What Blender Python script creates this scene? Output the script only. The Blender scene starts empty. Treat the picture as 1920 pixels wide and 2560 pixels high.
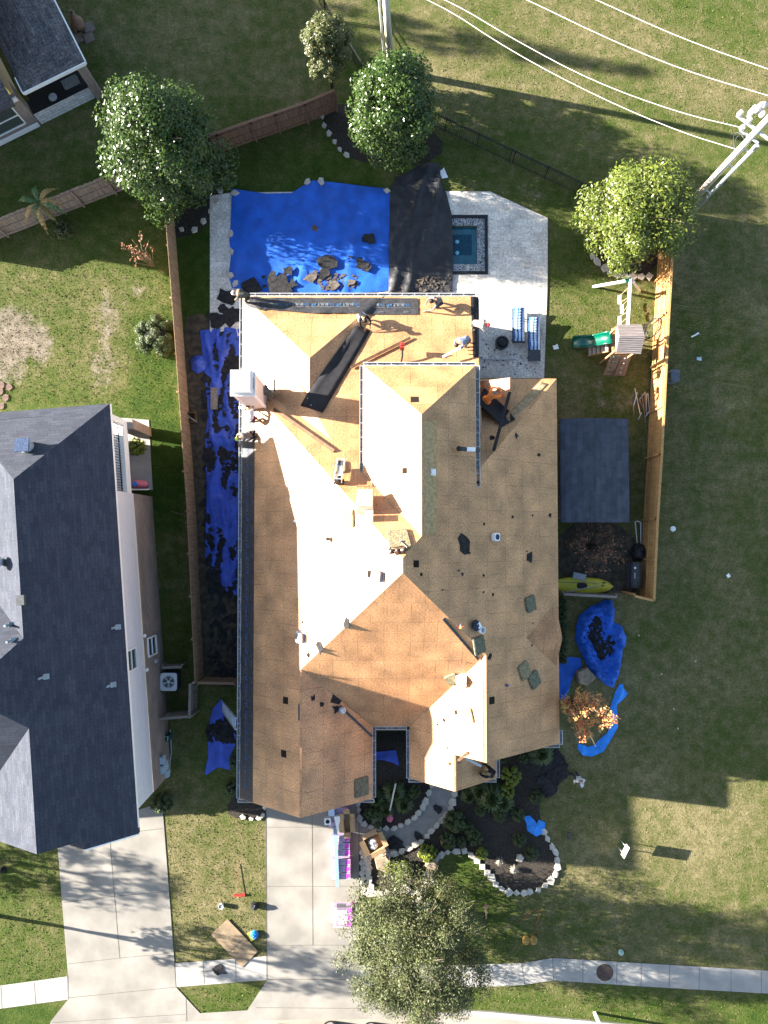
import bpy, bmesh, math, random
import numpy as np
from mathutils import Vector, Matrix, noise
from mathutils.geometry import delaunay_2d_cdt
random.seed(7)
SC = bpy.context.scene
COL = SC.collection
# ---------------------------------------------------------------- camera (drone, 40 m up, almost straight down)
F, HC, TH = 1800.0, 40.0, math.atan(60/1800)
cam = bpy.data.objects.new('camera', bpy.data.cameras.new('camera')); COL.objects.link(cam)
cam.data.sensor_fit = 'HORIZONTAL'; cam.data.sensor_width = 36; cam.data.lens = 36*F/1920
cam.location = (0, 0, HC); cam.rotation_euler = (TH, 0, 0); cam.data.clip_end = 2000
SC.camera = cam
# ---------------------------------------------------------------- light
SUN_EL, SUN_AZ_SLOPE = math.radians(17.4), 0.172
sun_dir = Vector((-math.cos(math.atan(SUN_AZ_SLOPE))*math.cos(SUN_EL), math.sin(math.atan(SUN_AZ_SLOPE))*math.cos(SUN_EL), math.sin(SUN_EL)))
SKY_STRENGTH, SUN_STRENGTH, EXPOSURE = 0.057, 5.0, 2.87
w = bpy.data.worlds.new('World'); SC.world = w; w.use_nodes = True
nt = w.node_tree; bg = nt.nodes['Background']
sky = nt.nodes.new('ShaderNodeTexSky'); sky.sky_type = 'NISHITA'; sky.sun_disc = False
sky.sun_elevation = SUN_EL; sky.sun_rotation = math.atan2(sun_dir.x, sun_dir.y)
nt.links.new(sky.outputs[0], bg.inputs[0]); bg.inputs[1].default_value = SKY_STRENGTH
sl = bpy.data.lights.new('sun', 'SUN'); sl.energy = SUN_STRENGTH; sl.angle = math.radians(0.5); sl.color = (1.0, 0.93, 0.83)
so = bpy.data.objects.new('sun', sl); COL.objects.link(so); so.rotation_euler = (-sun_dir).to_track_quat('-Z', 'Y').to_euler()
SC.view_settings.view_transform = 'Standard'; SC.view_settings.look = 'None'
SC.view_settings.exposure = EXPOSURE; SC.view_settings.gamma = 1
SC.cycles.max_bounces = 5; SC.cycles.diffuse_bounces = 3; SC.cycles.glossy_bounces = 2; SC.cycles.transparent_max_bounces = 6
# ---------------------------------------------------------------- pixel of the 1920x2560 photo -> point at height z
CT, ST = math.cos(TH), math.sin(TH)
def P(u, v, z=0.0):
    x, y = (u-960)/F, (1280-v)/F
    d = Vector((x, y*CT+ST, y*ST-CT)); t = (z-HC)/d.z
    return Vector((d.x*t, d.y*t, z))
def crop(ox, oy, s): return lambda x, y: (ox+x*s, oy+y*s)
def PL(pts, z=0.0): return [P(u, v, z) for u, v in pts]
def A(x, y): return (x*1.15732, y*1.15732)
# ---------------------------------------------------------------- materials
MATS = {}
def mat(name, col, rough=.8, var=.25, scale=6, bump=0, bscale=None, spec=.3, metal=0, col2=None, stretch=None, detail=4, coord='Object'):
    if name in MATS: return MATS[name]
    m = bpy.data.materials.new(name); m.use_nodes = True; n = m.node_tree; b = n.nodes['Principled BSDF']
    b.inputs['Roughness'].default_value = rough; b.inputs['Metallic'].default_value = metal
    b.inputs['Specular IOR Level'].default_value = spec
    tc = n.nodes.new('ShaderNodeTexCoord'); src = tc.outputs[coord]
    if stretch:
        mp = n.nodes.new('ShaderNodeMapping'); mp.inputs['Scale'].default_value = stretch; n.links.new(src, mp.inputs[0]); src = mp.outputs[0]
    nz = n.nodes.new('ShaderNodeTexNoise'); nz.inputs['Scale'].default_value = scale; nz.inputs['Detail'].default_value = detail
    n.links.new(src, nz.inputs['Vector'])
    r = n.nodes.new('ShaderNodeValToRGB')
    c2 = col2 or tuple(min(1, c*(1+var)) for c in col); c1 = col if col2 else tuple(c*(1-var) for c in col)
    r.color_ramp.elements[0].position = .33; r.color_ramp.elements[1].position = .67
    r.color_ramp.elements[0].color = (*c1, 1); r.color_ramp.elements[1].color = (*c2, 1)
    n.links.new(nz.outputs[0], r.inputs[0]); n.links.new(r.outputs[0], b.inputs['Base Color'])
    if bump:
        n2 = n.nodes.new('ShaderNodeTexNoise'); n2.inputs['Scale'].default_value = bscale or scale*3; n2.inputs['Detail'].default_value = 5
        n.links.new(src, n2.inputs['Vector'])
        bp = n.nodes.new('ShaderNodeBump'); bp.inputs['Strength'].default_value = bump; bp.inputs['Distance'].default_value = .03
        n.links.new(n2.outputs[0], bp.inputs['Height']); n.links.new(bp.outputs[0], b.inputs['Normal'])
    MATS[name] = m; return m
def brickmat(name, c1, c2, cm, bw, bh, mortar=.01, rough=.85, bump=.4, off=.5, var=.2, spec=.2, noise_amt=.35, nscale=3, streak=None, coord='UV', fine=60, smooth=.1, rafters=0):
    """courses of sheets / shingles / pavers on the UV map (metres)"""
    m = bpy.data.materials.new(name); m.use_nodes = True; n = m.node_tree; b = n.nodes['Principled BSDF']
    b.inputs['Roughness'].default_value = rough; b.inputs['Specular IOR Level'].default_value = spec
    tc = n.nodes.new('ShaderNodeTexCoord'); br = n.nodes.new('ShaderNodeTexBrick')
    n.links.new(tc.outputs[coord], br.inputs['Vector'])
    for k, v in (('Color1', c1), ('Color2', c2), ('Mortar', cm)): br.inputs[k].default_value = (*v, 1)
    br.inputs['Scale'].default_value = 1; br.inputs['Mortar Size'].default_value = mortar; br.inputs['Mortar Smooth'].default_value = smooth
    br.inputs['Brick Width'].default_value = bw; br.inputs['Row Height'].default_value = bh; br.offset = off
    col = br.outputs['Color']
    def mul(col, scale, amt, stretch=None):
        nz = n.nodes.new('ShaderNodeTexNoise'); nz.inputs['Scale'].default_value = scale; nz.inputs['Detail'].default_value = 5
        v = tc.outputs[coord]
        if stretch:
            mp = n.nodes.new('ShaderNodeMapping'); mp.inputs['Scale'].default_value = stretch; n.links.new(v, mp.inputs[0]); v = mp.outputs[0]
        n.links.new(v, nz.inputs['Vector'])
        mr = n.nodes.new('ShaderNodeMapRange'); mr.inputs[1].default_value = .3; mr.inputs[2].default_value = .7
        mr.inputs[3].default_value = 1-amt; mr.inputs[4].default_value = 1+amt; n.links.new(nz.outputs[0], mr.inputs[0])
        mx = n.nodes.new('ShaderNodeMix'); mx.data_type = 'RGBA'; mx.blend_type = 'MULTIPLY'; mx.inputs[0].default_value = 1
        n.links.new(col, mx.inputs[6]); n.links.new(mr.outputs[0], mx.inputs[7]); return mx.outputs[2], nz
    col, _ = mul(col, nscale, noise_amt*.6)
    col, nz = mul(col, fine, noise_amt, streak)
    if rafters:                                     # faint rows of nails and stains over the rafters
        b2 = n.nodes.new('ShaderNodeTexBrick'); n.links.new(tc.outputs[coord], b2.inputs['Vector']); b2.offset = 0; b2.inputs['Scale'].default_value = 1
        for k, v in (('Color1', 1), ('Color2', 1), ('Mortar', .45)): b2.inputs[k].default_value = (v, v*.98, v*.95, 1)
        b2.inputs['Mortar Size'].default_value = .016; b2.inputs['Brick Width'].default_value = rafters; b2.inputs['Row Height'].default_value = 40; b2.inputs['Mortar Smooth'].default_value = .6
        z2 = n.nodes.new('ShaderNodeTexNoise'); z2.inputs['Scale'].default_value = 1.6; z2.inputs['Detail'].default_value = 6; n.links.new(tc.outputs[coord], z2.inputs['Vector'])
        m2 = n.nodes.new('ShaderNodeMapRange'); m2.inputs[1].default_value = .42; m2.inputs[2].default_value = .62; n.links.new(z2.outputs[0], m2.inputs[0])
        x2 = n.nodes.new('ShaderNodeMix'); x2.data_type = 'RGBA'; x2.blend_type = 'MULTIPLY'; n.links.new(m2.outputs[0], x2.inputs[0]); n.links.new(col, x2.inputs[6]); n.links.new(b2.outputs['Color'], x2.inputs[7]); col = x2.outputs[2]
    n.links.new(col, b.inputs['Base Color'])
    if bump:
        bp = n.nodes.new('ShaderNodeBump'); bp.inputs['Strength'].default_value = bump; bp.inputs['Distance'].default_value = .01
        n.links.new(nz.outputs[0], bp.inputs['Height']); n.links.new(bp.outputs[0], b.inputs['Normal'])
    MATS[name] = m; return m
# ---------------------------------------------------------------- objects
W = {}                                                    # world offset of the local frame of each parent
def off_of(o): return W.get(o.name, Vector((0, 0, 0)))
def tag(o, label=None, cat=None, group=None, kind=None):
    if label: o['label'] = label
    if cat: o['category'] = cat
    if group: o['group'] = group
    if kind: o['kind'] = kind
    return o
def thing(name, label, cat, loc=(0, 0, 0), group=None, rot=None, local=False):
    o = bpy.data.objects.new(name, None); COL.objects.link(o); o.empty_display_size = .2
    o.location = loc
    if rot is not None: o.rotation_euler = rot if not isinstance(rot, (int, float)) else (0, 0, rot)
    W[o.name] = Vector((0, 0, 0)) if (local or rot is not None) else Vector(loc)
    return tag(o, label, cat, group)
class MB:
    def __init__(s): s.v, s.f, s.uv, s.mi = [], [], {}, []
    def add(s, vs, fs):
        o = len(s.v); s.v += [tuple(v) for v in vs]; s.f += [tuple(i+o for i in f) for f in fs]; return s
    def face(s, vs, uv=None):
        o = len(s.v); s.v += [tuple(v) for v in vs]; s.f.append(tuple(range(o, o+len(vs))))
        if uv: s.uv[len(s.f)-1] = uv
        return s
    def box(s, c, size, rz=0, M=None):
        c = Vector(c); hx, hy, hz = size[0]/2, size[1]/2, size[2]/2; R = M or Matrix.Rotation(rz, 3, 'Z')
        vs = [c+R@Vector((x, y, z)) for x in (-hx, hx) for y in (-hy, hy) for z in (-hz, hz)]
        return s.add(vs, [(0, 1, 3, 2), (4, 6, 7, 5), (0, 4, 5, 1), (2, 3, 7, 6), (0, 2, 6, 4), (1, 5, 7, 3)])
    def beam(s, p, q, wd, ht, up=(0, 0, 1)):
        p, q = Vector(p), Vector(q); d = (q-p).normalized(); u = Vector(up)
        if abs(d.dot(u)) > .98: u = Vector((0, 1, 0))
        a = d.cross(u).normalized(); b = a.cross(d); vs = []
        for e in (p, q):
            for x, y in ((-1, -1), (1, -1), (1, 1), (-1, 1)): vs.append(e+a*x*wd/2+b*y*ht/2)
        return s.add(vs, [(3, 2, 1, 0), (4, 5, 6, 7), (0, 1, 5, 4), (1, 2, 6, 5), (2, 3, 7, 6), (3, 0, 4, 7)])
    def cyl(s, p, q, r, r2=None, n=10, cap=True):
        p, q = Vector(p), Vector(q); r2 = r if r2 is None else r2; d = (q-p).normalized()
        a = d.cross(Vector((0, 0, 1)) if abs(d.z) < .95 else Vector((1, 0, 0))).normalized(); b = d.cross(a)
        vs = [e+(a*math.cos(t)+b*math.sin(t))*rr for e, rr in ((p, r), (q, r2)) for t in [2*math.pi*i/n for i in range(n)]]
        fs = [(i, (i+1) % n, n+(i+1) % n, n+i) for i in range(n)]
        if cap: fs += [tuple(range(n))[::-1], tuple(range(n, 2*n))]
        return s.add(vs, fs)
    def tube(s, pts, r, n=6):
        pts = [Vector(p) for p in pts]; vs, fs = [], []
        for i, p in enumerate(pts):
            d = (pts[min(i+1, len(pts)-1)]-pts[max(i-1, 0)]).normalized()
            a = d.cross(Vector((0, 0, 1)) if abs(d.z) < .95 else Vector((1, 0, 0))).normalized(); b = d.cross(a)
            rr = r[i] if isinstance(r, (list, tuple)) else r
            vs += [p+(a*math.cos(2*math.pi*k/n)+b*math.sin(2*math.pi*k/n))*rr for k in range(n)]
        for i in range(len(pts)-1):
            fs += [(i*n+k, i*n+(k+1) % n, (i+1)*n+(k+1) % n, (i+1)*n+k) for k in range(n)]
        fs += [tuple(range(n))[::-1], tuple(range(len(vs)-n, len(vs)))]
        return s.add(vs, fs)
    def lathe(s, c, prof, n=14):
        c = Vector(c); vs = [c+Vector((r*math.cos(2*math.pi*k/n), r*math.sin(2*math.pi*k/n), z)) for r, z in prof for k in range(n)]; m = len(prof)
        fs = [(i*n+k, i*n+(k+1) % n, (i+1)*n+(k+1) % n, (i+1)*n+k) for i in range(m-1) for k in range(n)]
        fs += [tuple(range(n))[::-1], tuple(range((m-1)*n, m*n))]
        return s.add(vs, fs)
    def prism(s, poly, z0, z1):
        n = len(poly); a = sum(poly[i][0]*poly[(i+1) % n][1]-poly[(i+1) % n][0]*poly[i][1] for i in range(n))
        if a < 0: poly = poly[::-1]
        vs = [(p[0], p[1], z0) for p in poly]+[(p[0], p[1], z1) for p in poly]
        return s.add(vs, [tuple(range(n))[::-1], tuple(range(n, 2*n))]+[(i, (i+1) % n, n+(i+1) % n, n+i) for i in range(n)])
    def ell(s, c, r, nu=10, nv=6, zmin=-1, jit=0):
        c = Vector(c); vs, fs = [], []
        for j in range(nv+1):
            z = zmin+(1-zmin)*j/nv; z = max(-1, min(1, z)); q = math.sqrt(max(0, 1-z*z))+.001
            for i in range(nu):
                t = 2*math.pi*i/nu; k = 1+random.uniform(-jit, jit)
                vs.append(c+Vector((r[0]*q*math.cos(t)*k, r[1]*q*math.sin(t)*k, r[2]*z*k)))
        fs = [(j*nu+i, j*nu+(i+1) % nu, (j+1)*nu+(i+1) % nu, (j+1)*nu+i) for j in range(nv) for i in range(nu)]
        fs += [tuple(range(nu))[::-1], tuple(range(nv*nu, (nv+1)*nu))]
        return s.add(vs, fs)
    def build(s, name, m, parent=None, smooth=False, loc=None):
        me = bpy.data.meshes.new(name); off = off_of(parent) if parent else Vector(loc or (0, 0, 0))
        me.from_pydata([tuple(Vector(v)-off) for v in s.v], [], s.f)
        if s.uv:
            ul = me.uv_layers.new(name='UVMap')
            for pi, uvs in s.uv.items():
                for li, uv in zip(me.polygons[pi].loop_indices, uvs): ul.data[li].uv = uv
        for x in (m if isinstance(m, (list, tuple)) else [m]): me.materials.append(x)
        for pi, k in s.mi: me.polygons[pi].material_index = k
        me.validate(); me.update()
        if smooth: me.polygons.foreach_set('use_smooth', [True]*len(me.polygons))
        o = bpy.data.objects.new(name, me); COL.objects.link(o)
        if parent: o.parent = parent
        elif loc: o.location = loc
        W[o.name] = off
        return o
def top(mb, name, label, cat, m, loc, group=None, kind=None, smooth=False):
    return tag(mb.build(name, m, loc=loc, smooth=smooth), label, cat, group, kind)
def copy_tree(o, loc=None, rz=None, label=None, parent=None):
    c = o.copy(); COL.objects.link(c)
    if parent: c.parent = parent
    if loc is not None: c.location = loc
    if rz is not None: c.rotation_euler = (o.rotation_euler.x, o.rotation_euler.y, rz)
    if label: c['label'] = label
    for ch in list(o.children): copy_tree(ch, parent=c)
    return c
def uvz(poly): return [(p[0], p[1]) for p in poly]
def flat(name, px, z, m, kind='structure', thick=None, label=None, cat=None, zbase=0):
    pts = PL(px, z); mb = MB()
    if thick:
        mb.prism([(p.x, p.y) for p in pts], z-thick, z)
        for i, f in enumerate(mb.f): mb.uv[i] = [(mb.v[k][0], mb.v[k][1]) for k in f]
    else: mb.face(pts if area2(pts) > 0 else pts[::-1]); mb.uv[0] = [(mb.v[k][0], mb.v[k][1]) for k in mb.f[0]]
    o = mb.build(name, m); return tag(o, label, cat, kind=kind)
def area2(p): return sum(p[i][0]*p[(i+1) % len(p)][1]-p[(i+1) % len(p)][0]*p[i][1] for i in range(len(p)))
def resample(pts, step, closed=True):
    out = []; n = len(pts)
    for i in range(n if closed else n-1):
        a, b = Vector(pts[i]), Vector(pts[(i+1) % n]); k = max(1, int((b-a).length/step))
        out += [a.lerp(b, j/k) for j in range(k)]
    if not closed: out.append(Vector(pts[-1]))
    return out
def smooth_poly(pts, it=2, closed=True):
    for _ in range(it):
        n = len(pts); out = [] if closed else [pts[0]]
        for i in range(n if closed else n-1):
            a, b = pts[i], pts[(i+1) % n]; out += [a.lerp(b, .25), a.lerp(b, .75)]
        if not closed: out.append(pts[-1])
        pts = out
    return pts
def inside(p, poly):
    x, y = p[0], p[1]; c = False; n = len(poly)
    for i in range(n):
        a, b = poly[i], poly[i-1]
        if (a[1] > y) != (b[1] > y) and x < (b[0]-a[0])*(y-a[1])/(b[1]-a[1])+a[0]: c = not c
    return c
def sheet_mesh(poly, res, zf):
    """triangulated sheet inside a world XY outline, zf(x, y, edge_distance) gives its height"""
    b = resample([Vector((p[0], p[1])) for p in poly], res); n = len(b)
    x0, x1 = min(p.x for p in b), max(p.x for p in b); y0, y1 = min(p.y for p in b), max(p.y for p in b)
    seg = np.array([[p.x, p.y] for p in b]); vs = list(b); y = y0
    while y < y1:
        x = x0
        while x < x1:
            q = Vector((x+random.uniform(-.3, .3)*res, y+random.uniform(-.3, .3)*res))
            if inside(q, b) and np.min(np.hypot(seg[:, 0]-q.x, seg[:, 1]-q.y)) > res*.5: vs.append(q)
            x += res
        y += res*.9
    r = delaunay_2d_cdt(vs, [], [list(range(n))], 1, 1e-5)
    out = []
    for p in r[0]:
        d = float(np.min(np.hypot(seg[:, 0]-p.x, seg[:, 1]-p.y))); out.append((p.x, p.y, zf(p.x, p.y, d)))
    mb = MB(); fs = []
    for f in r[2]:
        if area2([r[0][k] for k in f]) < 0: f = f[::-1]
        fs.append(f)
    mb.add(out, fs); return mb
def fold(x, y, amp, ang=0, k=1.2, seed=0):
    c, s = math.cos(ang), math.sin(ang); u, v = x*c+y*s, -x*s+y*c
    q = Vector((u*k*.25+seed, v*k+seed*2, seed)); a = 1-abs(noise.noise(q))*2.2
    r = Vector((x*k*2.1+seed, y*k*2.1, seed+3)); bb = 1-abs(noise.noise(r))*2.5
    return amp*(max(0, a)**3*.9+max(0, bb)**3*.35+.3*noise.noise(Vector((x*.6, y*.6, seed))))
def sheet(name, label, cat, px, m, z=.03, res=.16, amp=.06, ang=0, k=1.2, seed=0, rim=0, group=None, zf=None, kind=None, smooth=True):
    pts = PL(px, z) if not isinstance(px[0], Vector) else px
    f = zf or (lambda x, y, d: z+max(0, fold(x, y, amp, ang, k, seed))*min(1, .35+d*2.5)+rim*math.exp(-(d-.22)**2/.03))
    mb = sheet_mesh([(p.x, p.y) for p in pts], res, f); c = sum((Vector(p) for p in pts), Vector())/len(pts); c.z = 0
    return top(mb, name, label, cat, m, c, group, kind, smooth)
def blob_poly(cx, cy, r, n=9, jit=.35, sx=1, rot=0):
    out = []
    for i in range(n):
        t = 2*math.pi*i/n; q = r*(1+random.uniform(-jit, jit)); x, y = q*math.cos(t)*sx, q*math.sin(t)
        out.append(Vector((cx+x*math.cos(rot)-y*math.sin(rot), cy+x*math.sin(rot)+y*math.cos(rot))))
    return out

def rrect(w_, h_, c): return [Vector(q) for q in ((-w_/2+c, -h_/2), (w_/2-c, -h_/2), (w_/2-c*.3, -h_/2+c*.3), (w_/2, -h_/2+c), (w_/2, h_/2-c), (w_/2-c*.3, h_/2-c*.3), (w_/2-c, h_/2), (-w_/2+c, h_/2), (-w_/2+c*.3, h_/2-c*.3), (-w_/2, h_/2-c), (-w_/2, -h_/2+c), (-w_/2+c*.3, -h_/2+c*.3))]
# ================================================================ materials used all over
OSB = brickmat('osb', (.455, .237, .106), (.385, .194, .085), (.23, .12, .055), 2.44, 1.22, .010, rafters=.61, rough=.48, spec=.48, bump=.22, noise_amt=.5, nscale=.9, streak=(1, 2.2, 1), fine=11, smooth=.3)
SHING = brickmat('roof_shingle', (.051, .056, .072), (.035, .040, .055), (.026, .031, .047), .5, .16, .007, rough=.95, bump=.2, noise_amt=.22, nscale=1.5, off=.37, fine=14)
SHING_B = brickmat('brown_roof_shingle', (.115, .105, .105), (.060, .060, .068), (.035, .034, .036), .55, .17, .009, rough=.92, bump=.35, noise_amt=.5, nscale=2, off=.37, fine=9)
SHED_R = brickmat('shed_shingle', (.066, .071, .087), (.048, .053, .067), (.036, .04, .05), .9, .3, .006, rough=.93, bump=.3, noise_amt=.35, nscale=2, off=.37)
BRICK = brickmat('brick', (.30, .225, .18), (.21, .165, .14), (.25, .225, .2), .22, .075, .008, noise_amt=.3, nscale=1)
STONEB = brickmat('white_stone_block', (.62, .62, .6), (.5, .5, .5), (.25, .25, .25), .45, .2, .012, noise_amt=.3)
TRAV = brickmat('travertine', (.62, .575, .51), (.52, .47, .41), (.34, .30, .26), .61, .405, .005, rough=.7, noise_amt=.3, nscale=1.2, off=.41, fine=8)
CONC = mat('concrete', (.225, .208, .182), rough=.9, var=.2, scale=.7, bump=.15, bscale=40, detail=11)
CONC2 = mat('pale_concrete', (.29, .275, .25), rough=.9, var=.10, scale=1.5, bump=.12, bscale=40, detail=8)
JOINT = mat('dark_joint', (.09, .082, .07), var=.3)
MULCH = mat('mulch', (.012, .011, .010), rough=1, col2=(.06, .047, .036), scale=22, bump=1, bscale=30)
SOIL = mat('soil', (.030, .026, .019), rough=1, col2=(.088, .070, .047), scale=3.2, bump=.9, bscale=24, detail=9)
SAND = mat('sand_patch', (.11, .09, .062), rough=1, col2=(.21, .178, .135), scale=1.8, bump=.8, bscale=9, detail=8)
WHITE = mat('white_paint', (.78, .77, .75), rough=.5, var=.04)
WHITEM = mat('white_metal', (.52, .53, .54), rough=.35, var=.05, spec=.5)
STEEL = mat('steel', (.45, .46, .47), rough=.35, var=.1, metal=.7)
TROUGH = mat('gutter_trough', (.20, .19, .18), rough=.7, var=.5, scale=8)
SIDING = brickmat('white_siding', (.66, .65, .66), (.62, .61, .62), (.45, .45, .46), 3.6, .2, .004, rough=.7, noise_amt=.06)
BEIGE = mat('beige_siding', (.50, .37, .25), var=.08)
BLACK = mat('black', (.014, .014, .016), rough=.55, var=.3)
HOLE = mat('hole_dark', (.012, .008, .005), rough=1, var=.3)
FELT = mat('black_underlayment', (.034, .033, .036), rough=.62, var=.3, scale=5, bump=.35, bscale=9, spec=.3)
MEMB = mat('rubber_membrane', (.017, .016, .018), rough=.7, var=.25, scale=3, spec=.25)
INK_W = mat('ink_grey', (.15, .16, .175), var=.05); INK_B = mat('ink_blue', (.03, .085, .17), var=.05)
BLUE = mat('blue_tarp', (.010, .095, .46), rough=.58, var=.22, scale=1.4, bump=.25, bscale=14, spec=.4)
BLUE2 = mat('bright_blue_tarp', (.02, .21, .66), rough=.42, var=.2, scale=2, bump=.25, bscale=14, spec=.4)
BLUE3 = mat('violet_blue_tarp', (.040, .082, .42), rough=.45, var=.25, scale=1.6, bump=.3, bscale=12, spec=.35)
BTARP = mat('black_tarp', (.022, .022, .024), rough=.5, var=.35, scale=1.5, bump=.3, bscale=10, spec=.4)
SCRAP = mat('shingle_scrap', (.034, .032, .032), rough=.95, var=.4, scale=14, bump=.5)
SCRAPB = mat('shingle_back', (.10, .085, .07), rough=.95, var=.4, scale=9, bump=.5)
WOOD = mat('cedar_wood', (.30, .165, .075), rough=.85, var=.3, scale=2.2, stretch=(7, 7, .5), bump=.2, detail=6)
WOODG = mat('weathered_wood', (.13, .105, .085), rough=.9, col2=(.29, .25, .21), scale=2.5, stretch=(7, 7, .5), bump=.3, detail=6)
WOODR = mat('redwood', (.19, .11, .07), rough=.85, var=.3, scale=2.2, stretch=(7, 7, .5), bump=.2)
PLY = mat('plywood', (.16, .125, .085), rough=.9, col2=(.27, .19, .11), scale=2.4, bump=.2)
PAD = mat('foam_pad', (.20, .17, .10), rough=1, var=.35, scale=9, bump=.7, bscale=14)
PADG = mat('green_foam_pad', (.125, .125, .085), rough=1, var=.35, scale=9, bump=.7, bscale=14)
LUMBER = mat('brown_lumber', (.12, .065, .035), var=.3, scale=4)
CARD = mat('cardboard', (.36, .23, .12), var=.12)
PAPER = mat('paper_bag', (.52, .40, .28), var=.15, scale=4)
LIME = mat('limestone', (.42, .385, .33), rough=.9, var=.22, scale=5, bump=.5)
BOULD = mat('boulder', (.25, .19, .13), rough=.95, var=.3, scale=4, bump=.8)
RED = mat('red_plastic', (.42, .035, .025), rough=.4, var=.1); PINK = mat('pink_plastic', (.62, .16, .22), rough=.45, var=.1)
ORANGE = mat('hi_vis_orange', (.95, .24, .05), rough=.9, var=.08); GREENP = mat('green_plastic', (.0, .075, .045), rough=.2, var=.15, spec=.7)
YELLOW = mat('yellow_plastic', (.50, .43, .04), rough=.45, var=.12, scale=3)
GREY = mat('grey_plastic', (.30, .31, .32), var=.12); DGREY = mat('dark_grey', (.06, .065, .07), rough=.7, var=.25)
LEAF = mat('magnolia_leaf', (.014, .035, .005), rough=.27, col2=(.050, .082, .014), scale=5, spec=.3)
LEAF3 = mat('bright_evergreen_leaf', (.036, .060, .008), rough=.42, col2=(.122, .145, .018), scale=4, spec=.35)
LEAFO = mat('olive_leaf', (.032, .042, .014), rough=.5, col2=(.088, .098, .038), scale=3, spec=.2)
LEAFD = mat('brownish_evergreen_leaf', (.036, .052, .013), rough=.38, col2=(.10, .10, .034), scale=4, spec=.3)
LEAFB = mat('boxwood_leaf', (.022, .038, .010), rough=.5, col2=(.06, .082, .02), scale=6)
LEAFY = mat('bright_shrub_leaf', (.065, .098, .006), rough=.5, col2=(.17, .19, .018), scale=6)
LEAFR = mat('autumn_leaf', (.42, .09, .05), rough=.6, col2=(.55, .33, .09), scale=3)
LEAFRB = mat('dry_red_leaf', (.20, .055, .03), rough=.7, col2=(.26, .14, .06), scale=3)
LIRI = mat('strap_grass', (.022, .042, .012), rough=.55, col2=(.062, .085, .025), scale=8)
BARK = mat('bark', (.10, .075, .055), rough=.95, var=.35, scale=8, bump=.8)
TWIG = mat('pale_twig', (.16, .125, .09), var=.3, scale=8)
POLE = mat('utility_pole_wood', (.44, .40, .33), rough=.8, var=.15, scale=3, stretch=(6, 6, .6), bump=.2)
GALV = mat('galvanised', (.55, .58, .6), rough=.35, var=.1, metal=.5)
GLASS = mat('window_glass', (.06, .075, .07), rough=.08, var=.1, spec=.8)
TEAL = mat('pool_water', (.015, .10, .14), rough=.06, var=.2, scale=2, spec=.7)
TEALD = mat('deep_pool_floor', (.006, .045, .075), rough=.2, var=.2)
SPAT = mat('spa_tile', (.03, .035, .04), rough=.25, col2=(.34, .36, .37), scale=14, spec=.6, detail=1)
SKIN = mat('skin', (.30, .17, .11), rough=.6, var=.1); HAIR = mat('dark_hair', (.012, .009, .007), rough=.6, var=.2)
def cloth(n, c): return mat('cloth_'+n, c, rough=.95, var=.18, scale=9)
# ================================================================ ground: one lawn sheet out to the horizon
GR = bpy.data.materials.new('lawn_grass'); GR.use_nodes = True
n = GR.node_tree; b = n.nodes['Principled BSDF']; b.inputs['Roughness'].default_value = .95; b.inputs['Specular IOR Level'].default_value = .12
geo = n.nodes.new('ShaderNodeNewGeometry'); at = n.nodes.new('ShaderNodeAttribute'); at.attribute_name = 'dry'
def gn(scale, det, rough=.55, stretch=None):
    z = n.nodes.new('ShaderNodeTexNoise'); z.inputs['Scale'].default_value = scale; z.inputs['Detail'].default_value = det; z.inputs['Roughness'].default_value = rough
    v = geo.outputs['Position']
    if stretch:
        mp = n.nodes.new('ShaderNodeMapping'); mp.inputs['Scale'].default_value = stretch; mp.inputs['Rotation'].default_value = (0, 0, .5); n.links.new(v, mp.inputs[0]); v = mp.outputs[0]
    n.links.new(v, z.inputs['Vector']); return z.outputs[0]
def mth(op, a, c, clamp=False):
    q = n.nodes.new('ShaderNodeMath'); q.operation = op; q.use_clamp = clamp
    for i, v in enumerate((a, c)):
        if isinstance(v, (int, float)): q.inputs[i].default_value = v
        else: n.links.new(v, q.inputs[i])
    return q.outputs[0]
big, mid, fin, blade = gn(.22, 5, .6), gn(1.7, 6, .65), gn(7.5, 6, .7), gn(17, 4, .75)
s1 = mth('ADD', mth('MULTIPLY', mth('SUBTRACT', big, .5), 1.1), mth('MULTIPLY', mth('SUBTRACT', mid, .5), 1.3))
s2 = mth('ADD', s1, mth('MULTIPLY', mth('SUBTRACT', fin, .5), 1.2))
drf = mth('ADD', s2, at.outputs['Fac'], True)
ramp = n.nodes.new('ShaderNodeValToRGB'); e = ramp.color_ramp.elements
e[0].position, e[0].color = 0, (.024, .050, .006, 1); e[1].position, e[1].color = 1, (.185, .157, .078, 1)
for p, c in ((.3, (.046, .070, .011, 1)), (.55, (.080, .088, .026, 1)), (.8, (.132, .116, .052, 1))): x = e.new(p); x.color = c
n.links.new(drf, ramp.inputs[0])
mr = n.nodes.new('ShaderNodeMapRange'); mr.inputs[1].default_value, mr.inputs[2].default_value, mr.inputs[3].default_value, mr.inputs[4].default_value = .3, .7, .55, 1.4
n.links.new(blade, mr.inputs[0])
mx = n.nodes.new('ShaderNodeMix'); mx.data_type = 'RGBA'; mx.blend_type = 'MULTIPLY'; mx.inputs[0].default_value = 1
at2 = n.nodes.new('ShaderNodeAttribute'); at2.attribute_name = 'bare'
bm = n.nodes.new('ShaderNodeMapRange'); bm.inputs[1].default_value = .38; bm.inputs[2].default_value = .78
n.links.new(mth('ADD', at2.outputs['Fac'], mth('ADD', mth('MULTIPLY', mth('SUBTRACT', mid, .5), 1.3), mth('MULTIPLY', mth('SUBTRACT', fin, .5), .7))), bm.inputs[0])
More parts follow.
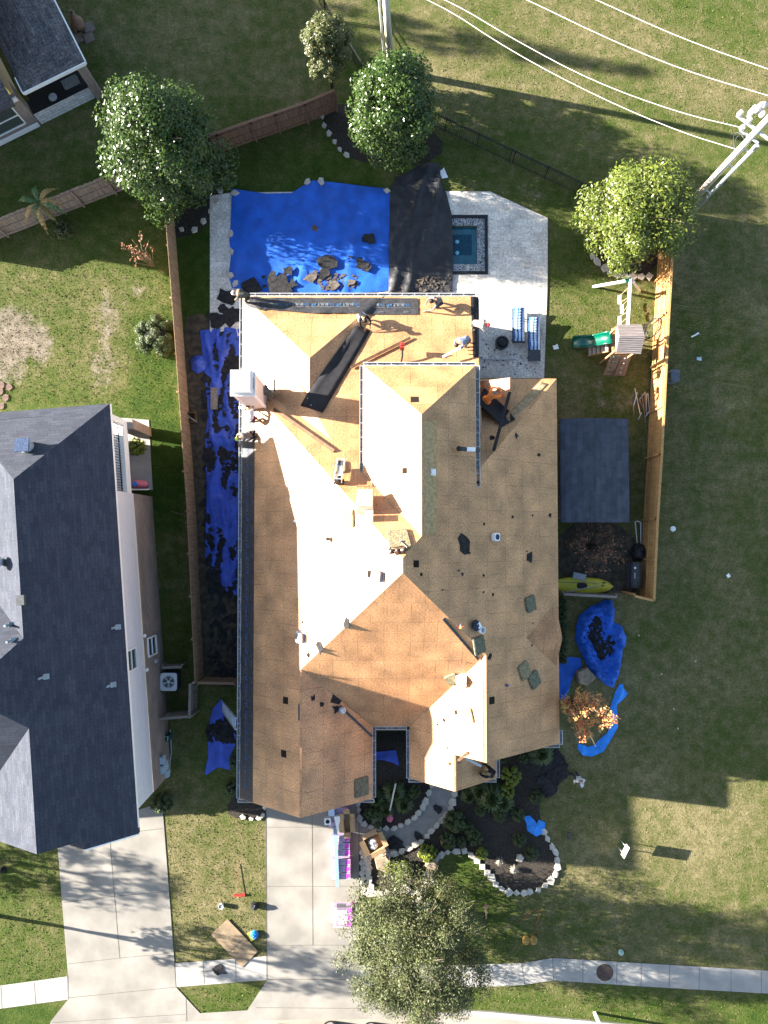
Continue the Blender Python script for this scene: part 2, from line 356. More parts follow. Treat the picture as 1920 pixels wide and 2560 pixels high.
so_ = n.nodes.new('ShaderNodeValToRGB'); so_.color_ramp.elements[0].position = .35; so_.color_ramp.elements[1].position = .65; so_.color_ramp.elements[0].color = (.10, .082, .056, 1); so_.color_ramp.elements[1].color = (.215, .182, .138, 1); n.links.new(mid, so_.inputs[0])
m3 = n.nodes.new('ShaderNodeMix'); m3.data_type = 'RGBA'; n.links.new(bm.outputs[0], m3.inputs[0]); n.links.new(ramp.outputs[0], m3.inputs[6]); n.links.new(so_.outputs[0], m3.inputs[7])
n.links.new(m3.outputs[2], mx.inputs[6]); n.links.new(mr.outputs[0], mx.inputs[7]); n.links.new(mx.outputs[2], b.inputs['Base Color'])
bp = n.nodes.new('ShaderNodeBump'); bp.inputs['Strength'].default_value = .9; bp.inputs['Distance'].default_value = .05
n.links.new(mth('ADD', fin, mth('MULTIPLY', blade, .7)), bp.inputs['Height']); n.links.new(bp.outputs[0], b.inputs['Normal'])
ZONES = [  # px box of the photo, dryness of the turf there, feather px
    ((0, 690, 440, 1010), .48, 60), ((330, 790, 440, 1100), .02, 30), ((330, 800, 440, 1000), .02, 20), ((280, 1000, 440, 1300), .12, 30), ((190, 700, 310, 960), .95, 50), ((420, 440, 620, 800), .16, 30),
    ((0, 0, 800, 420), .62, 80), ((0, 300, 420, 700), .40, 60), ((560, 260, 900, 460), .30, 60), ((1100, 0, 1920, 300), .68, 80), ((1000, 240, 1920, 470), .50, 80), ((1700, 0, 1920, 130), .45, 80),
    ((1100, 400, 1460, 520), .45, 40), ((1370, 560, 1660, 860), .55, 40), ((1380, 860, 1640, 1500), .62, 50), ((1660, 420, 1920, 2000), .66, 60),
    ((1400, 1480, 1660, 2150), .72, 40), ((1240, 1960, 1920, 2420), .74, 60), ((1180, 2140, 1300, 2420), .28, 50), ((410, 2030, 670, 2410), .72, 40), ((0, 2100, 170, 2460), .5, 40),
    ((0, 2500, 130, 2560), .25, 30), ((440, 2460, 670, 2540), .45, 20), ((1180, 2460, 1920, 2560), .38, 50), ((410, 1700, 610, 2040), .52, 30)]
def dryness(u, v):
    a = ws = 0
    for (x0, y0, x1, y1), d, f in ZONES:
        q = max(x0-u, u-x1, y0-v, v-y1, -f)
        if q < f: k = (1-(q+f)/(2*f))**1.5+1e-4; a += k*d; ws += k
    return a/ws if ws > .02 else .5
def inv(x, y): return 960+x*45, 1340-y*45
gx = [-900, -400, -150, -80, -50]+[-33+.6*i for i in range(111)]+[50, 80, 150, 400, 900]
gy = [-900, -400, -150, -80, -50]+[-39+.6*i for i in range(131)]+[60, 80, 150, 400, 900]
mb = MB(); nx = len(gx); dv = []
for y in gy:
    for x in gx: mb.v.append((x, y, 0)); dv.append(dryness(*inv(x, y)))
for j in range(len(gy)-1):
    for i in range(nx-1):
        if 3.7 < (gx[i]+gx[i+1])/2 < 6.0 and 14.4 < (gy[j]+gy[j+1])/2 < 17.6: continue
        mb.f.append((j*nx+i, j*nx+i+1, (j+1)*nx+i+1, (j+1)*nx+i))
lawn = tag(mb.build('lawn_ground', GR), kind='structure')
at_ = lawn.data.attributes.new('dry', 'FLOAT', 'POINT'); at_.data.foreach_set('value', dv)
BARE = [(20, 840, 95, 95, 1.0), (95, 860, 45, 70, .8), (10, 930, 60, 40, .8), (262, 790, 42, 95, .62), (255, 910, 52, 90, .60), (330, 720, 60, 40, .45), (1530, 1000, 110, 45, .45), (1470, 960, 60, 40, .35), (1330, 470, 90, 40, .38), (560, 330, 60, 50, .35), (1600, 2200, 50, 30, .3)]
bv_ = []
for y in gy:
    for x in gx:
        u, v = inv(x, y); bv_.append(max([k*max(0, 1-max(0, math.hypot((u-cu)/ru, (v-cv)/rv)-.45)/.75) for cu, cv, ru, rv, k in BARE]))
ab_ = lawn.data.attributes.new('bare', 'FLOAT', 'POINT'); ab_.data.foreach_set('value', bv_)
# short grass clumps: taller tufts so the lit turf casts its own small shadows
def blades(name, regions, m, seed, h=.035, wd=.035, per=1.0):
    rg = np.random.default_rng(seed); V = []; 
    for (x0, y0, x1, y1), dens in regions:
        a, c = P(x0, y1), P(x1, y0); k = int((c.x-a.x)*(c.y-a.y)*dens*per)
        px = rg.uniform(a.x, c.x, k); py = rg.uniform(a.y, c.y, k)
        keep = np.array([not blocked(x, y) for x, y in zip(px, py)]); V.append(np.stack([px[keep], py[keep]], 1))
    p = np.concatenate(V); k = len(p); ang = rg.uniform(0, 2*np.pi, k); hh = h*rg.uniform(.5, 1.4, k); ww = wd*rg.uniform(.6, 1.4, k); ln = rg.uniform(0, .9, k)*hh; la = rg.uniform(0, 2*np.pi, k)
    v = np.zeros((k, 3, 3)); v[:, 0, 0] = p[:, 0]-np.cos(ang)*ww; v[:, 0, 1] = p[:, 1]-np.sin(ang)*ww; v[:, 1, 0] = p[:, 0]+np.cos(ang)*ww; v[:, 1, 1] = p[:, 1]+np.sin(ang)*ww
    v[:, 2, 0] = p[:, 0]+np.cos(la)*ln; v[:, 2, 1] = p[:, 1]+np.sin(la)*ln; v[:, 2, 2] = hh; v[:, :2, 2] = -.005
    o = tri_mesh(name, v.reshape(-1, 3), 3, m); return tag(o, kind='stuff')
def tri_mesh(name, v, per, m, parent=None, loc=None):
    off = off_of(parent) if parent else Vector(loc or (0, 0, 0)); v = v-np.array(off)
    k = len(v)//per; me = bpy.data.meshes.new(name); me.vertices.add(len(v)); me.vertices.foreach_set('co', v.astype(np.float32).ravel())
    me.loops.add(len(v)); me.loops.foreach_set('vertex_index', np.arange(len(v), dtype=np.int32))
    me.polygons.add(k); me.polygons.foreach_set('loop_start', np.arange(k, dtype=np.int32)*per); me.polygons.foreach_set('loop_total', np.full(k, per, dtype=np.int32))
    me.materials.append(m); me.update(calc_edges=True); o = bpy.data.objects.new(name, me); COL.objects.link(o)
    if parent: o.parent = parent
    elif loc: o.location = loc
    W[o.name] = off; return o
BLOCKS = []
def blocked(x, y): return any(bx[0] < x < bx[1] and bx[2] < y < bx[3] and inside((x, y), pl) for bx, pl in BLOCKS)
def block(px):
    pl = [(p.x, p.y) for p in PL(px)]; BLOCKS.append(((min(p[0] for p in pl), max(p[0] for p in pl), min(p[1] for p in pl), max(p[1] for p in pl)), pl))
# ---------------------------------------------------------------- paving and beds
c7 = crop(0, 1920, .3858); c8 = crop(640, 1960, .3617); c9 = crop(1240, 1900, .41); c6 = crop(1360, 1200, .3376); c4 = crop(0, 640, .3858); c5 = crop(960, 1540, .3255)
DRIVE = [(665, 1960), (667, 2452), (640, 2492), (618, 2526), (500, 2533), (500, 2640), (1300, 2640), (1300, 2541), (1000, 2526), (930, 2500), (900, 2452), (897, 1960)]
NDRIVE = [(140, 2070), (170, 2441), (170, 2499), (127, 2553), (90, 2640), (500, 2640), (500, 2533), (440, 2468), (436, 2406), (407, 2028), (405, 2005), (330, 2030)]
for nm, p in (('driveway', DRIVE), ('neighbour_driveway', NDRIVE)): flat(nm, p, .03, CONC); block(p)
WALKS = [('sidewalk', [(-200, 2492), (0, 2464), (168, 2441), (170, 2499), (0, 2522), (-200, 2550)]), ('sidewalk', [(438, 2408), (640, 2393), (666, 2390), (667, 2450), (640, 2452), (441, 2468)]),
         ('sidewalk', [(899, 2412), (1100, 2414), (1240, 2410), (1306, 2408), (1381, 2395), (1603, 2408), (1920, 2427), (2200, 2444), (2200, 2500), (1920, 2484), (1603, 2466), (1383, 2451), (1312, 2462), (1240, 2466), (1100, 2470), (899, 2468)])]
for nm, p in WALKS: flat(nm, p, .034, CONC2); block(p)
STREET = [(1300, 2640), (1300, 2541), (1240, 2538), (1445, 2557), (2300, 2640)]
flat('street', [(1200, 2536), (1445, 2557), (2300, 2632), (2300, 2900), (-400, 2900), (-400, 2652), (90, 2580), (500, 2552), (1000, 2546)], .045, mat('street_concrete', (.27, .24, .20), var=.12, scale=1, bump=.2, bscale=30)); block([(1200, 2530), (1445, 2550), (2300, 2632), (2300, 2900), (-400, 2900), (-400, 2652), (90, 2580), (500, 2552)])
mbk = MB()
for a_, b_ in zip(resample([P(*q, .06) for q in [(1150, 2531), (1240, 2537), (1445, 2556), (1700, 2580), (2000, 2605)]], 2, False)[:-1], resample([P(*q, .06) for q in [(1150, 2531), (1240, 2537), (1445, 2556), (1700, 2580), (2000, 2605)]], 2, False)[1:]): mbk.beam(a_, b_, .3, .12)
tag(mbk.build('kerb', CONC2), kind='structure')
JT = MB()
def joint(pts, wd=.022, z=.0375):
    for (u0, v0), (u1, v1) in zip(pts[:-1], pts[1:]):
        a, c = P(u0, v0, z), P(u1, v1, z); d = (c-a).normalized(); s = Vector((-d.y, d.x, 0))*wd/2; JT.face([a-s, c-s, c+s, a+s])
for pts in ([(780, 2000), (782, 2363)], [(667, 2068), (897, 2068)], [(667, 2216), (897, 2216)], [(667, 2363), (900, 2363)], [(667, 2449), (900, 2449)], [(640, 2519), (1000, 2522)], [c7(710, 450), c7(775, 1230)],
            [c7(410, 872), c7(740, 832), c7(1083, 800)], [c7(440, 1270), c7(775, 1232), c7(915, 1218), c7(1118, 1200)], [c7(440, 1490), c7(1140, 1420)], [c7(340, 1650), c7(1205, 1595)], [c7(1205, 1490), c7(1210, 1659)], [c7(900, 410), c7(1052, 392)]): joint(pts)
for pts in ([c7(220, 1390), c7(232, 1530)], [c7(5, 1412), c7(12, 1558)], [c7(1315, 1255), c7(1325, 1398)], [c7(1525, 1238), c7(1530, 1385)], [c7(438, 1345), c7(442, 1500)], [c7(1130, 1265), c7(1140, 1420)],
            [c9(155, 1240), c9(175, 1370)], [c9(345, 1208), c9(350, 1345)], [c9(530, 1220), c9(530, 1355)], [c9(738, 1232), c9(735, 1370)], [c9(885, 1238), c9(885, 1380)], [c9(1058, 1250), c9(1056, 1392)], [c9(1240, 1262), c9(1238, 1405)], [c9(1433, 1275), c9(1433, 1415)], [c9(1618, 1288), c9(1618, 1422)]): joint(pts, .02, .0405)
joint([(665, 1990), (667, 2449)], .03); joint([(897, 1990), (898, 2380)], .03)
tag(JT.build('paving_joints', JOINT), kind='structure')
OUT_EDGE = [(1143, 1960), (1125, 2025), (1107, 2047), (1078, 2076), (1056, 2101), (1016, 2123), (976, 2137), (940, 2140), (897, 2132)]
IN_EDGE = [(1080, 1960), (1063, 2007), (1041, 2040), (1013, 2058), (984, 2070), (947, 2070), (918, 2065), (900, 2049), (897, 2030)]
flat('front_path', [(1100, 1900), (1143, 1900)]+OUT_EDGE+IN_EDGE[::-1]+[(1090, 1900)], .032, mat('path_concrete', (.20, .192, .18), var=.15, scale=2, bump=.2, bscale=30)); block(OUT_EDGE+IN_EDGE[::-1])
BED1 = [(897, 1830), (1090, 1830), (1090, 1900), (1085, 1950)]+IN_EDGE+[(894, 1990)]
BED2 = [(1150, 1800), (1400, 1800), (1400, 1880), (1371, 1900), (1367, 1937), (1359, 1974), (1347, 2015), (1351, 2044), (1359, 2076), (1371, 2101), (1388, 2130), (1394, 2154), (1392, 2179), (1375, 2203), (1343, 2224), (1302, 2232), (1265, 2228), (1240, 2212), (1222, 2184), (1204, 2163), (1179, 2137), (1161, 2126), (1107, 2130), (1085, 2150), (1060, 2230), (930, 2232), (925, 2200), (912, 2140), (976, 2142), (1016, 2128), (1056, 2106), (1107, 2052), (1128, 2025), (1146, 1965)]
BED3 = [(1480, 640), (1496, 660), (1530, 684), (1570, 694), (1640, 690), (1650, 560), (1560, 500), (1470, 560)]
BED4 = [(805, 290), (812, 320), (832, 350), (850, 376), (880, 400), (980, 420), (1100, 400), (1110, 340), (1000, 300), (900, 260), (820, 262)]
BED5 = [(480, 420), (560, 400), (566, 440), (540, 540), (500, 580), (440, 600), (400, 560), (410, 470)]
BED6 = [(600, 1960), (664, 2000), (664, 2040), (600, 2050), (560, 2030)]
def groundsheet(name, px, z, m, amp=.015, res=.3, kind='structure'):
    pts = smooth_poly([Vector((p.x, p.y)) for p in PL(px)], 1)
    mb = sheet_mesh(pts, res, lambda x, y, d: z+amp*noise.noise(Vector((x*3, y*3, 1))) if d > .02 else z-.002); o = mb.build(name, m, smooth=True); block(px); return tag(o, kind=kind)
for nm, p in (('courtyard_bed', BED1), ('front_flower_bed', BED2), ('tree_bed', BED3), ('tree_bed', BED4), ('tree_bed', BED5), ('corner_bed', BED6)): groundsheet(nm, p, .022, MULCH)
groundsheet('side_yard_soil', [(455, 800), (500, 780), (525, 800), (604, 800), (640, 1100), (640, 1720), (520, 1715), (508, 1690), (490, 1280), (470, 1000)], .018, SOIL)
groundsheet('bare_earth', [(1398, 1300), (1580, 1300), (1600, 1480), (1560, 1485), (1395, 1470)], .013, SOIL)
# reddish stepping stones
for i, (x, y) in enumerate([(12, 838), (60, 852), (4, 880), (38, 918), (10, 972)]):
    q = P(*c4(x, y)); m = MB(); m.prism([(p.x, p.y) for p in blob_poly(q.x, q.y, .19, 8, .15)], 0, .05); tag(m.build('stepping_stone', mat('red_paver', (.12, .075, .058), var=.3, scale=4), loc=tuple(q)), ['topmost reddish stepping stone on the grass behind the slate roofed house', 'reddish stepping stone set furthest from the frame edge', 'reddish stepping stone cut by the frame edge', 'large reddish stepping stone second from the slate roof', 'reddish stepping stone closest to the slate roof'][i], 'stepping stone', 'reddish stepping stones')
# flagstone strip beside the driveway
fl = MB(); random.seed(3)
for j in range(9):
    for i in range(2):
        q = P(905+i*15+(j % 2)*3, 2132+j*13, .06); pl = blob_poly(q.x, q.y, .165, 6, .16); fl.prism([(a.x, a.y) for a in pl], .0, .05+random.uniform(-.004, .006))
tag(fl.build('flagstone_strip', LIME), kind='structure'); block([(897, 2125), (930, 2125), (930, 2240), (897, 2240)])
# pool deck with a real hole for the spa
DECK = [(525, 490), (575, 482), (700, 480), (1090, 478), (1225, 479), (1369, 545), (1369, 690), (1360, 945), (1190, 945), (600, 945), (525, 830)]
SP = [(1130, 540), (1217, 540), (1217, 684), (1130, 684)]
dk = MB(); A0, A1 = P(1128, 686, .05), P(1219, 538, .05)
pd = PL(DECK, .05); sx0, sx1, sy0, sy1 = P(1060, 0, .05).x, A1.x, A0.y, A1.y
def clip(poly, f):
    out = []
    for i in range(len(poly)):
        a, c = poly[i], poly[(i+1) % len(poly)]; fa, fc = f(a), f(c)
        if fa >= 0: out.append(a)
        if fa*fc < 0: out.append(a.lerp(c, fa/(fa-fc)))
    return out
for fs in ([lambda p: sx0-p.x], [lambda p: p.x-sx1], [lambda p: p.x-sx0, lambda p: sx1-p.x, lambda p: p.y-sy1], [lambda p: p.x-sx0, lambda p: sx1-p.x, lambda p: sy0-p.y]):
    q = pd
    for f in fs: q = clip(q, f)
    if len(q) > 2: q = q if area2(q) > 0 else q[::-1]; dk.face(q); dk.uv[len(dk.f)-1] = [(p.x, p.y) for p in q]
tag(dk.build('pool_deck', TRAV), kind='structure'); block(DECK)
ed = MB()
for a_, b_ in zip(pd, pd[1:]+pd[:1]): ed.beam((a_.x, a_.y, .02), (b_.x, b_.y, .02), .06, .055)
tag(ed.build('pool_deck_edging', mat('deck_edge', (.17, .12, .08), var=.3)), kind='structure')
sp = thing('spa', 'square sunken spa with mosaic rim and teal water beside the black tarp', 'spa', P(1170, 612))
def frame_box(mb, x0, x1, y0, y1, t, z0, z1):
    mb.box(((x0+x1)/2, y0+t/2, (z0+z1)/2), (x1-x0, t, z1-z0)); mb.box(((x0+x1)/2, y1-t/2, (z0+z1)/2), (x1-x0, t, z1-z0))
    mb.box((x0+t/2, (y0+y1)/2, (z0+z1)/2), (t, y1-y0-2*t, z1-z0)); mb.box((x1-t/2, (y0+y1)/2, (z0+z1)/2), (t, y1-y0-2*t, z1-z0))
X0, X1, Y0, Y1 = sx0, sx1, sy0, sy1
m_ = MB(); frame_box(m_, X0, X1, Y0, Y1, .17, -1.2, .10); m_.build('coping', BLACK, sp)
m_ = MB(); frame_box(m_, X0+.17, X1-.17, Y0+.17, Y1-.17, .42, -1.2, .05); m_.build('mosaic_rim', SPAT, sp)
m_ = MB(); m_.box(((X0+X1)/2, (Y0+Y1)/2, -.19), (X1-X0-1.18, Y1-Y0-1.18, .04)); m_.build('water', TEAL, sp)
q0 = P(1155, 612, -.15); m_ = MB(); m_.box((q0.x, q0.y, -.155), (1.1, 1.15, .03)); m_.build('footwell', TEALD, sp)
for v in (604, 632): m_ = MB(); q = P(1143, v, -.13); m_.ell((q.x, q.y, -.14), (.11, .11, .02)); m_.build('pool_light', mat('pale_lens', (.25, .6, .7)), sp, True)
# ================================================================ roofs: convex solids of sloping planes, z = a + bX + cY
SOLIDS = []
def roof_z(x, y):
    z = -1
    for foot, pl in SOLIDS:
        if inside((x, y), foot): z = max(z, min(a+b*x+c*y for a, b, c in pl))
    return z
def roof_mesh(mb, foot, planes, th=.2, wall=None, walls_mb=None, inset=.4):
    """top faces with metre UVs + fascia round the edge; wall: extrude the inset footprint to the ground"""
    foot = [Vector(p) for p in foot]
    if area2(foot) < 0: foot = foot[::-1]
    for i, (a, b_, c) in enumerate(planes):
        q = foot
        for j, (a2, b2, c2) in enumerate(planes):
            if i != j and len(q) > 2: q = clip(q, lambda p: (a2-a)+(b2-b_)*p.x+(c2-c)*p.y)
        if len(q) < 3 or abs(area2(q)) < 1e-4: continue
        g = Vector((b_, c)); L = g.length or 1; up = g/L; k = math.sqrt(1+L*L); side = Vector((-up.y, up.x))
        mb.face([(p.x, p.y, a+b_*p.x+c*p.y) for p in q], [(p.dot(side), p.dot(up)*k) for p in q])
        for s in range(len(q)):
            p1, p2 = q[s], q[(s+1) % len(q)]
            on = any(abs((e2-e1).cross(p1-e1)) < 1e-4*(e2-e1).length and abs((e2-e1).cross(p2-e1)) < 1e-4*(e2-e1).length for e1, e2 in zip(foot, foot[1:]+foot[:1]))
            if on:
                z1, z2 = a+b_*p1.x+c*p1.y, a+b_*p2.x+c*p2.y; mb.face([(p1.x, p1.y, z1-th), (p2.x, p2.y, z2-th), (p2.x, p2.y, z2), (p1.x, p1.y, z1)], [(0, 0), (.1, 0), (.1, .05), (0, .05)])
    if walls_mb is not None:
        x0, x1 = min(p.x for p in foot)+inset, max(p.x for p in foot)-inset; y0, y1 = min(p.y for p in foot)+inset, max(p.y for p in foot)-inset
        ring = resample([Vector((x0, y0)), Vector((x1, y0)), Vector((x1, y1)), Vector((x0, y1))], .6) if wall is None else wall
        zt = [min(a+b_*p.x+c*p.y for a, b_, c in planes)-.12 for p in ring]; s = 0
        for i in range(len(ring)):
            p, q = ring[i], ring[(i+1) % len(ring)]; d = (q-p).length
            walls_mb.face([(p.x, p.y, 0), (q.x, q.y, 0), (q.x, q.y, zt[(i+1) % len(ring)]), (p.x, p.y, zt[i])], [(s, 0), (s+d, 0), (s+d, zt[(i+1) % len(ring)]), (s, zt[i])]); s += d
def rect(x0, x1, y0, y1): return [(x0, y0), (x1, y0), (x1, y1), (x0, y1)]
M_ = .75; XL, XR, YF, YB = -7.32, 8.93, -9.7, 8.14; YBK = 12.45
LEFT = (3-M_*XL, M_, 0); RIGHT = (3+M_*XR, -M_, 0); FRONT = (3-M_*YF, 0, M_); BACK = (3+.67*YB, 0, -.67)
def dz(p, d): return (p[0]+d, p[1], p[2])
HOUSE = thing('reroofed_house', 'large house stripped to tan roof decking with dark underlayment along its eaves', 'house', (0, 0, 0))
S = {}
S['main'] = ([(XL, YF), (XR, YF), (XR, YB), (4.0, YB), (XL, YB)], [LEFT, RIGHT, FRONT, BACK])
S['front_left'] = (rect(XL-.004, -.58, -13.32, -4.0), [dz(LEFT, -.003), (3+M_*-.58, -M_, 0)])
S['front_right'] = (rect(1.30, XR+.004, -10.55, -3.0), [(3-.9*1.31, .9, 0), dz(RIGHT, -.003)])
S['porch'] = (rect(1.31, 5.72, -12.3, -8.5), [dz((3-.9*1.31, .9, 0), -.004), (3+.83*5.72, -.83, 0)])
S['side_gable'] = (rect(6.2, 8.76, -6.78, -3.24), [(3+.81*6.78, 0, .81), (3-.81*3.24, 0, -.81)])
zr = 8.46; bx = 1.65
S['upper'] = (rect(-.97, 4.28, -1.5, 7.98), [(zr-M_*bx, M_, 0), dz((zr+M_*bx, -M_, 0), .003), (zr+M_*5.36, 0, -M_)])
S['wing'] = (rect(XL, 2.0, 3.0, YBK), [(3-.45*XL, .45, 0), (4.64-.45*3.68, -.45, 0), (3+.45*YBK, 0, -.45)])
V1, V2, V3 = Vector((-5.55, 6.3, 3.72)), Vector((-3.68, 6.6, 4.72)), Vector((-2.42, 4.60, 5.40))
nn = (V2-V1).cross(V3-V1); CL = ((nn.dot(V1))/nn.z, -nn.x/nn.z, -nn.y/nn.z)
CBK = (2.97+.30*YBK, 0, -.30)
S['back'] = (rect(-5.6, 4.77, 3.6, YBK-.004), [CBK, CL])
S['dormer'] = (rect(4.4, 6.2, 4.6, 7.8), [(4.75-.6*6.2, .6, 0), (4.9, 0, 0)])
rf, wl = MB(), MB()
for k, (ft, pl) in S.items():
    SOLIDS.append((ft, pl)); roof_mesh(rf, ft, pl, walls_mb=wl, inset=.05 if k in ('dormer',) else .45)
rf.build('roof_decking', OSB, HOUSE); wl.build('wall', BRICK, HOUSE)
def R(u, v):
    """point where the pixel's ray meets the roof (or the ground)"""
    a, c = P(u, v, 10.5), P(u, v, 0); lo = None
    for i in range(1, 526):
        q = a.lerp(c, i/525)
        if roof_z(q.x, q.y) >= q.z: return Vector((q.x, q.y, roof_z(q.x, q.y)))
    return c
def rnorm(p):
    e = .06; dx = (roof_z(p.x+e, p.y)-roof_z(p.x-e, p.y))/(2*e); dy = (roof_z(p.x, p.y+e)-roof_z(p.x, p.y-e))/(2*e)
    if abs(dx) > 2 or abs(dy) > 2: return Vector((0, 0, 1))
    return Vector((-dx, -dy, 1)).normalized()
def rframe(p, ang=0):
    nz = rnorm(p); x = Vector((math.cos(ang), math.sin(ang), 0)); x = (x-nz*x.dot(nz)).normalized(); y = nz.cross(x)
    return Matrix((x, y, nz)).transposed()
def drape(mb, corners, lift=.02, nu=8, nv=4, amp=0, seed=0):
    """quad strip given by four photo pixels, laid on the roof"""
    c = [Vector(R(*q)) for q in corners]; vs = []
    for j in range(nv+1):
        for i in range(nu+1):
            p = c[0].lerp(c[1], i/nu).lerp(c[3].lerp(c[2], i/nu), j/nv); z = roof_z(p.x, p.y)
            z = max(z, p.z) if abs(z-p.z) < .6 else p.z
            vs.append((p.x, p.y, z+lift+(abs(fold(p.x*2, p.y*2, amp, 0, 1.5, seed)) if amp else 0)))
    return mb.add(vs, [(j*(nu+1)+i, (j+1)*(nu+1)+i, (j+1)*(nu+1)+i+1, j*(nu+1)+i+1) for j in range(nv) for i in range(nu)])
# ridge caps and rake trim
tr = MB()
def rline(px, wd=.05, ht=.04, lift=.02, step=6):
    for (u0, v0), (u1, v1) in zip(px[:-1], px[1:]):
        a, c = R(u0, v0), R(u1, v1); tr.beam(a+Vector((0, 0, lift)), c+Vector((0, 0, lift)), wd, ht)
for e1, e2, z1, z2 in (((-3.95, -13.3), (-3.95, -6.4), 5.53, 5.53), ((4.66, -10.5), (4.66, -6.8), 6.03, 6.03), ((3.42, -12.28), (3.42, -10.6), 4.9, 4.9), ((7.05, -5.01), (8.75, -5.01), 4.43, 4.43)):
    tr = MB(); tr.beam((*e1, z1+.0), (*e2, z2+.0), .09, .05); tr.build('ridge_board', mat('ridge_wood', (.42, .22, .11), var=.3, scale=5), HOUSE)
# gutters: trough, lip and cross straps
def gutter(p, q, out, wd=.16):
    p, q, o = Vector(p), Vector(q), Vector((*out, 0)); mb1, mb2 = MB(), MB()
    up = Vector((0, 0, 1)); c = o*(wd/2)
    mb1.beam(p+c-up*.10, q+c-up*.10, wd, .02)
    mb2.beam(p+o*wd-up*.03, q+o*wd-up*.03, .020, .12)
    mb2.beam(p+o*.012-up*.03, q+o*.012-up*.03, .02, .10)
    L = (q-p).length; k = max(1, int(L/.62)); d = (q-p)/L
    for i in range(k+1): x = p+d*(L*i/k); mb2.beam(x+o*.02+up*.018, x+o*wd+up*.018, .022, .014)
    g = mb1.build('gutter', TROUGH, HOUSE); mb2.build('gutter_lip', WHITEM, g)
gutter((XL, YBK, 2.97), (4.77, YBK, 2.97), (0, 1)); gutter((XL, -13.3, 2.97), (XL, YBK, 2.97), (-1, 0))
gutter((4.77, 8.0, 2.97), (4.77, YBK, 2.97), (1, 0)); gutter((-.97, 7.98, 6.47), (4.28, 7.98, 6.47), (0, 1)); gutter((-.97, 2.6, 6.45), (-.97, 7.98, 6.45), (-1, 0))
gutter((4.28, 2.3, 6.46), (4.28, 7.98, 6.46), (1, 0), .2); gutter((-.58, -13.25, 2.97), (-.58, YF, 2.97), (1, 0)); gutter((-.42, YF, 2.97), (1.15, YF, 2.97), (0, -1))
gutter((1.31, -12.3, 2.96), (1.31, -9.9, 2.96), (-1, 0)); gutter((5.72, -12.28, 2.96), (5.72, -10.6, 2.96), (1, 0))
for (cx, cy, sx, sy) in ((-.5, -13.35, -1, -1), (1.25, -12.34, 1, -1), (5.7, -12.34, -1, -1), (XR, -10.6, -1, -1), (XL-.1, -13.36, 1, -1)): gutter((cx, cy, 2.96), (cx+sx*.95, cy, 2.96), (0, sy))
gutter((XR, -10.6, 2.96), (XR, -9.9, 2.96), (1, 0))
# underlayment strips with their printing
def text_mesh(s, size):
    cu = bpy.data.curves.new('print', 'FONT'); cu.body = s; cu.size = size; cu.resolution_u = 1; cu.offset = .006
    o = bpy.data.objects.new('print', cu); COL.objects.link(o); bpy.context.view_layer.update()
    me = bpy.data.meshes.new_from_object(o.evaluated_get(bpy.context.evaluated_depsgraph_get()))
    r = ([tuple(v.co) for v in me.vertices], [tuple(p.vertices) for p in me.polygons]); bpy.data.objects.remove(o); bpy.data.meshes.remove(me); return r
T1, T2 = text_mesh('TRI', .27), text_mesh('BUILT', .27)
def wid(t): return max(v[0] for v in t[0])
def printing(mw, mbl, org, ux, uy, sc=1):
    """logo word at org, reading along ux, letter tops towards uy"""
    org, ux, uy = Vector(org), Vector(ux), Vector(uy); x = 0
    for t, mm in ((T1, mbl), (T2, mw)):
        mm.add([org+ux*((v[0]+x)*sc)+uy*(v[1]*sc) for v in t[0]], t[1]); x += wid(t)+.02
    x += .03
    for q in ([(0, .02), (.16, .02), (.24, .20), (.05, .20)], [(.10, .10), (.26, .04), (.36, .26), (.24, .26)]): mbl.face([org+ux*((a+x)*sc)+uy*(b_*sc) for a, b_ in q])
    for k, (yy, l0, l1) in enumerate(((.27, -.02, x+.3), (.62, .1, .45), (-.42, .05, .5))):
        if k: mw.add([org+ux*l0*sc+uy*yy*sc, org+ux*l1*sc+uy*yy*sc, org+ux*l1*sc+uy*(yy+.035)*sc, org+ux*l0*sc+uy*(yy+.035)*sc], [(0, 1, 2, 3)])
        else: mw.add([org+ux*l0*sc+uy*yy*sc, org+ux*l1*sc+uy*yy*sc, org+ux*l1*sc+uy*(yy+.02)*sc, org+ux*l0*sc+uy*(yy+.02)*sc], [(0, 1, 2, 3)])
# long strip on the side eave
us = MB(); kx = 1/math.sqrt(1+M_*M_); upx = Vector((kx, 0, M_*kx)); rows = 40
y0, y1 = -13.30, 7.6
vs = []
for i in range(rows+1):
    y = y0+(y1-y0)*i/rows
    for j in range(4): vs.append(Vector((XL+.01, y, 3.0))+upx*(.93*j/3)+Vector((0, 0, .018+.008*noise.noise(Vector((i*.9, j, 0))))))
us.add(vs, [(i*4+j, i*4+j+1, (i+1)*4+j+1, (i+1)*4+j) for i in range(rows) for j in range(3)])
und = us.build('underlayment', FELT, HOUSE, True); tw, tb = MB(), MB(); y = 4.6
while y > -12.6: printing(tw, tb, Vector((XL, y, 3.033))+upx*.33, (0, -1, 0), upx, .8); y -= 1.34
INK_D = mat('ink_slate', (.085, .10, .13), var=.1); INK_DB = mat('ink_dim_blue', (.035, .075, .17), var=.1)
tw.build('lettering', INK_D, und); tb.build('lettering', INK_DB, und)
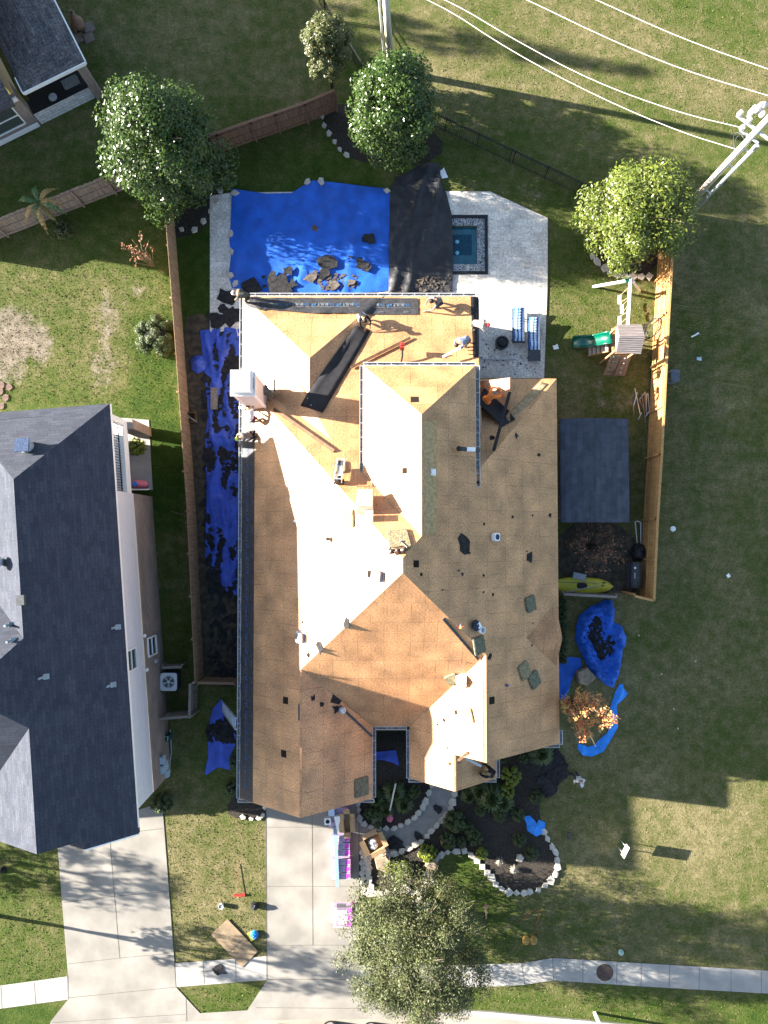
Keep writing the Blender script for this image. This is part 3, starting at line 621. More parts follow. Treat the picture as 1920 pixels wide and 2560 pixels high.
# strip along the back eave, rumpled and peeling at its loose edge
nv_ = Vector((0, 0, 1)); upb = Vector((0, -1, .30)).normalized(); us = MB(); vs = []; n1, n2 = 60, 8
def bk(x, t): q = Vector((x, YBK-.12, 3.01))+upb*t; q.z = max(q.z, roof_z(q.x, q.y)+.02) if q.y > 7.5 else q.z; return q
for i in range(n1+1):
    x = -6.55+(1.75+6.55)*i/n1; wdt = .98-.0*x
    for j in range(n2+1):
        t = wdt*j/n2; r = max(0, j/n2-.55); left = max(0, min(1, (-3.6-x)/2.4))
        hh = .02+.012*noise.noise(Vector((x*2, t*4, 0)))+(.20*abs(noise.noise(Vector((x*1.1, t*2, 5))))*r*2 if x < -2 else .03*abs(noise.noise(Vector((x*3, t*5, 5)))))+left*.12*abs(noise.noise(Vector((x*4, t*4, 2))))
        vs.append(bk(x, t*(1-.25*left))+Vector((0, 0, hh)))
us.add(vs, [(i*(n2+1)+j, (i+1)*(n2+1)+j, (i+1)*(n2+1)+j+1, i*(n2+1)+j+1) for i in range(n1) for j in range(n2)])
und2 = us.build('underlayment', FELT, HOUSE, True); tw, tb = MB(), MB(); x = 1.35
while x > -5.6: printing(tw, tb, bk(x, .34)+Vector((0, 0, .062)), (-1, 0, 0), upb, .8); x -= 1.30
tw.build('lettering', INK_W, und2); tb.build('lettering', INK_B, und2)
# dark drip-edge bands on the back wing and valley papers
# vent openings cut in the decking, plumbing pipes
def vent(u, v, s=.3, big=1.0):
    p = R(u, v); Mx = rframe(p); m = MB(); m.box(p+rnorm(p)*.004, (s*big, s, .012), M=Mx); m.build('vent_opening', HOLE, HOUSE)
for (ax, ay), s in (((895.5, 863), .36), ((874, 1017), .27), ((935, 1019), .27), ((899, 1218), .30), ((910, 1241), .13), ((800, 1240), .30), ((617, 1513), .34), ((613, 1628), .34), ((1062.5, 1513), .34), ((1045.5, 1132), .12)): vent(*A(ax, ay), s)
def pipe(u, v, h, r=.05, cap=False, m=None):
    p = R(u, v); mb = MB(); mb.cyl(p-Vector((0, 0, .05)), p+Vector((0, 0, h)), r, n=10)
    if cap: mb.cyl(p+Vector((0, 0, h)), p+Vector((0, 0, h+.06)), r*2.0, r*1.6); mb.box(p+Vector((0, 0, .02)), (r*5, r*5, .02), M=rframe(p))
    mb.build('vent_pipe', m or GREY, HOUSE)
pipe(*A(701, 1163), .35, .07, True); pipe(*A(637, 1126), .06, .07); pipe(*A(650, 1343), .12, .06); pipe(*A(660, 1413), .16, .06, True, GALV); pipe(*A(936, 1020), .12, .06, True, WHITE)
# chimney clad in pale panels with a boxy cap
chx0, chx1 = P(600, 0, 3.6).x, 0
c_lo = R(628, 1000); CX0, CX1, CY0, CY1 = -6.86, -5.94, 6.45, 7.42; CZ = 7.5
CLAD = mat('pale_cladding', (.60, .57, .565), rough=.6, var=.05); ch = MB(); ch.box(((CX0+CX1)/2, (CY0+CY1)/2, CZ/2+1), (CX1-CX0, CY1-CY0, CZ-2)); chim = ch.build('chimney', CLAD, HOUSE)
ct = MB()
for x in (CX0, CX1):
    for y in (CY0, CY1): ct.box((x, y, CZ/2+1.1), (.10, .10, CZ-2.2))
ct.box(((CX0+CX1)/2, (CY0+CY1)/2, CZ+.03), (CX1-CX0+.22, CY1-CY0+.22, .10)); ct.build('corner_trim', WHITE, chim)
cp = MB(); cxm, cym = (CX0+CX1)/2, (CY0+CY1)/2; hx, hy = (CX1-CX0)/2+.02, (CY1-CY0)/2+.02; vs = []
for z, k in ((CZ+.08, 1), (CZ+.42, 1), (CZ+.50, .84)): vs += [(cxm+sx*hx*k, cym+sy*hy*k, z) for sx, sy in ((-1, -1), (1, -1), (1, 1), (-1, 1))]
cp.add(vs, [(3, 2, 1, 0), (8, 9, 10, 11)]+[(r*4+i, r*4+(i+1) % 4, r*4+4+(i+1) % 4, r*4+4+i) for r in (0, 1) for i in range(4)]); cp.build('chimney_cap', WHITEM, chim)
sd = MB(); sd.box((CX1+.001, cym-.05, CZ+.16), (.05, .5, .12)); sd.build('louver', DGREY, chim)
fl = MB(); p = R(676, 968); fl.box(p+Vector((0, 0, .05)), (.42, .8, .03), M=rframe(p)); fl.build('flashing', STEEL, chim)
# valley membranes, boards left lying and loose black strips
def strip(name, label, cat, cs, m, lift=.03, nu=14, nv=3, amp=0, seed=0):
    mb = drape(MB(), cs, lift, nu, nv, amp, seed); o = tag(mb.build(name, m, loc=tuple(R(*cs[0])), smooth=True), label, cat)
    sf = o.modifiers.new('thick', 'SOLIDIFY'); sf.thickness = .006; sf.offset = 1; return o
strip('membrane_strip', 'wide black rubber strip lying in the valley below the crouching worker in black', 'membrane', [A(649, 877), A(697, 892), A(800, 716), A(769, 703)], MEMB, .05, 4, 16, .02, 2)
strip('membrane_strip', 'short black rubber strip under the worker in the orange hoodie', 'membrane', [A(1030, 868), A(1046, 838), A(1113, 906), A(1084, 922)], MEMB, .04, 10, 4, .02, 5)
strip('shade_wear_strip', 'darker tan band painted as the shadow edge on the hip beside the black tube', 'paper strip', [A(1168, 825), A(1185, 830), A(1098, 917), A(1085, 905)], mat('tan_shade', (.30, .21, .12), var=.25), .012, 4, 12)  # darker tan band puts the shadow edge along the hip into colour
strip('shade_wear_strip', 'pale worn strip of sheathing along the highest ridge', 'paper strip', [(1092, 1050), (1050, 1050), (1050, 1336), (1092, 1336)][::-1], mat('worn_sheathing', (.36, .25, .13), var=.25, scale=8), .010, 4, 10)
def board(name, label, cat, p1, p2, wd, ht, m, lift=.04, z=None):
    a, c = R(*p1), R(*p2); mb = MB(); mb.beam(a+Vector((0, 0, lift)), c+Vector((0, 0, lift)), wd, ht); return top(mb, name, label, cat, m, tuple(a))
board('valley_board', 'long brown board lying in the valley below the chimney', 'board', A(592, 884), A(722, 975), .16, .05, LUMBER, .08)
board('lumber_board', 'dark brown board lying across the bright decking above the upper storey', 'board', A(758, 795), A(886, 731), .13, .06, LUMBER, .10)
board('rubber_tube', 'long thin black roll leaning across the valley near the orange hoodie', 'roll', A(1099, 850), A(1065, 974), .14, .14, MEMB, .22)
board('black_bar', 'black flashing bar lying along the hip of the front roof slope', 'flashing', A(957, 1336), A(1033, 1424), .11, .05, DGREY, .05)
board('black_bar', 'dark flashing bar in the valley above the courtyard gutter', 'flashing', A(735, 1525), A(804, 1590), .11, .05, DGREY, .05)
board('metal_strip', 'short dark strip laid on the ridge of the front gable', 'flashing', (748, 1760), (748, 1800), .09, .03, DGREY, .05)
ro = thing('underlayment_roll', 'short dark roll with a paper label resting on the side gutter of the upper storey', 'roll', R(*A(985, 972)))
a, c = R(*A(990, 971)), R(*A(1020, 974)); zz = max(a.z, c.z)+.12
m = MB(); m.cyl((a.x, a.y, zz+.2), (c.x+.25, c.y-.05, zz-.0), .10, n=12); m.build('roll', DGREY, ro, True)
m = MB(); m.cyl((a.x+.35, a.y-.02, zz+.135), (a.x+.75, a.y-.03, zz+.10), .104, n=12, cap=False); m.build('paper_label', WHITE, ro, True)
m = MB(); m.ell((a.x, a.y, zz+.2), (.13, .13, .13)); m.build('end_cap', BLACK, ro, True)
fp = MB(); y0_, y1_ = P(0, 905, 3).y, P(0, 742, 3).y; rows = 12; vs = []
for i in range(rows+1):
    y = y1_+(y0_-y1_)*i/rows
    for j, (dx, dzz) in enumerate(((-.28, .03), (-.02, .05), (.12, -.02), (.2, -.28))): vs.append((4.77+dx+.02*noise.noise(Vector((y*2, j, 0))), y, max(roof_z(4.77+dx, y), 2.97 if j > 1 else 0)+dzz))
fp.add(vs, [(i*4+j, (i+1)*4+j, (i+1)*4+j+1, i*4+j+1) for i in range(rows) for j in range(3)]); fp.build('membrane_flap', MEMB, HOUSE, True)
# ================================================================ neighbour houses
a, c = P(345, 2072, 6.7), P(274, 1009, 6.7); L1 = (c-a).length; rz1 = math.atan2(-(c.x-a.x), c.y-a.y)
N1 = thing('neighbour_house', 'two storey house with dark slate shingle roof, white siding over brick', 'house', (a.x, a.y, 0), rot=rz1)
MN1 = Matrix.Translation((a.x, a.y, 0)) @ Matrix.Rotation(rz1, 4, 'Z'); IN1 = MN1.inverted()
m7, r7 = .70, 3.45; zr7 = 6.7+m7*r7
pl_r = (6.7, -m7, 0)
NS = [(rect(-2*r7, 0, .18, L1), [pl_r, (6.7+m7*2*r7, m7, 0), (6.7+m7*L1, 0, -m7)])]
yb = (IN1@P(80, 1600, zr7)).y; yf = (IN1@P(62, 1816, zr7)).y
NS.append((rect(-9.6, -.004, yf-2.9, yb+2.9), [dz(pl_r, -.003), (zr7+.72*(yb+.1), 0, -.72), (zr7-.72*(yf-.1), 0, .72), (6.7+.7*9.6, .7, 0)]))
NS.append((rect(-3.7, .004, -.22, 2.5), [dz(pl_r, .003), (6.7+m7*1.9*2, m7, 0)]))
rm = MB()
for ft, pl in NS: roof_mesh(rm, ft, pl, th=.22)
rm.build('roof', SHING, N1)
m = MB(); m.beam((-.02, .02, 6.58), (-.02, L1, 6.58), .05, .2); m.beam((0, -.24, 6.62), (-1.9, -.24, 6.62+1.9*m7), .05, .2); m.build('fascia', WHITE, N1)
yw = (IN1@P(330, 1225, 5)).y
def wallquad(mb, p, q, z0, z1): d = ((q[0]-p[0])**2+(q[1]-p[1])**2)**.5; mb.face([(*p, z0), (*q, z0), (*q, z1), (*p, z1)], [(0, z0), (d, z0), (d, z1), (0, z1)])
m = MB(); wallquad(m, (-.45, .4), (-.45, yw), 3.0, 6.75); m.face([(-6.5, .4, 3), (-.45, .4, 3), (-.45, .4, 6.8), (-3.45, .4, 8.85), (-6.5, .4, 6.8)], [(0, 3), (6, 3), (6, 6.8), (3, 8.9), (0, 6.8)]); wallquad(m, (-.45, yw), (-3, yw), 3, 7); wallquad(m, (-3, yw), (-3, L1-.4), 3, 7); wallquad(m, (-3, L1-.4), (-13, L1-.4), 0, 7); m.build('siding', SIDING, N1)
m = MB(); wallquad(m, (-.44, .40), (-.44, yw), 0, 3.0); wallquad(m, (-13, .41), (-.44, .41), 0, 3.0); wallquad(m, (-.44, yw), (-3, yw), 0, 3); wallquad(m, (-3, yw), (-3, L1-.4), 0, 3)
m.build('brick_wall', BRICK, N1)
def window(parent, c, wd, ht, nrm, name='window', bars=1):
    c = Vector(c); nrm = Vector(nrm); s = Vector((-nrm.y, nrm.x, 0)); u = Vector((0, 0, 1)); t = .07; fr = MB()
    for a_, b_ in (((-1, -1), (1, -1)), ((-1, 1), (1, 1)), ((-1, -1), (-1, 1)), ((1, -1), (1, 1))): fr.beam(c+s*a_[0]*wd/2+u*a_[1]*ht/2+nrm*.03, c+s*b_[0]*wd/2+u*b_[1]*ht/2+nrm*.03, t, .08, up=nrm)
    for k in range(bars): fr.beam(c-s*wd/2+nrm*.03+u*(ht*((k+1)/(bars+1)-.5)), c+s*wd/2+nrm*.03+u*(ht*((k+1)/(bars+1)-.5)), .05, .05, up=nrm)
    f = fr.build(name, WHITE, parent); g = MB(); g.face([c-s*wd/2-u*ht/2+nrm*.012, c+s*wd/2-u*ht/2+nrm*.012, c+s*wd/2+u*ht/2+nrm*.012, c-s*wd/2+u*ht/2+nrm*.012]); g.build('pane', GLASS, f)
y = (IN1@P(338, 1648, 4.8)).y; window(N1, (-.45, y, 4.9), 1.0, 1.3, (1, 0, 0))
y = (IN1@P(372, 1615, 1.7)).y; window(N1, (-.44, y, 1.8), .95, 1.3, (1, 0, 0))
for (u, v, z) in ((355, 1590, 3.0), (360, 1675, 3.0)): q = IN1@P(u, v, z); m = MB(); m.lathe((-.36, q.y, 2.95), [(.06, 0), (.09, .05), (.05, .18)]); m.build('wall_lamp', WHITE, N1)
q = IN1@P(384, 1653, 1.4); m = MB(); m.box((-.38, q.y, 1.4), (.12, .2, .25)); m.build('meter_box', GALV, N1)
for (u, v, wd, ht, z) in ((398, 1902, .45, .5, 1.5), (400, 1918, .5, .9, 1.3), (405, 1935, .35, .4, .9)): q = IN1@P(u, v, z); m = MB(); m.box((-.36, q.y, z), (.16, wd, ht)); m.build('utility_box', mat('pale_blue_grey_box', (.33, .42, .48), var=.08), N1)
m = MB(); q = IN1@P(415, 1910, .3); m.tube([(-.3, q.y+1.8, .1), (-.3, q.y+.6, .15), (-.32, q.y, .5), (-.36, q.y-.1, 1.2)], .03); m.build('conduit', GALV, N1)
# balcony, patio slab
m = MB(); m.box((-.62, (yw+L1-.2)/2, 3.35), (.20, L1-.2-yw, .62)); m.box((-1.9, (yw+L1-.2)/2, 3.55), (2.4, L1-.2-yw, .12)); m.build('balcony', WHITE, N1)
m = MB(); y = yw+.1
while y < L1-.35: m.beam((-.75, y, 3.6), (-.75, y, 4.75), .025, .025); y += .14
m.beam((-.75, yw, 4.75), (-.75, L1-.3, 4.75), .05, .05); m.beam((-.75, yw, 3.75), (-.75, L1-.3, 3.75), .04, .04); m.build('balcony_railing', BLACK, N1)
m = MB(); m.box((-.62, L1-.35, 1.5), (.75, .5, 3.0))
for f in range(len(m.f)): m.uv[f] = [(m.v[k][0]+m.v[k][1], m.v[k][2]) for k in m.f[f]]
m.build('porch_pillar', BRICK, N1)
m = MB(); m.box((-.62, L1-.35, 5.2), (.3, .3, 3.1)); m.build('post', WHITE, N1)
flat('patio_slab', [(314, 1045), (372, 1050), (382, 1225), (314, 1222), (200, 1222), (200, 1045)], .03, CONC2); block([(200, 1030), (378, 1036), (425, 1945), (200, 2040)])
ch = thing('patio_chair', 'brown wooden chair behind the balcony railing of the slate roofed house', 'chair', tuple(MN1@Vector((-1.3, yw+1.0, 3.61))), rot=rz1)
m = MB(); m.box((0, 0, .45), (.5, .5, .05)); m.build('seat', LUMBER, ch); m = MB(); m.box((-.23, 0, .75), (.05, .5, .5)); m.build('backrest', LUMBER, ch)
for sx in (-.22, .22):
    for sy in (-.22, .22): m = MB(); m.beam((sx, sy, 0), (sx, sy, .45), .05, .05); m.build('leg', LUMBER, ch)
# roof fittings of that house
def nroof(u, v):
    for i in range(400):
        q = P(u, v, 10-i*.02); l = IN1@q
        z = max([min(a_+b_*l.x+c_*l.y for a_, b_, c_ in pl) for ft, pl in NS if inside((l.x, l.y), ft)], default=-9)
        if z >= l.z: return l
    return IN1@P(u, v, 7)
q = nroof(70, 1118); m = MB(); m.cyl(q-Vector((0, 0, .2)), q+Vector((0, 0, .35)), .28, n=16); vb = m.build('attic_vent', GREY, N1, True)
m = MB(); m.box(q+Vector((-.05, .05, .46)), (.62, .62, .06), M=Matrix.Rotation(-.25, 3, 'X')); m.build('solar_panel', mat('solar_cell', (.05, .07, .12), rough=.2, var=.3, scale=14), vb)
for (u, v, kind) in ((55, 1500, 'box'), (290, 1568, 'pipe'), (110, 1692, 'pipe'), (278, 1712, 'pipe'), (25, 1562, 'pipe'), (30, 1602, 'pipe')):
    q = nroof(u, v); m = MB()
    if kind == 'box': m.box(q+Vector((0, 0, .08)), (.34, .42, .2)); m.build('box_vent', DGREY, N1)
    else: m.box(q+Vector((.1, 0, .015)), (.26, .24, .02), M=Matrix.Rotation(math.atan(m7), 3, 'Y')); m.cyl(q, q+Vector((0, 0, .45)), .055); m.build('vent_pipe', mat('pipe_blue_grey', (.2, .25, .28), var=.2), N1)
m = MB(); q = nroof(4, 1404); m.lathe(q, [(.16, -.1), (.16, .35), (.28, .42), (.28, .62), (.1, .75)]); m.build('turbine_vent', GALV, N1)
# upper corner house
O2 = P(212, 154, 3.0); rz2 = math.radians(26.9)
N2 = thing('brick_house', 'house with brown grey shingle porch roof and outdoor kitchen', 'house', (O2.x, O2.y, 0), rot=rz2)
MN2 = Matrix.Translation((O2.x, O2.y, 0)) @ Matrix.Rotation(rz2, 4, 'Z')
rm = MB(); roof_mesh(rm, rect(-3.62, 0, 0, 12), [(3, -.42, 0), (3, 0, .42), (3+.42*3.62, .42, 0)], th=.2)
roof_mesh(rm, rect(-7.5, -4.3, -.35, 1.2), [(3.0+.35*.4, 0, .4), (3.0+.4*7.5, .5, 0)], th=.18)
roof_mesh(rm, rect(-17, -4.0, .7, 15), [(6.2-.7*4.0, -.7, 0), (6.2+.7*17, .7, 0), (6.2-.7*.7, 0, .7), (6.2+.7*15, 0, -.7)], th=.22); rm.build('roof', SHING_B, N2)
m = MB(); m.beam((-3.62, -.03, 2.9), (0, -.03, 2.9), .06, .2); m.beam((.03, 0, 2.9), (.03, 12, 2.9), .06, .2); m.beam((-3.65, 0, 2.9), (-3.65, .9, 2.9), .06, .2); m.build('gutter', WHITE, N2)
m = MB(); wallquad(m, (-17, 1.0), (-4.4, 1.0), 2.9, 6.2); wallquad(m, (-4.4, 1.0), (-4.4, 14.5), 0, 6.2); m.build('siding', BEIGE, N2)
m = MB(); wallquad(m, (-17, .2), (-4.05, .2), 0, 3.0); wallquad(m, (-4.05, .2), (-4.05, 1.0), 0, 3.0); m.box((-.35, .3, 1.45), (.45, .45, 2.9)); m.build('brick_wall', BRICK, N2)
window(N2, (-5.5, .2, 1.5), 1.7, 1.6, (0, -1, 0), bars=1); window(N2, (-7.6, .2, 1.5), 1.7, 1.6, (0, -1, 0), bars=1)
m = MB(); m.beam((-9, .12, .25), (-4.1, .12, .25), .08, .3); m.beam((-9, .12, 2.65), (-4.1, .12, 2.65), .08, .3); m.build('window_trim', WHITE, N2)
m = MB(); wallquad(m, (-4.0, .22), (-.6, .22), 0, .95); m.build('stone_wall', STONEB, N2)
m = MB(); m.box((-2.3, .62, .97), (3.4, .8, .05)); m.box((-2.2, 1.6, .02), (3.5, 1.4, .04)); m.build('countertop', BLACK, N2)
m = MB(); m.box((-1.35, .8, 1.12), (.9, .4, .28)); m.build('grill_hood', STEEL, N2)
m = MB(); m.lathe((-2.6, .55, 1.0), [(.2, 0), (.24, .05), (.1, .1)]); m.build('cooktop', GREY, N2)
block([(-200, -50), (140, -50), (238, 245), (0, 370), (-200, 470)])
def loc2(x, y, z=0): return MN2@Vector((x, y, z))
pv = P(209, 78); pt = thing('chimenea', 'terracotta chimenea on square pavers beside the upper corner house', 'fireplace', pv)
m = MB(); m.lathe(pv+Vector((-.15, .15, .06)), [(.2, 0), (.34, .25), (.36, .5), (.2, .8), (.12, 1.1), (.15, 1.2)]); m.build('body', mat('terracotta', (.20, .12, .085), var=.2), pt, True)
m = MB(); m.lathe(pv+Vector((-.15, .15, 1.2)), [(.09, 0), (.09, .07)]); m.build('flue', BLACK, pt)
m = MB()
for i in (-1, 0):
    for j in (-1, 0): m.box(pv+Vector((.31+.6*i, .0+.6*j+.2, .03)), (.58, .58, .06), rz=.5)
m.build('paver', mat('paver', (.16, .12, .10), var=.2), pt)
# ================================================================ fences
def fence(name, label, gpx, h, m, group=None, rails=3, side=1, pw=.14, post_gap=2.4, wob=.02, seed=1, railm=None, cap=True):
    random.seed(seed); pts = PL(gpx); root = thing(name, label, 'fence', pts[0], group); pk = MB(); railm = railm or m
    for a, c in zip(pts[:-1], pts[1:]):
        d = c-a; L = d.length; d /= L; s = Vector((-d.y, d.x, 0))*side; n_ = max(1, int(L/pw))
        for i in range(n_):
            q = a+d*(L*(i+.5)/n_); hh = h+random.uniform(-wob, wob); pk.box((q.x+s.x*random.uniform(0, .008), q.y+s.y*random.uniform(0, .008), hh/2), (L/n_-.006, .02, hh), rz=math.atan2(d.y, d.x))
        for k in range(rails):
            z = .25+(h-.5)*k/max(1, rails-1); r = MB(); r.beam(a+s*.045+Vector((0, 0, z)), c+s*.045+Vector((0, 0, z)), .045, .09); r.build('rail', railm, root)
        if cap: r = MB(); r.beam(a+Vector((0, 0, h+.025)), c+Vector((0, 0, h+.025)), .13, .035); r.build('top_rail', railm, root)
        k = max(1, round(L/post_gap))
        for i in range(k+1): q = a+d*(L*i/k)+s*.09; r = MB(); r.box((q.x, q.y, h/2-.03), (.09, .09, h-.06), rz=math.atan2(d.y, d.x)); r.build('post', railm, root)
    pk.build('pickets', m, root); return root
LF = [(432, 500), (443, 640), (463, 900), (490, 1280), (509, 1690)]
fence('wooden_fence', 'long brown cedar fence between the reroofed house and the slate roofed house', LF, 1.83, mat('brown_cedar', (.30, .195, .115), rough=.85, var=.35, scale=2.2, stretch=(7, 7, .5), bump=.2), side=-1, seed=2, cap=False)
fence('wooden_fence', 'sunlit orange cedar fence behind the swing set', [(1648, 600), (1635, 809), (1618, 1146), (1608, 1300), (1599, 1493), (1553, 1482)], 2.1, mat('orange_cedar', (.40, .225, .085), rough=.85, var=.22, scale=2.2, stretch=(7, 7, .5), bump=.2), side=-1, seed=3)
fence('wooden_fence', 'weathered grey board fence behind the banana plant', [(-90, 632), (130, 545), (290, 482), (420, 430)], 1.83, WOODG, side=-1, seed=4, wob=.04, cap=False)
fence('wooden_fence', 'reddish brown fence along the back between the two round magnolias', [(470, 412), (560, 378), (640, 350), (700, 330), (770, 306), (842, 276)], 1.83, WOODR, side=-1, seed=5)
fence('wooden_gate', 'weathered grey gate fence around the air conditioner', [(420, 1780), (492, 1774), (494, 1695)], 1.5, WOODG, side=-1, rails=2, seed=6)
fence('wooden_gate', 'brown side gate fence joining the roofed house at the end of the long cedar fence', [(512, 1692), (602, 1694)], 1.6, WOODR, side=-1, rails=2, seed=7)
fence('wooden_screen', 'short grey wooden screen behind the air conditioner', [(418, 1662), (466, 1660)], .9, WOODG, rails=1, seed=8)
fence('wooden_gate', 'short grey side gate beside the yellow kayak', [(1392, 1480), (1520, 1487)], 1.5, WOODG, rails=2, seed=9)
def iron_fence(label, gpx, h, gap=.11):
    pts = PL(gpx); root = thing('iron_fence', label, 'fence', pts[0]); bl, rl = MB(), MB()
    for a, c in zip(pts[:-1], pts[1:]):
        d = c-a; L = d.length; n_ = int(L/gap)
        for i in range(n_+1): q = a+d*(i/n_); big = i % 18 == 0; bl.beam(q, q+Vector((0, 0, h+(.05 if big else 0))), .05 if big else .018, .05 if big else .018, up=(1, 0, 0))
        for z in (.12, h-.15, h-.02): rl.beam(a+Vector((0, 0, z)), c+Vector((0, 0, z)), .03, .035)
    bl.build('balusters', BLACK, root); rl.build('rails', BLACK, root)
iron_fence('black iron fence running from the middle magnolia towards the bright round tree', [(1085, 316), (1112, 328), (1280, 408), (1462, 494), (1560, 540)], 1.3)
iron_fence('black iron fence running past the small shrubby tree at the far edge', [(780, -30), (815, 45), (905, 190), (960, 262)], 1.3)
# ================================================================ vegetation
def leaf_mesh(name, m, parent, cents, rad, n, leaf, seed, out_c, aspect=.42, up=.35, rnd=.75, droop=0, flatten=1.0):
    rg = np.random.default_rng(seed); k = len(cents); c = np.repeat(np.array(cents), int(n/k)+1, 0)[:n]; rr = np.repeat(np.array(rad), int(n/k)+1)[:n]
    d = rg.normal(size=(n, 3)); d /= np.linalg.norm(d, axis=1)[:, None]; q = rg.uniform(0, 1, n)**.45
    p = c+d*(q*rr)[:, None]*np.array([1, 1, flatten])
    o = p-np.array(out_c); o /= np.linalg.norm(o, axis=1)[:, None]+1e-6
    nr = o*.55+d*.45+rg.normal(size=(n, 3))*rnd*.6; nr[:, 2] += up; nr /= np.linalg.norm(nr, axis=1)[:, None]
    t = rg.normal(size=(n, 3)); t[:, 2] -= droop; t -= nr*(t*nr).sum(1)[:, None]; t /= np.linalg.norm(t, axis=1)[:, None]; s = np.cross(nr, t)
    L = (leaf*rg.uniform(.6, 1.25, n))[:, None]; wv = L*aspect
    v = np.stack([p-t*L*.5, p+s*wv*.5+nr*L*.06, p+t*L*.5, p-s*wv*.5+nr*L*.06], 1).reshape(-1, 3)
    v[:, 2] = np.maximum(v[:, 2], .03); return tri_mesh(name, v, 4, m, parent)
def crown_cents(c, rx, rz, n, seed, taper=.0, shell=(.55, .95), zlo=-.85, pear=0):
    rg = random.Random(seed); out, rad = [], []
    for i in range(n):
        z = zlo+(1-zlo)*(i+.5)/n+rg.uniform(-.06, .06); z = max(-1, min(1, z)); t = i*2.39996+rg.uniform(-.4, .4)
        q = math.sqrt(max(.02, 1-z*z))*(1-taper*max(0, z+.2)); k = rg.uniform(*shell)
        out.append((c[0]+rx*q*k*math.cos(t), c[1]+rx*q*k*math.sin(t), c[2]+rz*z*(.6+.4*k))); rad.append(rx*rg.uniform(.20, .34))
    return out, rad
def trunk(root, base, h, r, spread, seed, nl=7, m=None):
    rg = random.Random(seed); b = Vector(base); mb = MB(); pts = [b+Vector((rg.uniform(-.05, .05)*i, rg.uniform(-.05, .05)*i, h*i/4)) for i in range(5)]
    mb.tube(pts, [r*(1.25 if i == 0 else 1-.17*i) for i in range(5)], 8)
    for i in range(nl):
        t = i*2.4+rg.uniform(-.3, .3); s = pts[1].lerp(pts[4], i/nl); e = s+Vector((math.cos(t)*spread*rg.uniform(.6, .95), math.sin(t)*spread*rg.uniform(.6, .95), h*rg.uniform(.25, .55)))
        mid = s.lerp(e, .5)+Vector((0, 0, .15*spread*rg.uniform(-.3, .8))); mb.tube([s, mid, e], [r*.45, r*.28, r*.08], 5)
    return mb.build('trunk', m or BARK, root, True)
def tree(name, label, gpx, h, rx, rz, cz, n, leaf, m, seed, taper=.3, clumps=46, r=.16, cat='tree', shell=(.55, .95), inner=True, **kw):
    g = P(*gpx); root = thing(name, label, cat, g); trunk(root, g, cz+rz*.35, r, rx*.75, seed)
    ce, ra = crown_cents((g.x, g.y, cz), rx, rz, clumps, seed, taper, shell)
    if inner: c2, r2 = crown_cents((g.x, g.y, cz), rx*.6, rz*.6, clumps//3, seed+9, taper); ce += c2; ra += [x*1.5 for x in r2]
    leaf_mesh('crown', m, root, ce, ra, n, leaf, seed, (g.x, g.y, cz-rz*.5), **kw); return root
tree('magnolia_tree', 'tall glossy dark green magnolia at the corner of the weathered fence', (470, 470), 8.6, 3.15, 4.1, 4.4, 46000, .19, LEAF, 11, taper=.38, clumps=70)
tree('magnolia_tree', 'round glossy green magnolia beside the wooden pole, above the pool tarps', (984, 360), 6.4, 2.75, 3.1, 3.3, 38000, .18, LEAF, 12, taper=.38, clumps=60)
tree('magnolia_tree', 'bright yellowish green round tree beside the tall utility pole', (1546, 598), 6.0, 2.9, 2.8, 3.1, 32000, .18, LEAF3, 13, taper=.12, clumps=56)
tree('shrubby_tree', 'small upright brownish green tree beside the far iron fence', (830, 218), 5.2, 1.4, 1.7, 3.4, 18000, .15, LEAFD, 14, taper=.15, clumps=30, r=.08)
# large airy live oak on the front lawn
g = P(1030, 2258); oak = thing('live_oak_tree', 'large airy olive green tree overhanging the driveway and the pavement', 'tree', g); trunk(oak, g, 4.2, .2, 3.0, 21, nl=12)
ce, ra = crown_cents((g.x+.1, g.y-.2, 4.2), 3.95, 3.6, 150, 22, .2, (.35, 1.04)); ra = [x*.62 for x in ra]
leaf_mesh('crown', LEAFO, oak, ce, ra, 78000, .12, 22, (g.x, g.y, 2.5), aspect=.4, rnd=1.0)
tw_ = MB(); rg = random.Random(5)
for cc, r_ in zip(ce, ra):
    for k in range(3):
        cv = Vector(cc); o = (cv-Vector((g.x, g.y, 2.8))).normalized(); e = cv+(o+Vector((rg.uniform(-.7, .7), rg.uniform(-.7, .7), rg.uniform(-.2, .5))))*r_*.85; tw_.tube([cv-o*.8, cv, e], [.018, .012, .004], 4)
tw_.build('branches', TWIG, oak)
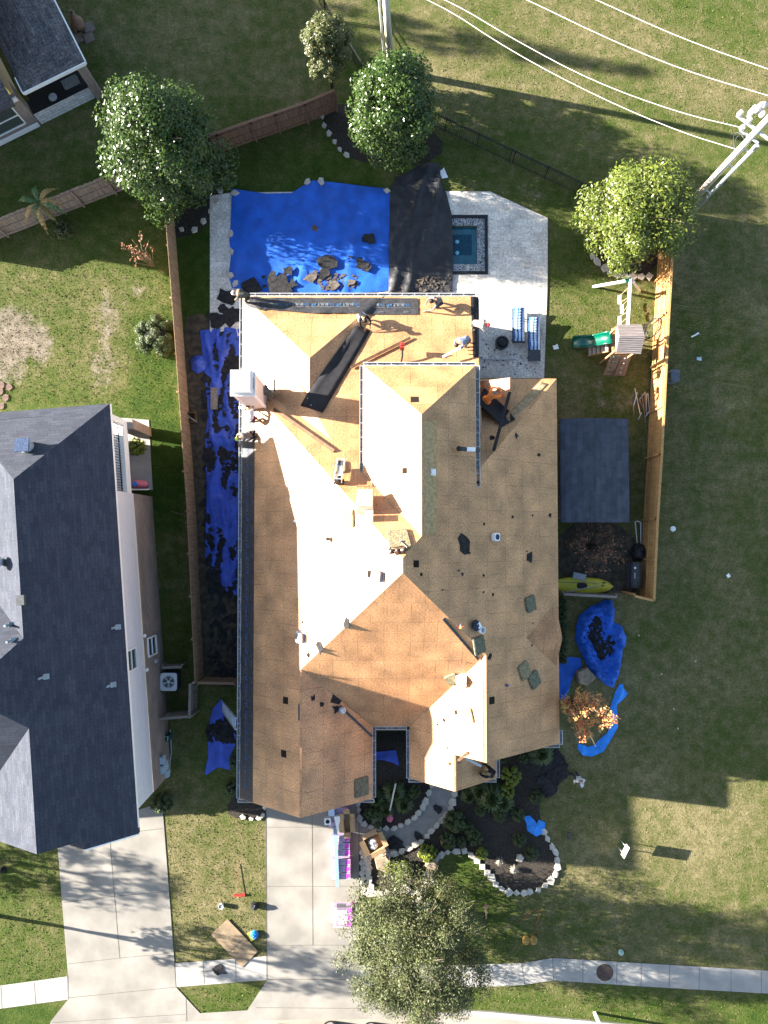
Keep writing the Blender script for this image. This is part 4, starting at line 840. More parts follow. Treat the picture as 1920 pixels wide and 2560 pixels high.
# street trees standing just outside the frame (their shadows cross the neighbour's drive)
tree('street_tree', 'young street tree beside the neighbour driveway', (-12, 2288), 6.8, 1.6, 2.4, 4.6, 2600, .22, LEAFO, 31, clumps=26, r=.10, inner=False)
tree('street_tree', 'spreading street tree past the end of the neighbour lawn', (-420, 2075), 6, 2.0, 1.9, 4.2, 2600, .24, LEAFO, 32, clumps=24, r=.12, inner=False)
tree('tall_tree', 'tall slender tree standing beyond the upper corner house', (-100, -105), 12.8, 1.5, 5.6, 7.4, 3600, .26, LEAFO, 33, taper=.7, clumps=34, r=.16, inner=False)
def bare_bush(name, label, gpx, h, rx, seed, m_leaf, nleaf, leaf, m_tw, ntw=40, cat='tree', lean=(0, 0), cz=None):
    g = P(*gpx); root = thing(name, label, cat, g); rg = random.Random(seed); mb = MB(); tips = []
    for i in range(ntw):
        t = rg.uniform(0, 6.28); q = rx*math.sqrt(rg.uniform(.05, 1)); e = g+Vector((q*math.cos(t)+lean[0], q*math.sin(t)+lean[1], h*rg.uniform(.5, 1))); s = g+Vector((rg.uniform(-.1, .1), rg.uniform(-.1, .1), h*.1)); mid = s.lerp(e, .5)+Vector((rg.uniform(-.2, .2), rg.uniform(-.2, .2), h*.12))
        mb.tube([s, mid, e], [.022, .014, .004], 4); tips += [tuple(mid.lerp(e, rg.uniform(.3, 1))) for _ in range(2)]
        for _ in range(3): s2 = mid.lerp(e, rg.uniform(.2, .9)); e2 = s2+Vector((rg.uniform(-.5, .5), rg.uniform(-.5, .5), rg.uniform(-.1, .4)))*rx*.5; mb.tube([s2, e2], [.009, .003], 3); tips.append(tuple(e2))
    mb.build('branches', m_tw, root)
    if nleaf: leaf_mesh('crown', m_leaf, root, tips, [rx*.13]*len(tips), nleaf, leaf, seed, (g.x, g.y, 0), aspect=.55, rnd=1.1)
    return root
bare_bush('crepe_myrtle', 'bare reddish crepe myrtle with few leaves behind the slate shed', (1465, 1365), 2.6, 1.6, 41, LEAFRB, 420, .12, mat('dark_twig', (.10, .07, .055), var=.3), 60)
bare_bush('crepe_myrtle', 'small tree with glowing orange red autumn leaves over the curved blue tarp', (1412, 1738), 5.3, 1.25, 42, LEAFR, 2100, .14, TWIG, 54, lean=(.15, -.15))
bare_bush('crepe_myrtle', 'thin red leaved sapling beside the long cedar fence', (385, 668), 2.4, .85, 43, LEAFRB, 190, .12, TWIG, 14, lean=(-.35, .45))
def tuft(name, label, px, r, h, n, m, seed, group=None, z0=0, wd=.03, cat='grass tuft'):
    g = P(*px); g.z = z0; rg = np.random.default_rng(seed); a = rg.uniform(0, 2*np.pi, n); q = rg.uniform(.08, 1.0, n)*r; hh = h*rg.uniform(.6, 1.1, n)
    pts = []
    for t, zf in ((0, .0), (.45, .85), (1, .42)): pts.append(np.stack([g.x+np.cos(a)*q*t, g.y+np.sin(a)*q*t, z0+hh*zf+.02], 1))
    s = np.stack([-np.sin(a), np.cos(a), a*0], 1)*wd*r/.6
    v = np.stack([pts[0]-s*.4, pts[0]+s*.4, pts[1]+s, pts[1]-s, pts[1]-s, pts[1]+s, pts[2]+s*.15, pts[2]-s*.15], 1).reshape(-1, 3)
    return tag(tri_mesh(name, v, 4, m, loc=tuple(g)), label, cat, group)
def shrub(name, label, px, r, h, n, m, seed, leaf=.07, group=None, cat='shrub', flat_=1.0):
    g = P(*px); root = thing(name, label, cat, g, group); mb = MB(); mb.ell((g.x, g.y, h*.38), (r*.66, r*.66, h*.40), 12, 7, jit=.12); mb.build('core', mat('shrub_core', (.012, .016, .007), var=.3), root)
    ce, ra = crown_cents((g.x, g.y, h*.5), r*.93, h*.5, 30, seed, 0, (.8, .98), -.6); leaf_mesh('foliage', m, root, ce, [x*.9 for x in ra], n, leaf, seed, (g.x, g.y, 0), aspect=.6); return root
GB = 'clipped box balls in the front bed'
for i, (x, y, r, lb) in enumerate([(732, 1470, .36, 'next to the strap grass, closest to the porch'), (875, 1500, .34, 'between two others, below the big strap grass'), (1020, 1510, .4, 'beside the crumpled bright blue tarp'), (640, 1610, .36, 'near the path above the flowering shrubs'), (1160, 1375, .4, 'just below the black scraps at the bed edge'), (905, 1085, .26, 'under the gable eave beside the porch'), (1060, 1085, .28, 'under the gable eave, farther from the porch')]):
    shrub('box_ball', 'round clipped dark green box ball '+lb, c5(x, y), r, r*1.7, 1500, LEAFB, 50+i, .05, GB)
for i, (x, y, r, lb) in enumerate([(135, 472, .40, 'above another ball, near the stone edge'), (210, 555, .40, 'nearest the lit mulch at the bed tip'), (20, 330, .36, 'half hidden beside the strap grass')]):
    shrub('box_ball', 'round clipped dull green box ball '+lb, c9(x, y), r, r*1.6, 1500, LEAFB, 60+i, .05, GB)
for i, (px, r, h, m_, lb) in enumerate([((1005, 2168), .55, .75, LEAFY, 'bright sunlit green shrub below the open cardboard box'), ((1068, 2125), .52, .7, LEAFY, 'bright yellow green shrub at the outer edge of the curved path'), ((1202, 2128), .32, .6, LEAFY, 'small lit shrub by the stone edge in the front bed'),
        ((975, 2160), .36, .6, LEAFY, 'golden green shrub beside the flat brown boulder'), ((1135, 2045), .62, .8, LEAFB, 'dark leafy shrub along the curved path'), ((1118, 2095), .45, .7, LEAFB, 'dark green shrub near the bend of the path'), ((1185, 2090), .42, .6, LEAFB, 'dark shrub in the middle of the front bed'), ((1152, 2100), .3, .5, LEAFB, 'small dark shrub in the middle of the front bed'),
        ((1275, 1935), .55, .8, LEAFY, 'green leafy shrub below the porch corner'), ((1262, 1975), .45, .7, LEAFY, 'second green leafy shrub lower down from the porch corner'), ((412, 1998), .6, 1.0, LEAFB, 'dark shrub at the front corner of the slate roofed house'), ((585, 1965), .42, .7, LEAFB, 'dark shrub under the corner of the long eave'), ((592, 1900), .35, .7, LEAFB, 'narrow shrub at the wall beside the ragged blue tarp'),
        ((352, 1122), .5, 1.3, LEAFY, 'light green shrub on the patio under the balcony'), ((398, 845), 1.15, 1.1, LEAFB, 'dark spreading shrub against the long cedar fence'), ((945, 2030), .33, .55, LEAFB, 'round shrub near the leaning pole in the courtyard bed'), ((885+60, 2058), .2, .4, LEAFB, 'little round shrub at the tip of the courtyard bed'), ((925, 2028), .33, .55, LEAFB, 'round shrub beside the courtyard strap grass'), ((1035, 1975), .36, .6, LEAFB, 'round shrub at the courtyard side of the path')]):
    shrub('garden_shrub', lb, px, r, h, int(1800*max(1, (r/.5)**2*1.5)), m_, 80+i, .08)
for i in range(8): shrub('hedge_shrub', 'low leafy hedge plant along the side wall below the small gable', (1402+2*(i % 2), 1506+20*i), .28, .5, 700, LEAFB, 120+i, .07, 'hedge plants along the side wall')
for i, (px, r, h) in enumerate([((985, 1975), .75, .7), ((940, 1990), .6, .6), ((1010, 2005), .6, .6), ((965, 2020), .5, .5), ((1225, 1985), .95, .9), ((1195, 1970), .7, .7), ((1255, 2000), .7, .7), ((1350, 1880), .8, .6), ((1170, 1985), .5, .6)]):
    tuft('strap_grass', ['arching dark green strap grass in the courtyard bed', 'arching strap grass in the front bed beside the porch'][i > 3], px, r, h, 520, LIRI, 140+i, 'strap grass clumps', .02)
for i, px in enumerate([c9(20, 610), c9(108, 660)]): tuft('dry_plant', ['pale wispy plant in the lit mulch, closer to the oak', 'pale wispy plant in the middle of the lit mulch'][i], px, .3, .35, 160, mat('pale_leaf', (.25, .23, .18), var=.2), 160+i)
# banana plant
g = P(150, 560); bn = thing('banana_plant', 'ragged banana plant with yellowing leaves in front of the weathered fence', 'plant', g); rg = random.Random(8)
m = MB(); m.tube([g, g+Vector((-.1, .1, 1.0)), g+Vector((-.25, .3, 1.9))], [.1, .09, .06], 7); m.build('stem', mat('banana_stem', (.12, .12, .04)), bn, True); s0 = g+Vector((-.25, .3, 1.9))
LG, LY = mat('banana_green', (.05, .10, .03), rough=.5, var=.3, scale=4), mat('banana_dry', (.26, .17, .06), rough=.6, var=.4, scale=4)
for (dx, dy, L, dry) in ((-.4, 1.25, 1.2, 0), (.9, 1.1, 1.3, 1), (-1.5, .3, 1.4, 0), (1.5, -.5, 1.4, 0), (-1.2, -1.2, 1.3, 1), (.3, -1.5, 1.6, 1), (1.6, .05, 1.1, 1), (-.3, -1.1, .9, 0)):
    d = Vector((dx, dy, 0)).normalized(); sd_ = Vector((-d.y, d.x, 0)); mb = MB(); N_ = 10
    for i in range(N_):
        for sg in (-1, 1):
            t0, t1 = i/N_, (i+.8)/N_; f = lambda t: s0+d*(L*t)+Vector((0, 0, .5*math.sin(t*2.4)-.75*t*t)); wv = .17*math.sin(math.pi*min(1, t0*.9+.12))*rg.uniform(.7, 1.1)
            mb.add([f(t0), f(t1), f(t1)+sd_*sg*wv-Vector((0, 0, .06)), f(t0)+sd_*sg*wv-Vector((0, 0, .06))], [(0, 1, 2, 3)])
    mb.build('leaf', LY if dry else LG, bn)
shrub('garden_shrub', 'ragged low plant at the foot of the banana plant', (165, 580), .55, .6, 500, LEAFD, 171, .12)
# turf blades in the sunlit and nearer lawns
GB1 = mat('grass_blade', (.048, .075, .014), rough=.9, col2=(.20, .17, .085), scale=1.3, coord='Object', detail=6)
blades('grass_tufts', [((-60, 560, 440, 1010), 60), ((280, 1010, 440, 1230), 40), ((1370, 640, 1640, 880), 55), ((1240, 1960, 1920, 2420), 30), ((415, 2030, 660, 2400), 60), ((0, 2080, 160, 2450), 50), ((1100, 0, 1920, 330), 28), ((440, 2470, 640, 2530), 60), ((1180, 2470, 1920, 2550), 40), ((1180, 2150, 1280, 2400), 50)], GB1, 5)
# ================================================================ tarps and torn-off shingles
cp_ = crop(540, 440, .4219); cf = crop(380, 1640, .1627)
def pool_z(x, y, d):
    sag = -.10*min(1, d/1.2); return max(.06, .13+sag+max(0, fold(x, y, .05, 1.35, .55, 3))*min(1, .3+d)) if y < 18 else .08
sheet('pool_tarp', 'large flat royal blue tarp stretched over the swimming pool', 'tarp', [cp_(*q) for q in [(95, 75), (300, 105), (450, 100), (525, 50), (570, 25), (630, 28), (1030, 80), (1026, 300), (1022, 680), (760, 700), (480, 700), (300, 690), (95, 665), (75, 590), (88, 470), (78, 380), (85, 300)]], BLUE, .10, .22, zf=lambda x, y, d: .075+max(0, fold(x, y, .10, 1.3, .5, 3)+fold(x, y, .10, .55, .35, 8)*.8)*min(1, .3+d*1.2)+(.05*abs(noise.noise(Vector((x*5, y*1.5, 2)))) if y < 14.4 else 0))
sheet('pool_tarp', 'matt black tarp between the royal blue tarp and the spa', 'tarp', [(976, 471), (987, 447), (1030, 420), (1062, 408), (1099, 409), (1103, 463), (1116, 482), (1130, 540), (1133, 680), (1130, 731), (1060, 733), (971, 733), (973, 600)], BTARP, .11, .14, .20, 1.3, .75, 11)
sheet('tarp', 'long rumpled violet blue tarp strewn with torn shingles beside the long wall', 'tarp', [(500, 827), (560, 818), (606, 822), (606, 1490), (570, 1484), (540, 1440), (513, 1390), (517, 1250), (513, 1100), (520, 1030), (516, 980), (508, 900)], BLUE3, .04, .11, .22, 1.5, 1.6, 21)
sheet('tarp', 'bunched up ball of blue tarp beside the cedar fence', 'tarp', [(477, 900), (490, 888), (505, 890), (516, 905), (512, 925), (495, 936), (480, 925)], BLUE3, .05, .10, zf=lambda x, y, d: .05+min(.42, d*1.3)+.12*fold(x*2, y*2, 1, .5, 1.6, 4))
sheet('tarp', 'ragged narrow blue tarp at the foot of the aluminium ladder', 'tarp', [(554, 1746), (561, 1755), (572, 1790), (600, 1790), (598, 1840), (575, 1890), (575, 1925), (545, 1918), (515, 1938), (512, 1932), (520, 1895), (520, 1850), (525, 1800), (533, 1770)], BLUE3, .04, .12, .07, 1.4, 1.5, 31)
c6p = lambda L: [c6(*q) for q in L]
def ringz(cx, cy, rr):
    return lambda x, y, d: .05+(.15+.75*abs(noise.noise(Vector((x*1.9, y*1.9, 4)))))*math.exp(-((d-.32)**2)/.07)+max(0, fold(x, y, .30, math.atan2(y-cy, x-cx)*.5+.6, 2.6, 6)+max(0, fold(x, y, .22, 2.1, 2.2, 16)))*min(1, d*4)
q = P(*c6(410, 1190)); sheet('tarp', 'big crumpled blue tarp gathered round a heap of black shingles', 'tarp', c6p([(235, 1080), (260, 1000), (350, 930), (400, 915), (440, 885), (500, 885), (520, 960), (515, 1050), (570, 1080), (605, 1160), (600, 1220), (580, 1250), (570, 1330), (555, 1420), (510, 1535), (460, 1520), (400, 1465), (330, 1400), (270, 1280), (225, 1180)]), BLUE, .04, .11, zf=ringz(q.x, q.y, 1))
sheet('tarp', 'rumpled blue tarp lying partly under the side eave near the autumn tree', 'tarp', c6p([(80, 1312), (170, 1310), (270, 1315), (280, 1380), (235, 1420), (200, 1490), (185, 1560), (150, 1625), (80, 1620)]), BLUE, .04, .11, .14, 1.0, 1.4, 41)
sheet('tarp', 'bright blue tarp curving under the glowing autumn tree', 'tarp', c6p([(530, 1560), (560, 1510), (585, 1512), (590, 1545), (622, 1580), (580, 1630), (540, 1660), (548, 1830), (510, 1900), (440, 2010), (350, 2048), (285, 2038), (248, 1990), (255, 1950), (330, 1975), (380, 1960), (400, 1930), (470, 1870), (500, 1780), (490, 1680)]), BLUE2, .04, .10, .16, .9, 1.4, 51)
sheet('tarp', 'small crumpled bright blue tarp at the stone edge of the front bed', 'tarp', [c9(*q) for q in [(165, 345), (205, 338), (240, 372), (245, 390), (262, 362), (300, 380), (298, 420), (292, 445), (245, 466), (190, 430), (185, 385)]], BLUE2, .05, .09, .16, .5, 1.8, 61)
sheet('tarp', 'scrap of blue tarp beneath the courtyard gutter', 'tarp', [(935, 1880), (960, 1878), (990, 1875), (998, 1915), (985, 1908), (960, 1900), (938, 1900)], BLUE3, .05, .10, .10, .5, 1.8, 71)
# heaps of stripped shingles: fine litter that nobody could count, one object per heap
def litter(name, label, px, m, n, seed, s=(.12, .34), z=.05, pile=.0, cat='debris', tilt=.16):
    random.seed(seed); pts = [(p.x, p.y) for p in PL(px)]; xs = [p[0] for p in pts]; ys = [p[1] for p in pts]; mb = MB(); k = 0
    seg = resample([Vector(p) for p in pts], .3)
    while k < n:
        x, y = random.uniform(min(xs), max(xs)), random.uniform(min(ys), max(ys))
        if not inside((x, y), pts): continue
        d = min((Vector((x, y))-s_).length for s_ in seg)
        r = random.uniform(*s); pl = blob_poly(0, 0, r*.6, random.choice((4, 5, 6, 7)), .4, random.uniform(1, 1.8), random.uniform(0, 6.3))
        tl = Matrix.Rotation(random.uniform(-tilt, tilt), 3, 'X') @ Matrix.Rotation(random.uniform(-tilt, tilt), 3, 'Y'); z0 = z+random.uniform(0, .06)+pile*min(1, d/.6)*random.random()
        vs = [Vector((x, y, z0))+tl@Vector((p.x, p.y, 0)) for p in pl]; mb.face(vs); k += 1
    c = P(*px[0]); o = mb.build(name, m, loc=tuple(c)); sf = o.modifiers.new('thick', 'SOLIDIFY'); sf.thickness = .012
    return tag(o, label, cat, kind='stuff')
SC2 = mat('dark_scrap', (.020, .019, .020), rough=.95, var=.5, scale=5, bump=.4)
for i, (px, n_, sz) in enumerate([([(545, 840), (606, 860), (606, 960), (560, 960), (540, 900)], 110, (.2, .5)), ([(535, 975), (606, 960), (606, 1040), (540, 1040)], 80, (.15, .4)), ([(525, 1060), (600, 1060), (600, 1130), (520, 1140)], 26, (.2, .5)), ([(545, 1190), (606, 1150), (606, 1300), (570, 1300)], 90, (.15, .4)), ([(515, 1130), (606, 1130), (606, 1200), (515, 1200)], 28, (.15, .5)),
        ([(513, 1300), (600, 1330), (606, 1420), (515, 1410)], 26, (.15, .5)), ([(520, 1395), (606, 1395), (606, 1490), (530, 1480)], 120, (.15, .45)), ([(525, 1480), (606, 1480), (606, 1690), (530, 1690)], 60, (.1, .35))]):
    litter('shingle_litter', ['torn black shingles over the top of the long blue tarp', 'torn shingles on the long tarp opposite the chimney', 'torn shingles on the long tarp under the kneeling worker', 'torn shingles along the wall half way down the long tarp', 'scattered shingles on the middle of the long tarp', 'torn shingles on the lower middle of the long tarp', 'heap of shingles covering the bottom end of the long tarp', 'dark shingle rubble on bare soil below the long tarp'][i], px, SC2, int(n_*1.35), 200+i, (sz[0]*.7, sz[1]))
litter('shingle_litter', 'brown black scraps along the fence side of the long tarp', [(508, 940), (545, 960), (545, 1400), (520, 1400), (514, 1200)], SC2, 75, 219, (.1, .42))
litter('shingle_litter', 'torn shingles on the narrow tarp beside the ladder', [cf(1090, 980), cf(1240, 960), cf(1330, 1100), cf(1200, 1300), cf(1080, 1280), cf(880, 1240), cf(890, 1060), cf(1000, 980)], SC2, 60, 210, (.15, .45))
litter('shingle_litter', 'black shingle heap inside the big gathered blue tarp', c6p([(285, 1165), (330, 1040), (385, 1020), (430, 1090), (440, 1180), (550, 1165), (500, 1260), (480, 1300), (400, 1310), (345, 1240)]), SC2, 200, 211, (.2, .5), .12, .3, tilt=.4)
litter('shingle_litter', 'dark crumbs of shingle along the wall edge of the blue pool tarp', [cp_(*q) for q in [(510, 580), (640, 560), (840, 600), (830, 670), (640, 680)]], mat('shingle_brown', (.085, .068, .052), var=.4, scale=6), 150, 212, (.03, .16), .13, tilt=.06)
litter('shingle_litter', 'loose shingle crumbs at the foot of the black pool tarp', [(985, 700), (1125, 690), (1128, 731), (980, 731)], mat('shingle_brown', (.085, .068, .052)), 130, 213, (.03, .13), .14, tilt=.06)
litter('shingle_litter', 'black granules and crumbs swept across the pale paving near the fire pit', [(1205, 845), (1230, 855), (1300, 885), (1355, 935), (1320, 942), (1200, 935)], SC2, 60, 214, (.02, .07), .055)
def scrap(label, u, v, r, seed, m=None, on='ground', z=.06, jit=.45, n_=9, sx=1.2, group=None, name='shingle_scrap'):
    random.seed(seed); p = R(u, v) if on == 'roof' else P(u, v, z); Mx = rframe(p) if on == 'roof' else Matrix.Identity(3); pl = blob_poly(0, 0, r, n_, jit, sx, random.uniform(0, 6)); mb = MB(); k = len(pl)
    lo = [p+Mx@Vector((q.x, q.y, .008)) for q in pl]; hi = [p+Mx@Vector((q.x*.99, q.y*.99, .022+.03*random.random())) for q in pl]
    mb.add(lo+hi, [tuple(range(k, 2*k)), tuple(range(k))[::-1]]+[(i, (i+1) % k, k+(i+1) % k, k+i) for i in range(k)]); return top(mb, name, label, 'shingle scrap', m or SC2, tuple(p), group)
PT = 'shingle scraps lying on the blue pool tarp'
for i, (x, y, r, lb, mm) in enumerate([(900, 372, .36, 'rounded black scrap alone on the far half', SC2), (588, 313, .16, 'small rust brown scrap alone in the middle', LUMBER), (655, 505, .45, 'tall jagged black scrap entering the sunlit patch', SC2), (862, 525, .30, 'black scrap at the sunlit corner nearest the black tarp', SC2), (893, 545, .24, 'smaller black scrap beside the one near the black tarp', SC2), (640, 578, .30, 'flat black scrap inside the sunlit patch', SC2),
        (425, 562, .26, 'black scrap at the shaded end', SC2), (335, 596, .30, 'square black scrap in the shade', SC2), (368, 660, .62, 'largest black scrap against the roof edge', SC2), (455, 640, .24, 'black scrap next to the largest one', SC2), (195, 660, .5, 'ragged black scrap near the tarp corner', SC2), (280, 600, .10, 'tiny black scrap in the shade', SC2), (290, 655, .10, 'tiny black scrap beside the roof edge', SC2), (570, 600, .26, 'long brown scrap in the sunlit patch', SCRAPB), (700, 640, .30, 'broad brown scrap in the sunlit patch', SCRAPB), (800, 630, .24, 'brown scrap at the end of the sunlit patch', SCRAPB), (798, 480, .09, 'speck of shingle above the sunlit patch', SC2)]):
    scrap(lb+' on the pool tarp', *cp_(x, y), r, 300+i, mm, z=.20, group=PT, sx=1.5 if 'long' in lb or 'tall' in lb else 1.15)
DT = 'shingle scraps lying on the pale deck by the long tarp'
for i, (x, y, r, lb) in enumerate([(1465, 255, .40, 'biggest ragged scrap'), (1505, 300, .15, 'small scrap below the biggest one'), (1450, 350, .3, 'scrap in the middle'), (1490, 380, .35, 'scrap near the wall'), (1400, 410, .42, 'wide scrap at the outer edge'), (1520, 400, .45, 'large scrap against the eave'), (1440, 395, .2, 'small scrap between two large ones'), (1385, 425, .16, 'tiny scrap at the very edge')]): scrap(lb+' on the pale deck above the long tarp', *c4(x, y), r, 330+i, z=.06, group=DT)
for i, (u, v, r, lb) in enumerate([(1160, 1362, .34, 'jagged dark shingle scrap alone on the wide shaded slope'), (1323, 1394, .22, 'torn wedge of dark shingle on the wide shaded slope'), (1291, 1090, .10, 'small torn shingle near the black tube'), (1229, 1095, .12, 'thin dark scrap near the foot of the black tube'), (1195, 1206, .08, 'tiny dark scrap below the roll on the gutter'), (1374, 1288, .09, 'tiny black scrap near the slate shed roof'), (1347, 1137, .09, 'small dark strip high on the shaded slope'), (783, 1745, .12, 'dark scrap beside the hip over the garage'), (805, 1760, .13, 'dark scrap below another above the garage'), (838, 1750, .26, 'ragged dark scrap at the end of the flashing bar'), (842, 1772, .2, 'dark scrap beside the white vent cap'), (800, 1620, .2, 'dark scrap on the sunlit hip above the front gable'), (868, 1560, .18, 'dark scrap on the boundary of the glaring slope'), (1140, 1780, .08, 'tiny scrap beside the sunlit front slope'), (1110, 1800, .07, 'tiny scrap on the front slope'), (1225, 1640, .12, 'scrap near the dark foam pad')]):
    scrap(lb, u, v, r, 350+i, on='roof')
GS = 'dark shingle scraps on the curved path'
for u, v, r, lb in ((c8(1255, 172)[0], c8(1255, 172)[1], .22, 'arrow shaped dark scrap across the curved path'), (c8(965, 415)[0], c8(965, 415)[1], .36, 'large ragged dark scrap near the cardboard box'), (c8(1000, 440)[0], c8(1000, 440)[1], .24, 'dark scrap touching the stones near the cardboard box'), (c8(1130, 365)[0], c8(1130, 365)[1], .26, 'three pointed dark scrap by the path stones')): scrap(lb, u, v, r, int(u), group=GS)
for i, (x, y, r) in enumerate([(1320, 1120, .5), (1300, 1180, .55), (1345, 1220, .5), (1240, 1290, .42), (1260, 1330, .35), (1230, 1100, .3), (1370, 1190, .35)]): scrap('black roofing sheet scrap tossed across the stone edge of the front bed', *c5(x, y), r, 380+i, z=.05+.01*i, group='roofing sheets across the bed edge')
scrap('brown black leaf of shingle lying on the pavement between the driveways', *c7(1425, 1310), .26, 391, z=.04)
for i in range(16):
    random.seed(400+i); u, v = random.uniform(1080, 1385), random.uniform(1230, 1830); p = R(u, v); scrap('speck of torn shingle on the broad shaded roof slope', u, v, random.uniform(.025, .055), 420+i, on='roof', group='shingle specks on the shaded slope')
# ---------------------------------------------------------------- stones
def stone(label, p, r, seed, m=LIME, group=None, cat='stone', name='edging_stone', h=.12, sx=1.0, rot=0):
    random.seed(seed); pl = blob_poly(p[0], p[1], r, random.choice((4, 5, 5)), .24, sx, rot); mb = MB(); k = len(pl); z = p[2] if len(p) > 2 else 0; c = Vector((p[0], p[1]))
    vs = [(q.x, q.y, z) for q in pl]+[(q.x, q.y, z+h*.75) for q in pl]+[(*(c+(q-c)*.9), z+h*random.uniform(.9, 1.05)) for q in pl]
    mb.add(vs, [tuple(range(2*k, 3*k))]+[(j*k+i, j*k+(i+1) % k, (j+1)*k+(i+1) % k, (j+1)*k+i) for j in (0, 1) for i in range(k)]); return top(mb, name, label, cat, m, (p[0], p[1], z), group)
def edging(px, label, group, step=.42, seed=0, r=.19, gap=.0):
    pts = resample([P(*q) for q in px], .05, False); L = 0; last = -9
    for i in range(1, len(pts)):
        L += (pts[i]-pts[i-1]).length
        if L-last > step*random.Random(seed+i).uniform(.8, 1.15) and random.Random(seed*7+i).random() > gap:
            d = pts[i]-pts[i-1]; stone(label, (pts[i].x, pts[i].y), r*random.Random(i).uniform(.8, 1.15), seed*100+i, group=group, sx=1.25, rot=math.atan2(d.y, d.x)); last = L
edging(OUT_EDGE[:-1], 'pale limestone edging block on the outer side of the curved path', 'edging stones on the outer path side', seed=1)
edging(IN_EDGE+[(895, 2000)], 'pale limestone edging block between the courtyard bed and the curved path', 'edging stones round the courtyard bed', seed=2)
edging(BED2[8:28], 'pale limestone edging block round the lobe of the front bed', 'edging stones round the front bed', seed=3)
edging([(912, 2140), (918, 2165), (922, 2200), (928, 2230), (975, 2260), (1040, 2290), (1065, 2245), (1060, 2190), (1085, 2150)], 'limestone block edging the bed under the live oak', 'edging stones under the live oak', seed=4, step=.5)
edging(BED3[:5], 'limestone edging block below the bright round tree', 'edging stones below the bright round tree', seed=5, step=.45, r=.21)
edging(BED4[:5], 'small limestone block edging the dark bed under the middle magnolia', 'edging stones under the middle magnolia', seed=6, step=.55, r=.15)
edging([(664, 1995), (662, 2025), (655, 2044), (630, 2046), (600, 2040)], 'limestone edging block beside the garage corner', 'edging stones by the garage corner', seed=7, step=.4, r=.15)
edging([(430, 560), (455, 575), (480, 580), (505, 560), (545, 500), (566, 430), (566, 410)], 'stone edging block under the tall corner magnolia', 'edging stones under the corner magnolia', seed=8, step=.7, r=.17)
for lb, px, r, h, m_ in (('large brown boulder beside the open cardboard box', (958, 2155), .48, .4, BOULD), ('brown boulder half hidden by the oak next to the shrub', (1078, 2158), .42, .4, BOULD), ('flat tan stone in the sunlit mulch', c9(145, 590), .24, .2, LIME), ('small brown boulder in the middle of the front bed', c8(1305, 392), .3, .28, BOULD), ('round brown boulder under the side eave tarp', c6(285, 1455), .55, .5, BOULD), ('yellowish stone near the foot of the leaning courtyard pole', c8(838, 238), .30, .2, PADG),
        ('white rock in a gap of the oak crown', (1052, 2255), .5, .3, LIME), ('small white rock under the oak', (1075, 2200), .3, .2, LIME), ('white rock near the trunk of the oak', (1015, 2220), .26, .2, LIME)): p = P(*px); stone(lb, (p.x, p.y), r, int(px[0]), m_, cat='boulder', name='boulder', h=h)
TS = 'stones weighing down the pool tarp'
for i, (x, y, lb) in enumerate([(110, 103, 'at its far corner next to the tall magnolia'), (543, 36, 'at the peak of its far edge'), (622, 33, 'near another at the peak of its far edge'), (1012, 88, 'at its far corner next to the black tarp'), (88, 345, 'upper middle of its short edge'), (92, 448, 'lower middle of its short edge'), (88, 590, 'low on its short edge'), (115, 640, 'at its near corner')]): p = P(*cp_(x, y), .1); stone('grey white stone on the pool tarp '+lb, (p.x, p.y, .1), .17, 500+i, group=TS, name='tarp_stone', h=.12, sx=1.4, rot=i)
# ---------------------------------------------------------------- yard things
# slate shed
g = P(1480, 1180); sh = thing('garden_shed', 'garden shed with a low slate coloured gable roof beside the house', 'shed', g)
x0, x1 = P(1392, 0, 2.45).x, P(1559, 0, 2.4).x; y1_, y0_ = P(0, 1047, 2.4).y, P(0, 1306, 2.4).y; xm = (x0+x1)/2
rm, wm = MB(), MB(); roof_mesh(rm, rect(x0, x1, y0_, y1_), [(2.4-.16*x0, .16, 0), (2.4+.16*x1, -.16, 0)], th=.1, walls_mb=wm, inset=.25); rm.build('roof', SHED_R, sh); wm.build('wall', BEIGE, sh)
# swing set
g = P(1560, 820); ps = thing('swing_set', 'wooden swing set with a green slide, plank roof and climbing ramp', 'playset', g)
def pz(u, v, z): return P(u, v, z)
m = MB(); m.beam(pz(1576, 697, 2.35), pz(1569, 818, 2.35), .12, .14); m.build('swing_beam', WHITE, ps)
for (u, v, u2, v2) in ((1573, 701, 1483, 717), (1581, 701, 1600, 715)): m = MB(); m.beam(pz(u, v, 2.3), P(u2, v2, 0) if u2 < 1500 else P(1600, 728, 0), .11, .11); m.build('leg', WHITE, ps)
m = MB(); m.box(pz(1571, 702, 2.25), (.35, .2, .25)); m.build('bracket', GREENP, ps)
for (v1, v2, vs_, us_) in ((716, 742, 748, 1550), (746, 760, 772, 1556), (776, 790, 800, 1550)):
    s_ = P(us_, vs_, .6); m = MB()
    m.tube([pz(1574, v1, 2.3), s_+Vector((0, .2, .02))], .012, 4); m.tube([pz(1573, v2, 2.3), s_+Vector((0, -.2, .02))], .012, 4); rp = m.build('rope', PAPER, ps); m = MB()
    n_ = 6; vsx = [s_+Vector((x, y, -.10*math.cos(y*3)))for y in (-.25, -.12, 0, .12, .25) for x in (-.1, .1)]; m.add(vsx, [(i*2, i*2+1, i*2+3, i*2+2) for i in range(4)]); m.build('seat', mat('pale_blue_plastic', (.45, .56, .66)), rp)
rm = MB(); zr_ = 3.35
ra, rb, rc, rd, re_, rg_ = pz(1542, 812, 2.85), pz(1603, 812, 2.85), pz(1611, 842, zr_), pz(1601, 886, 2.75), pz(1539, 883, 2.75), pz(1547, 842, zr_)
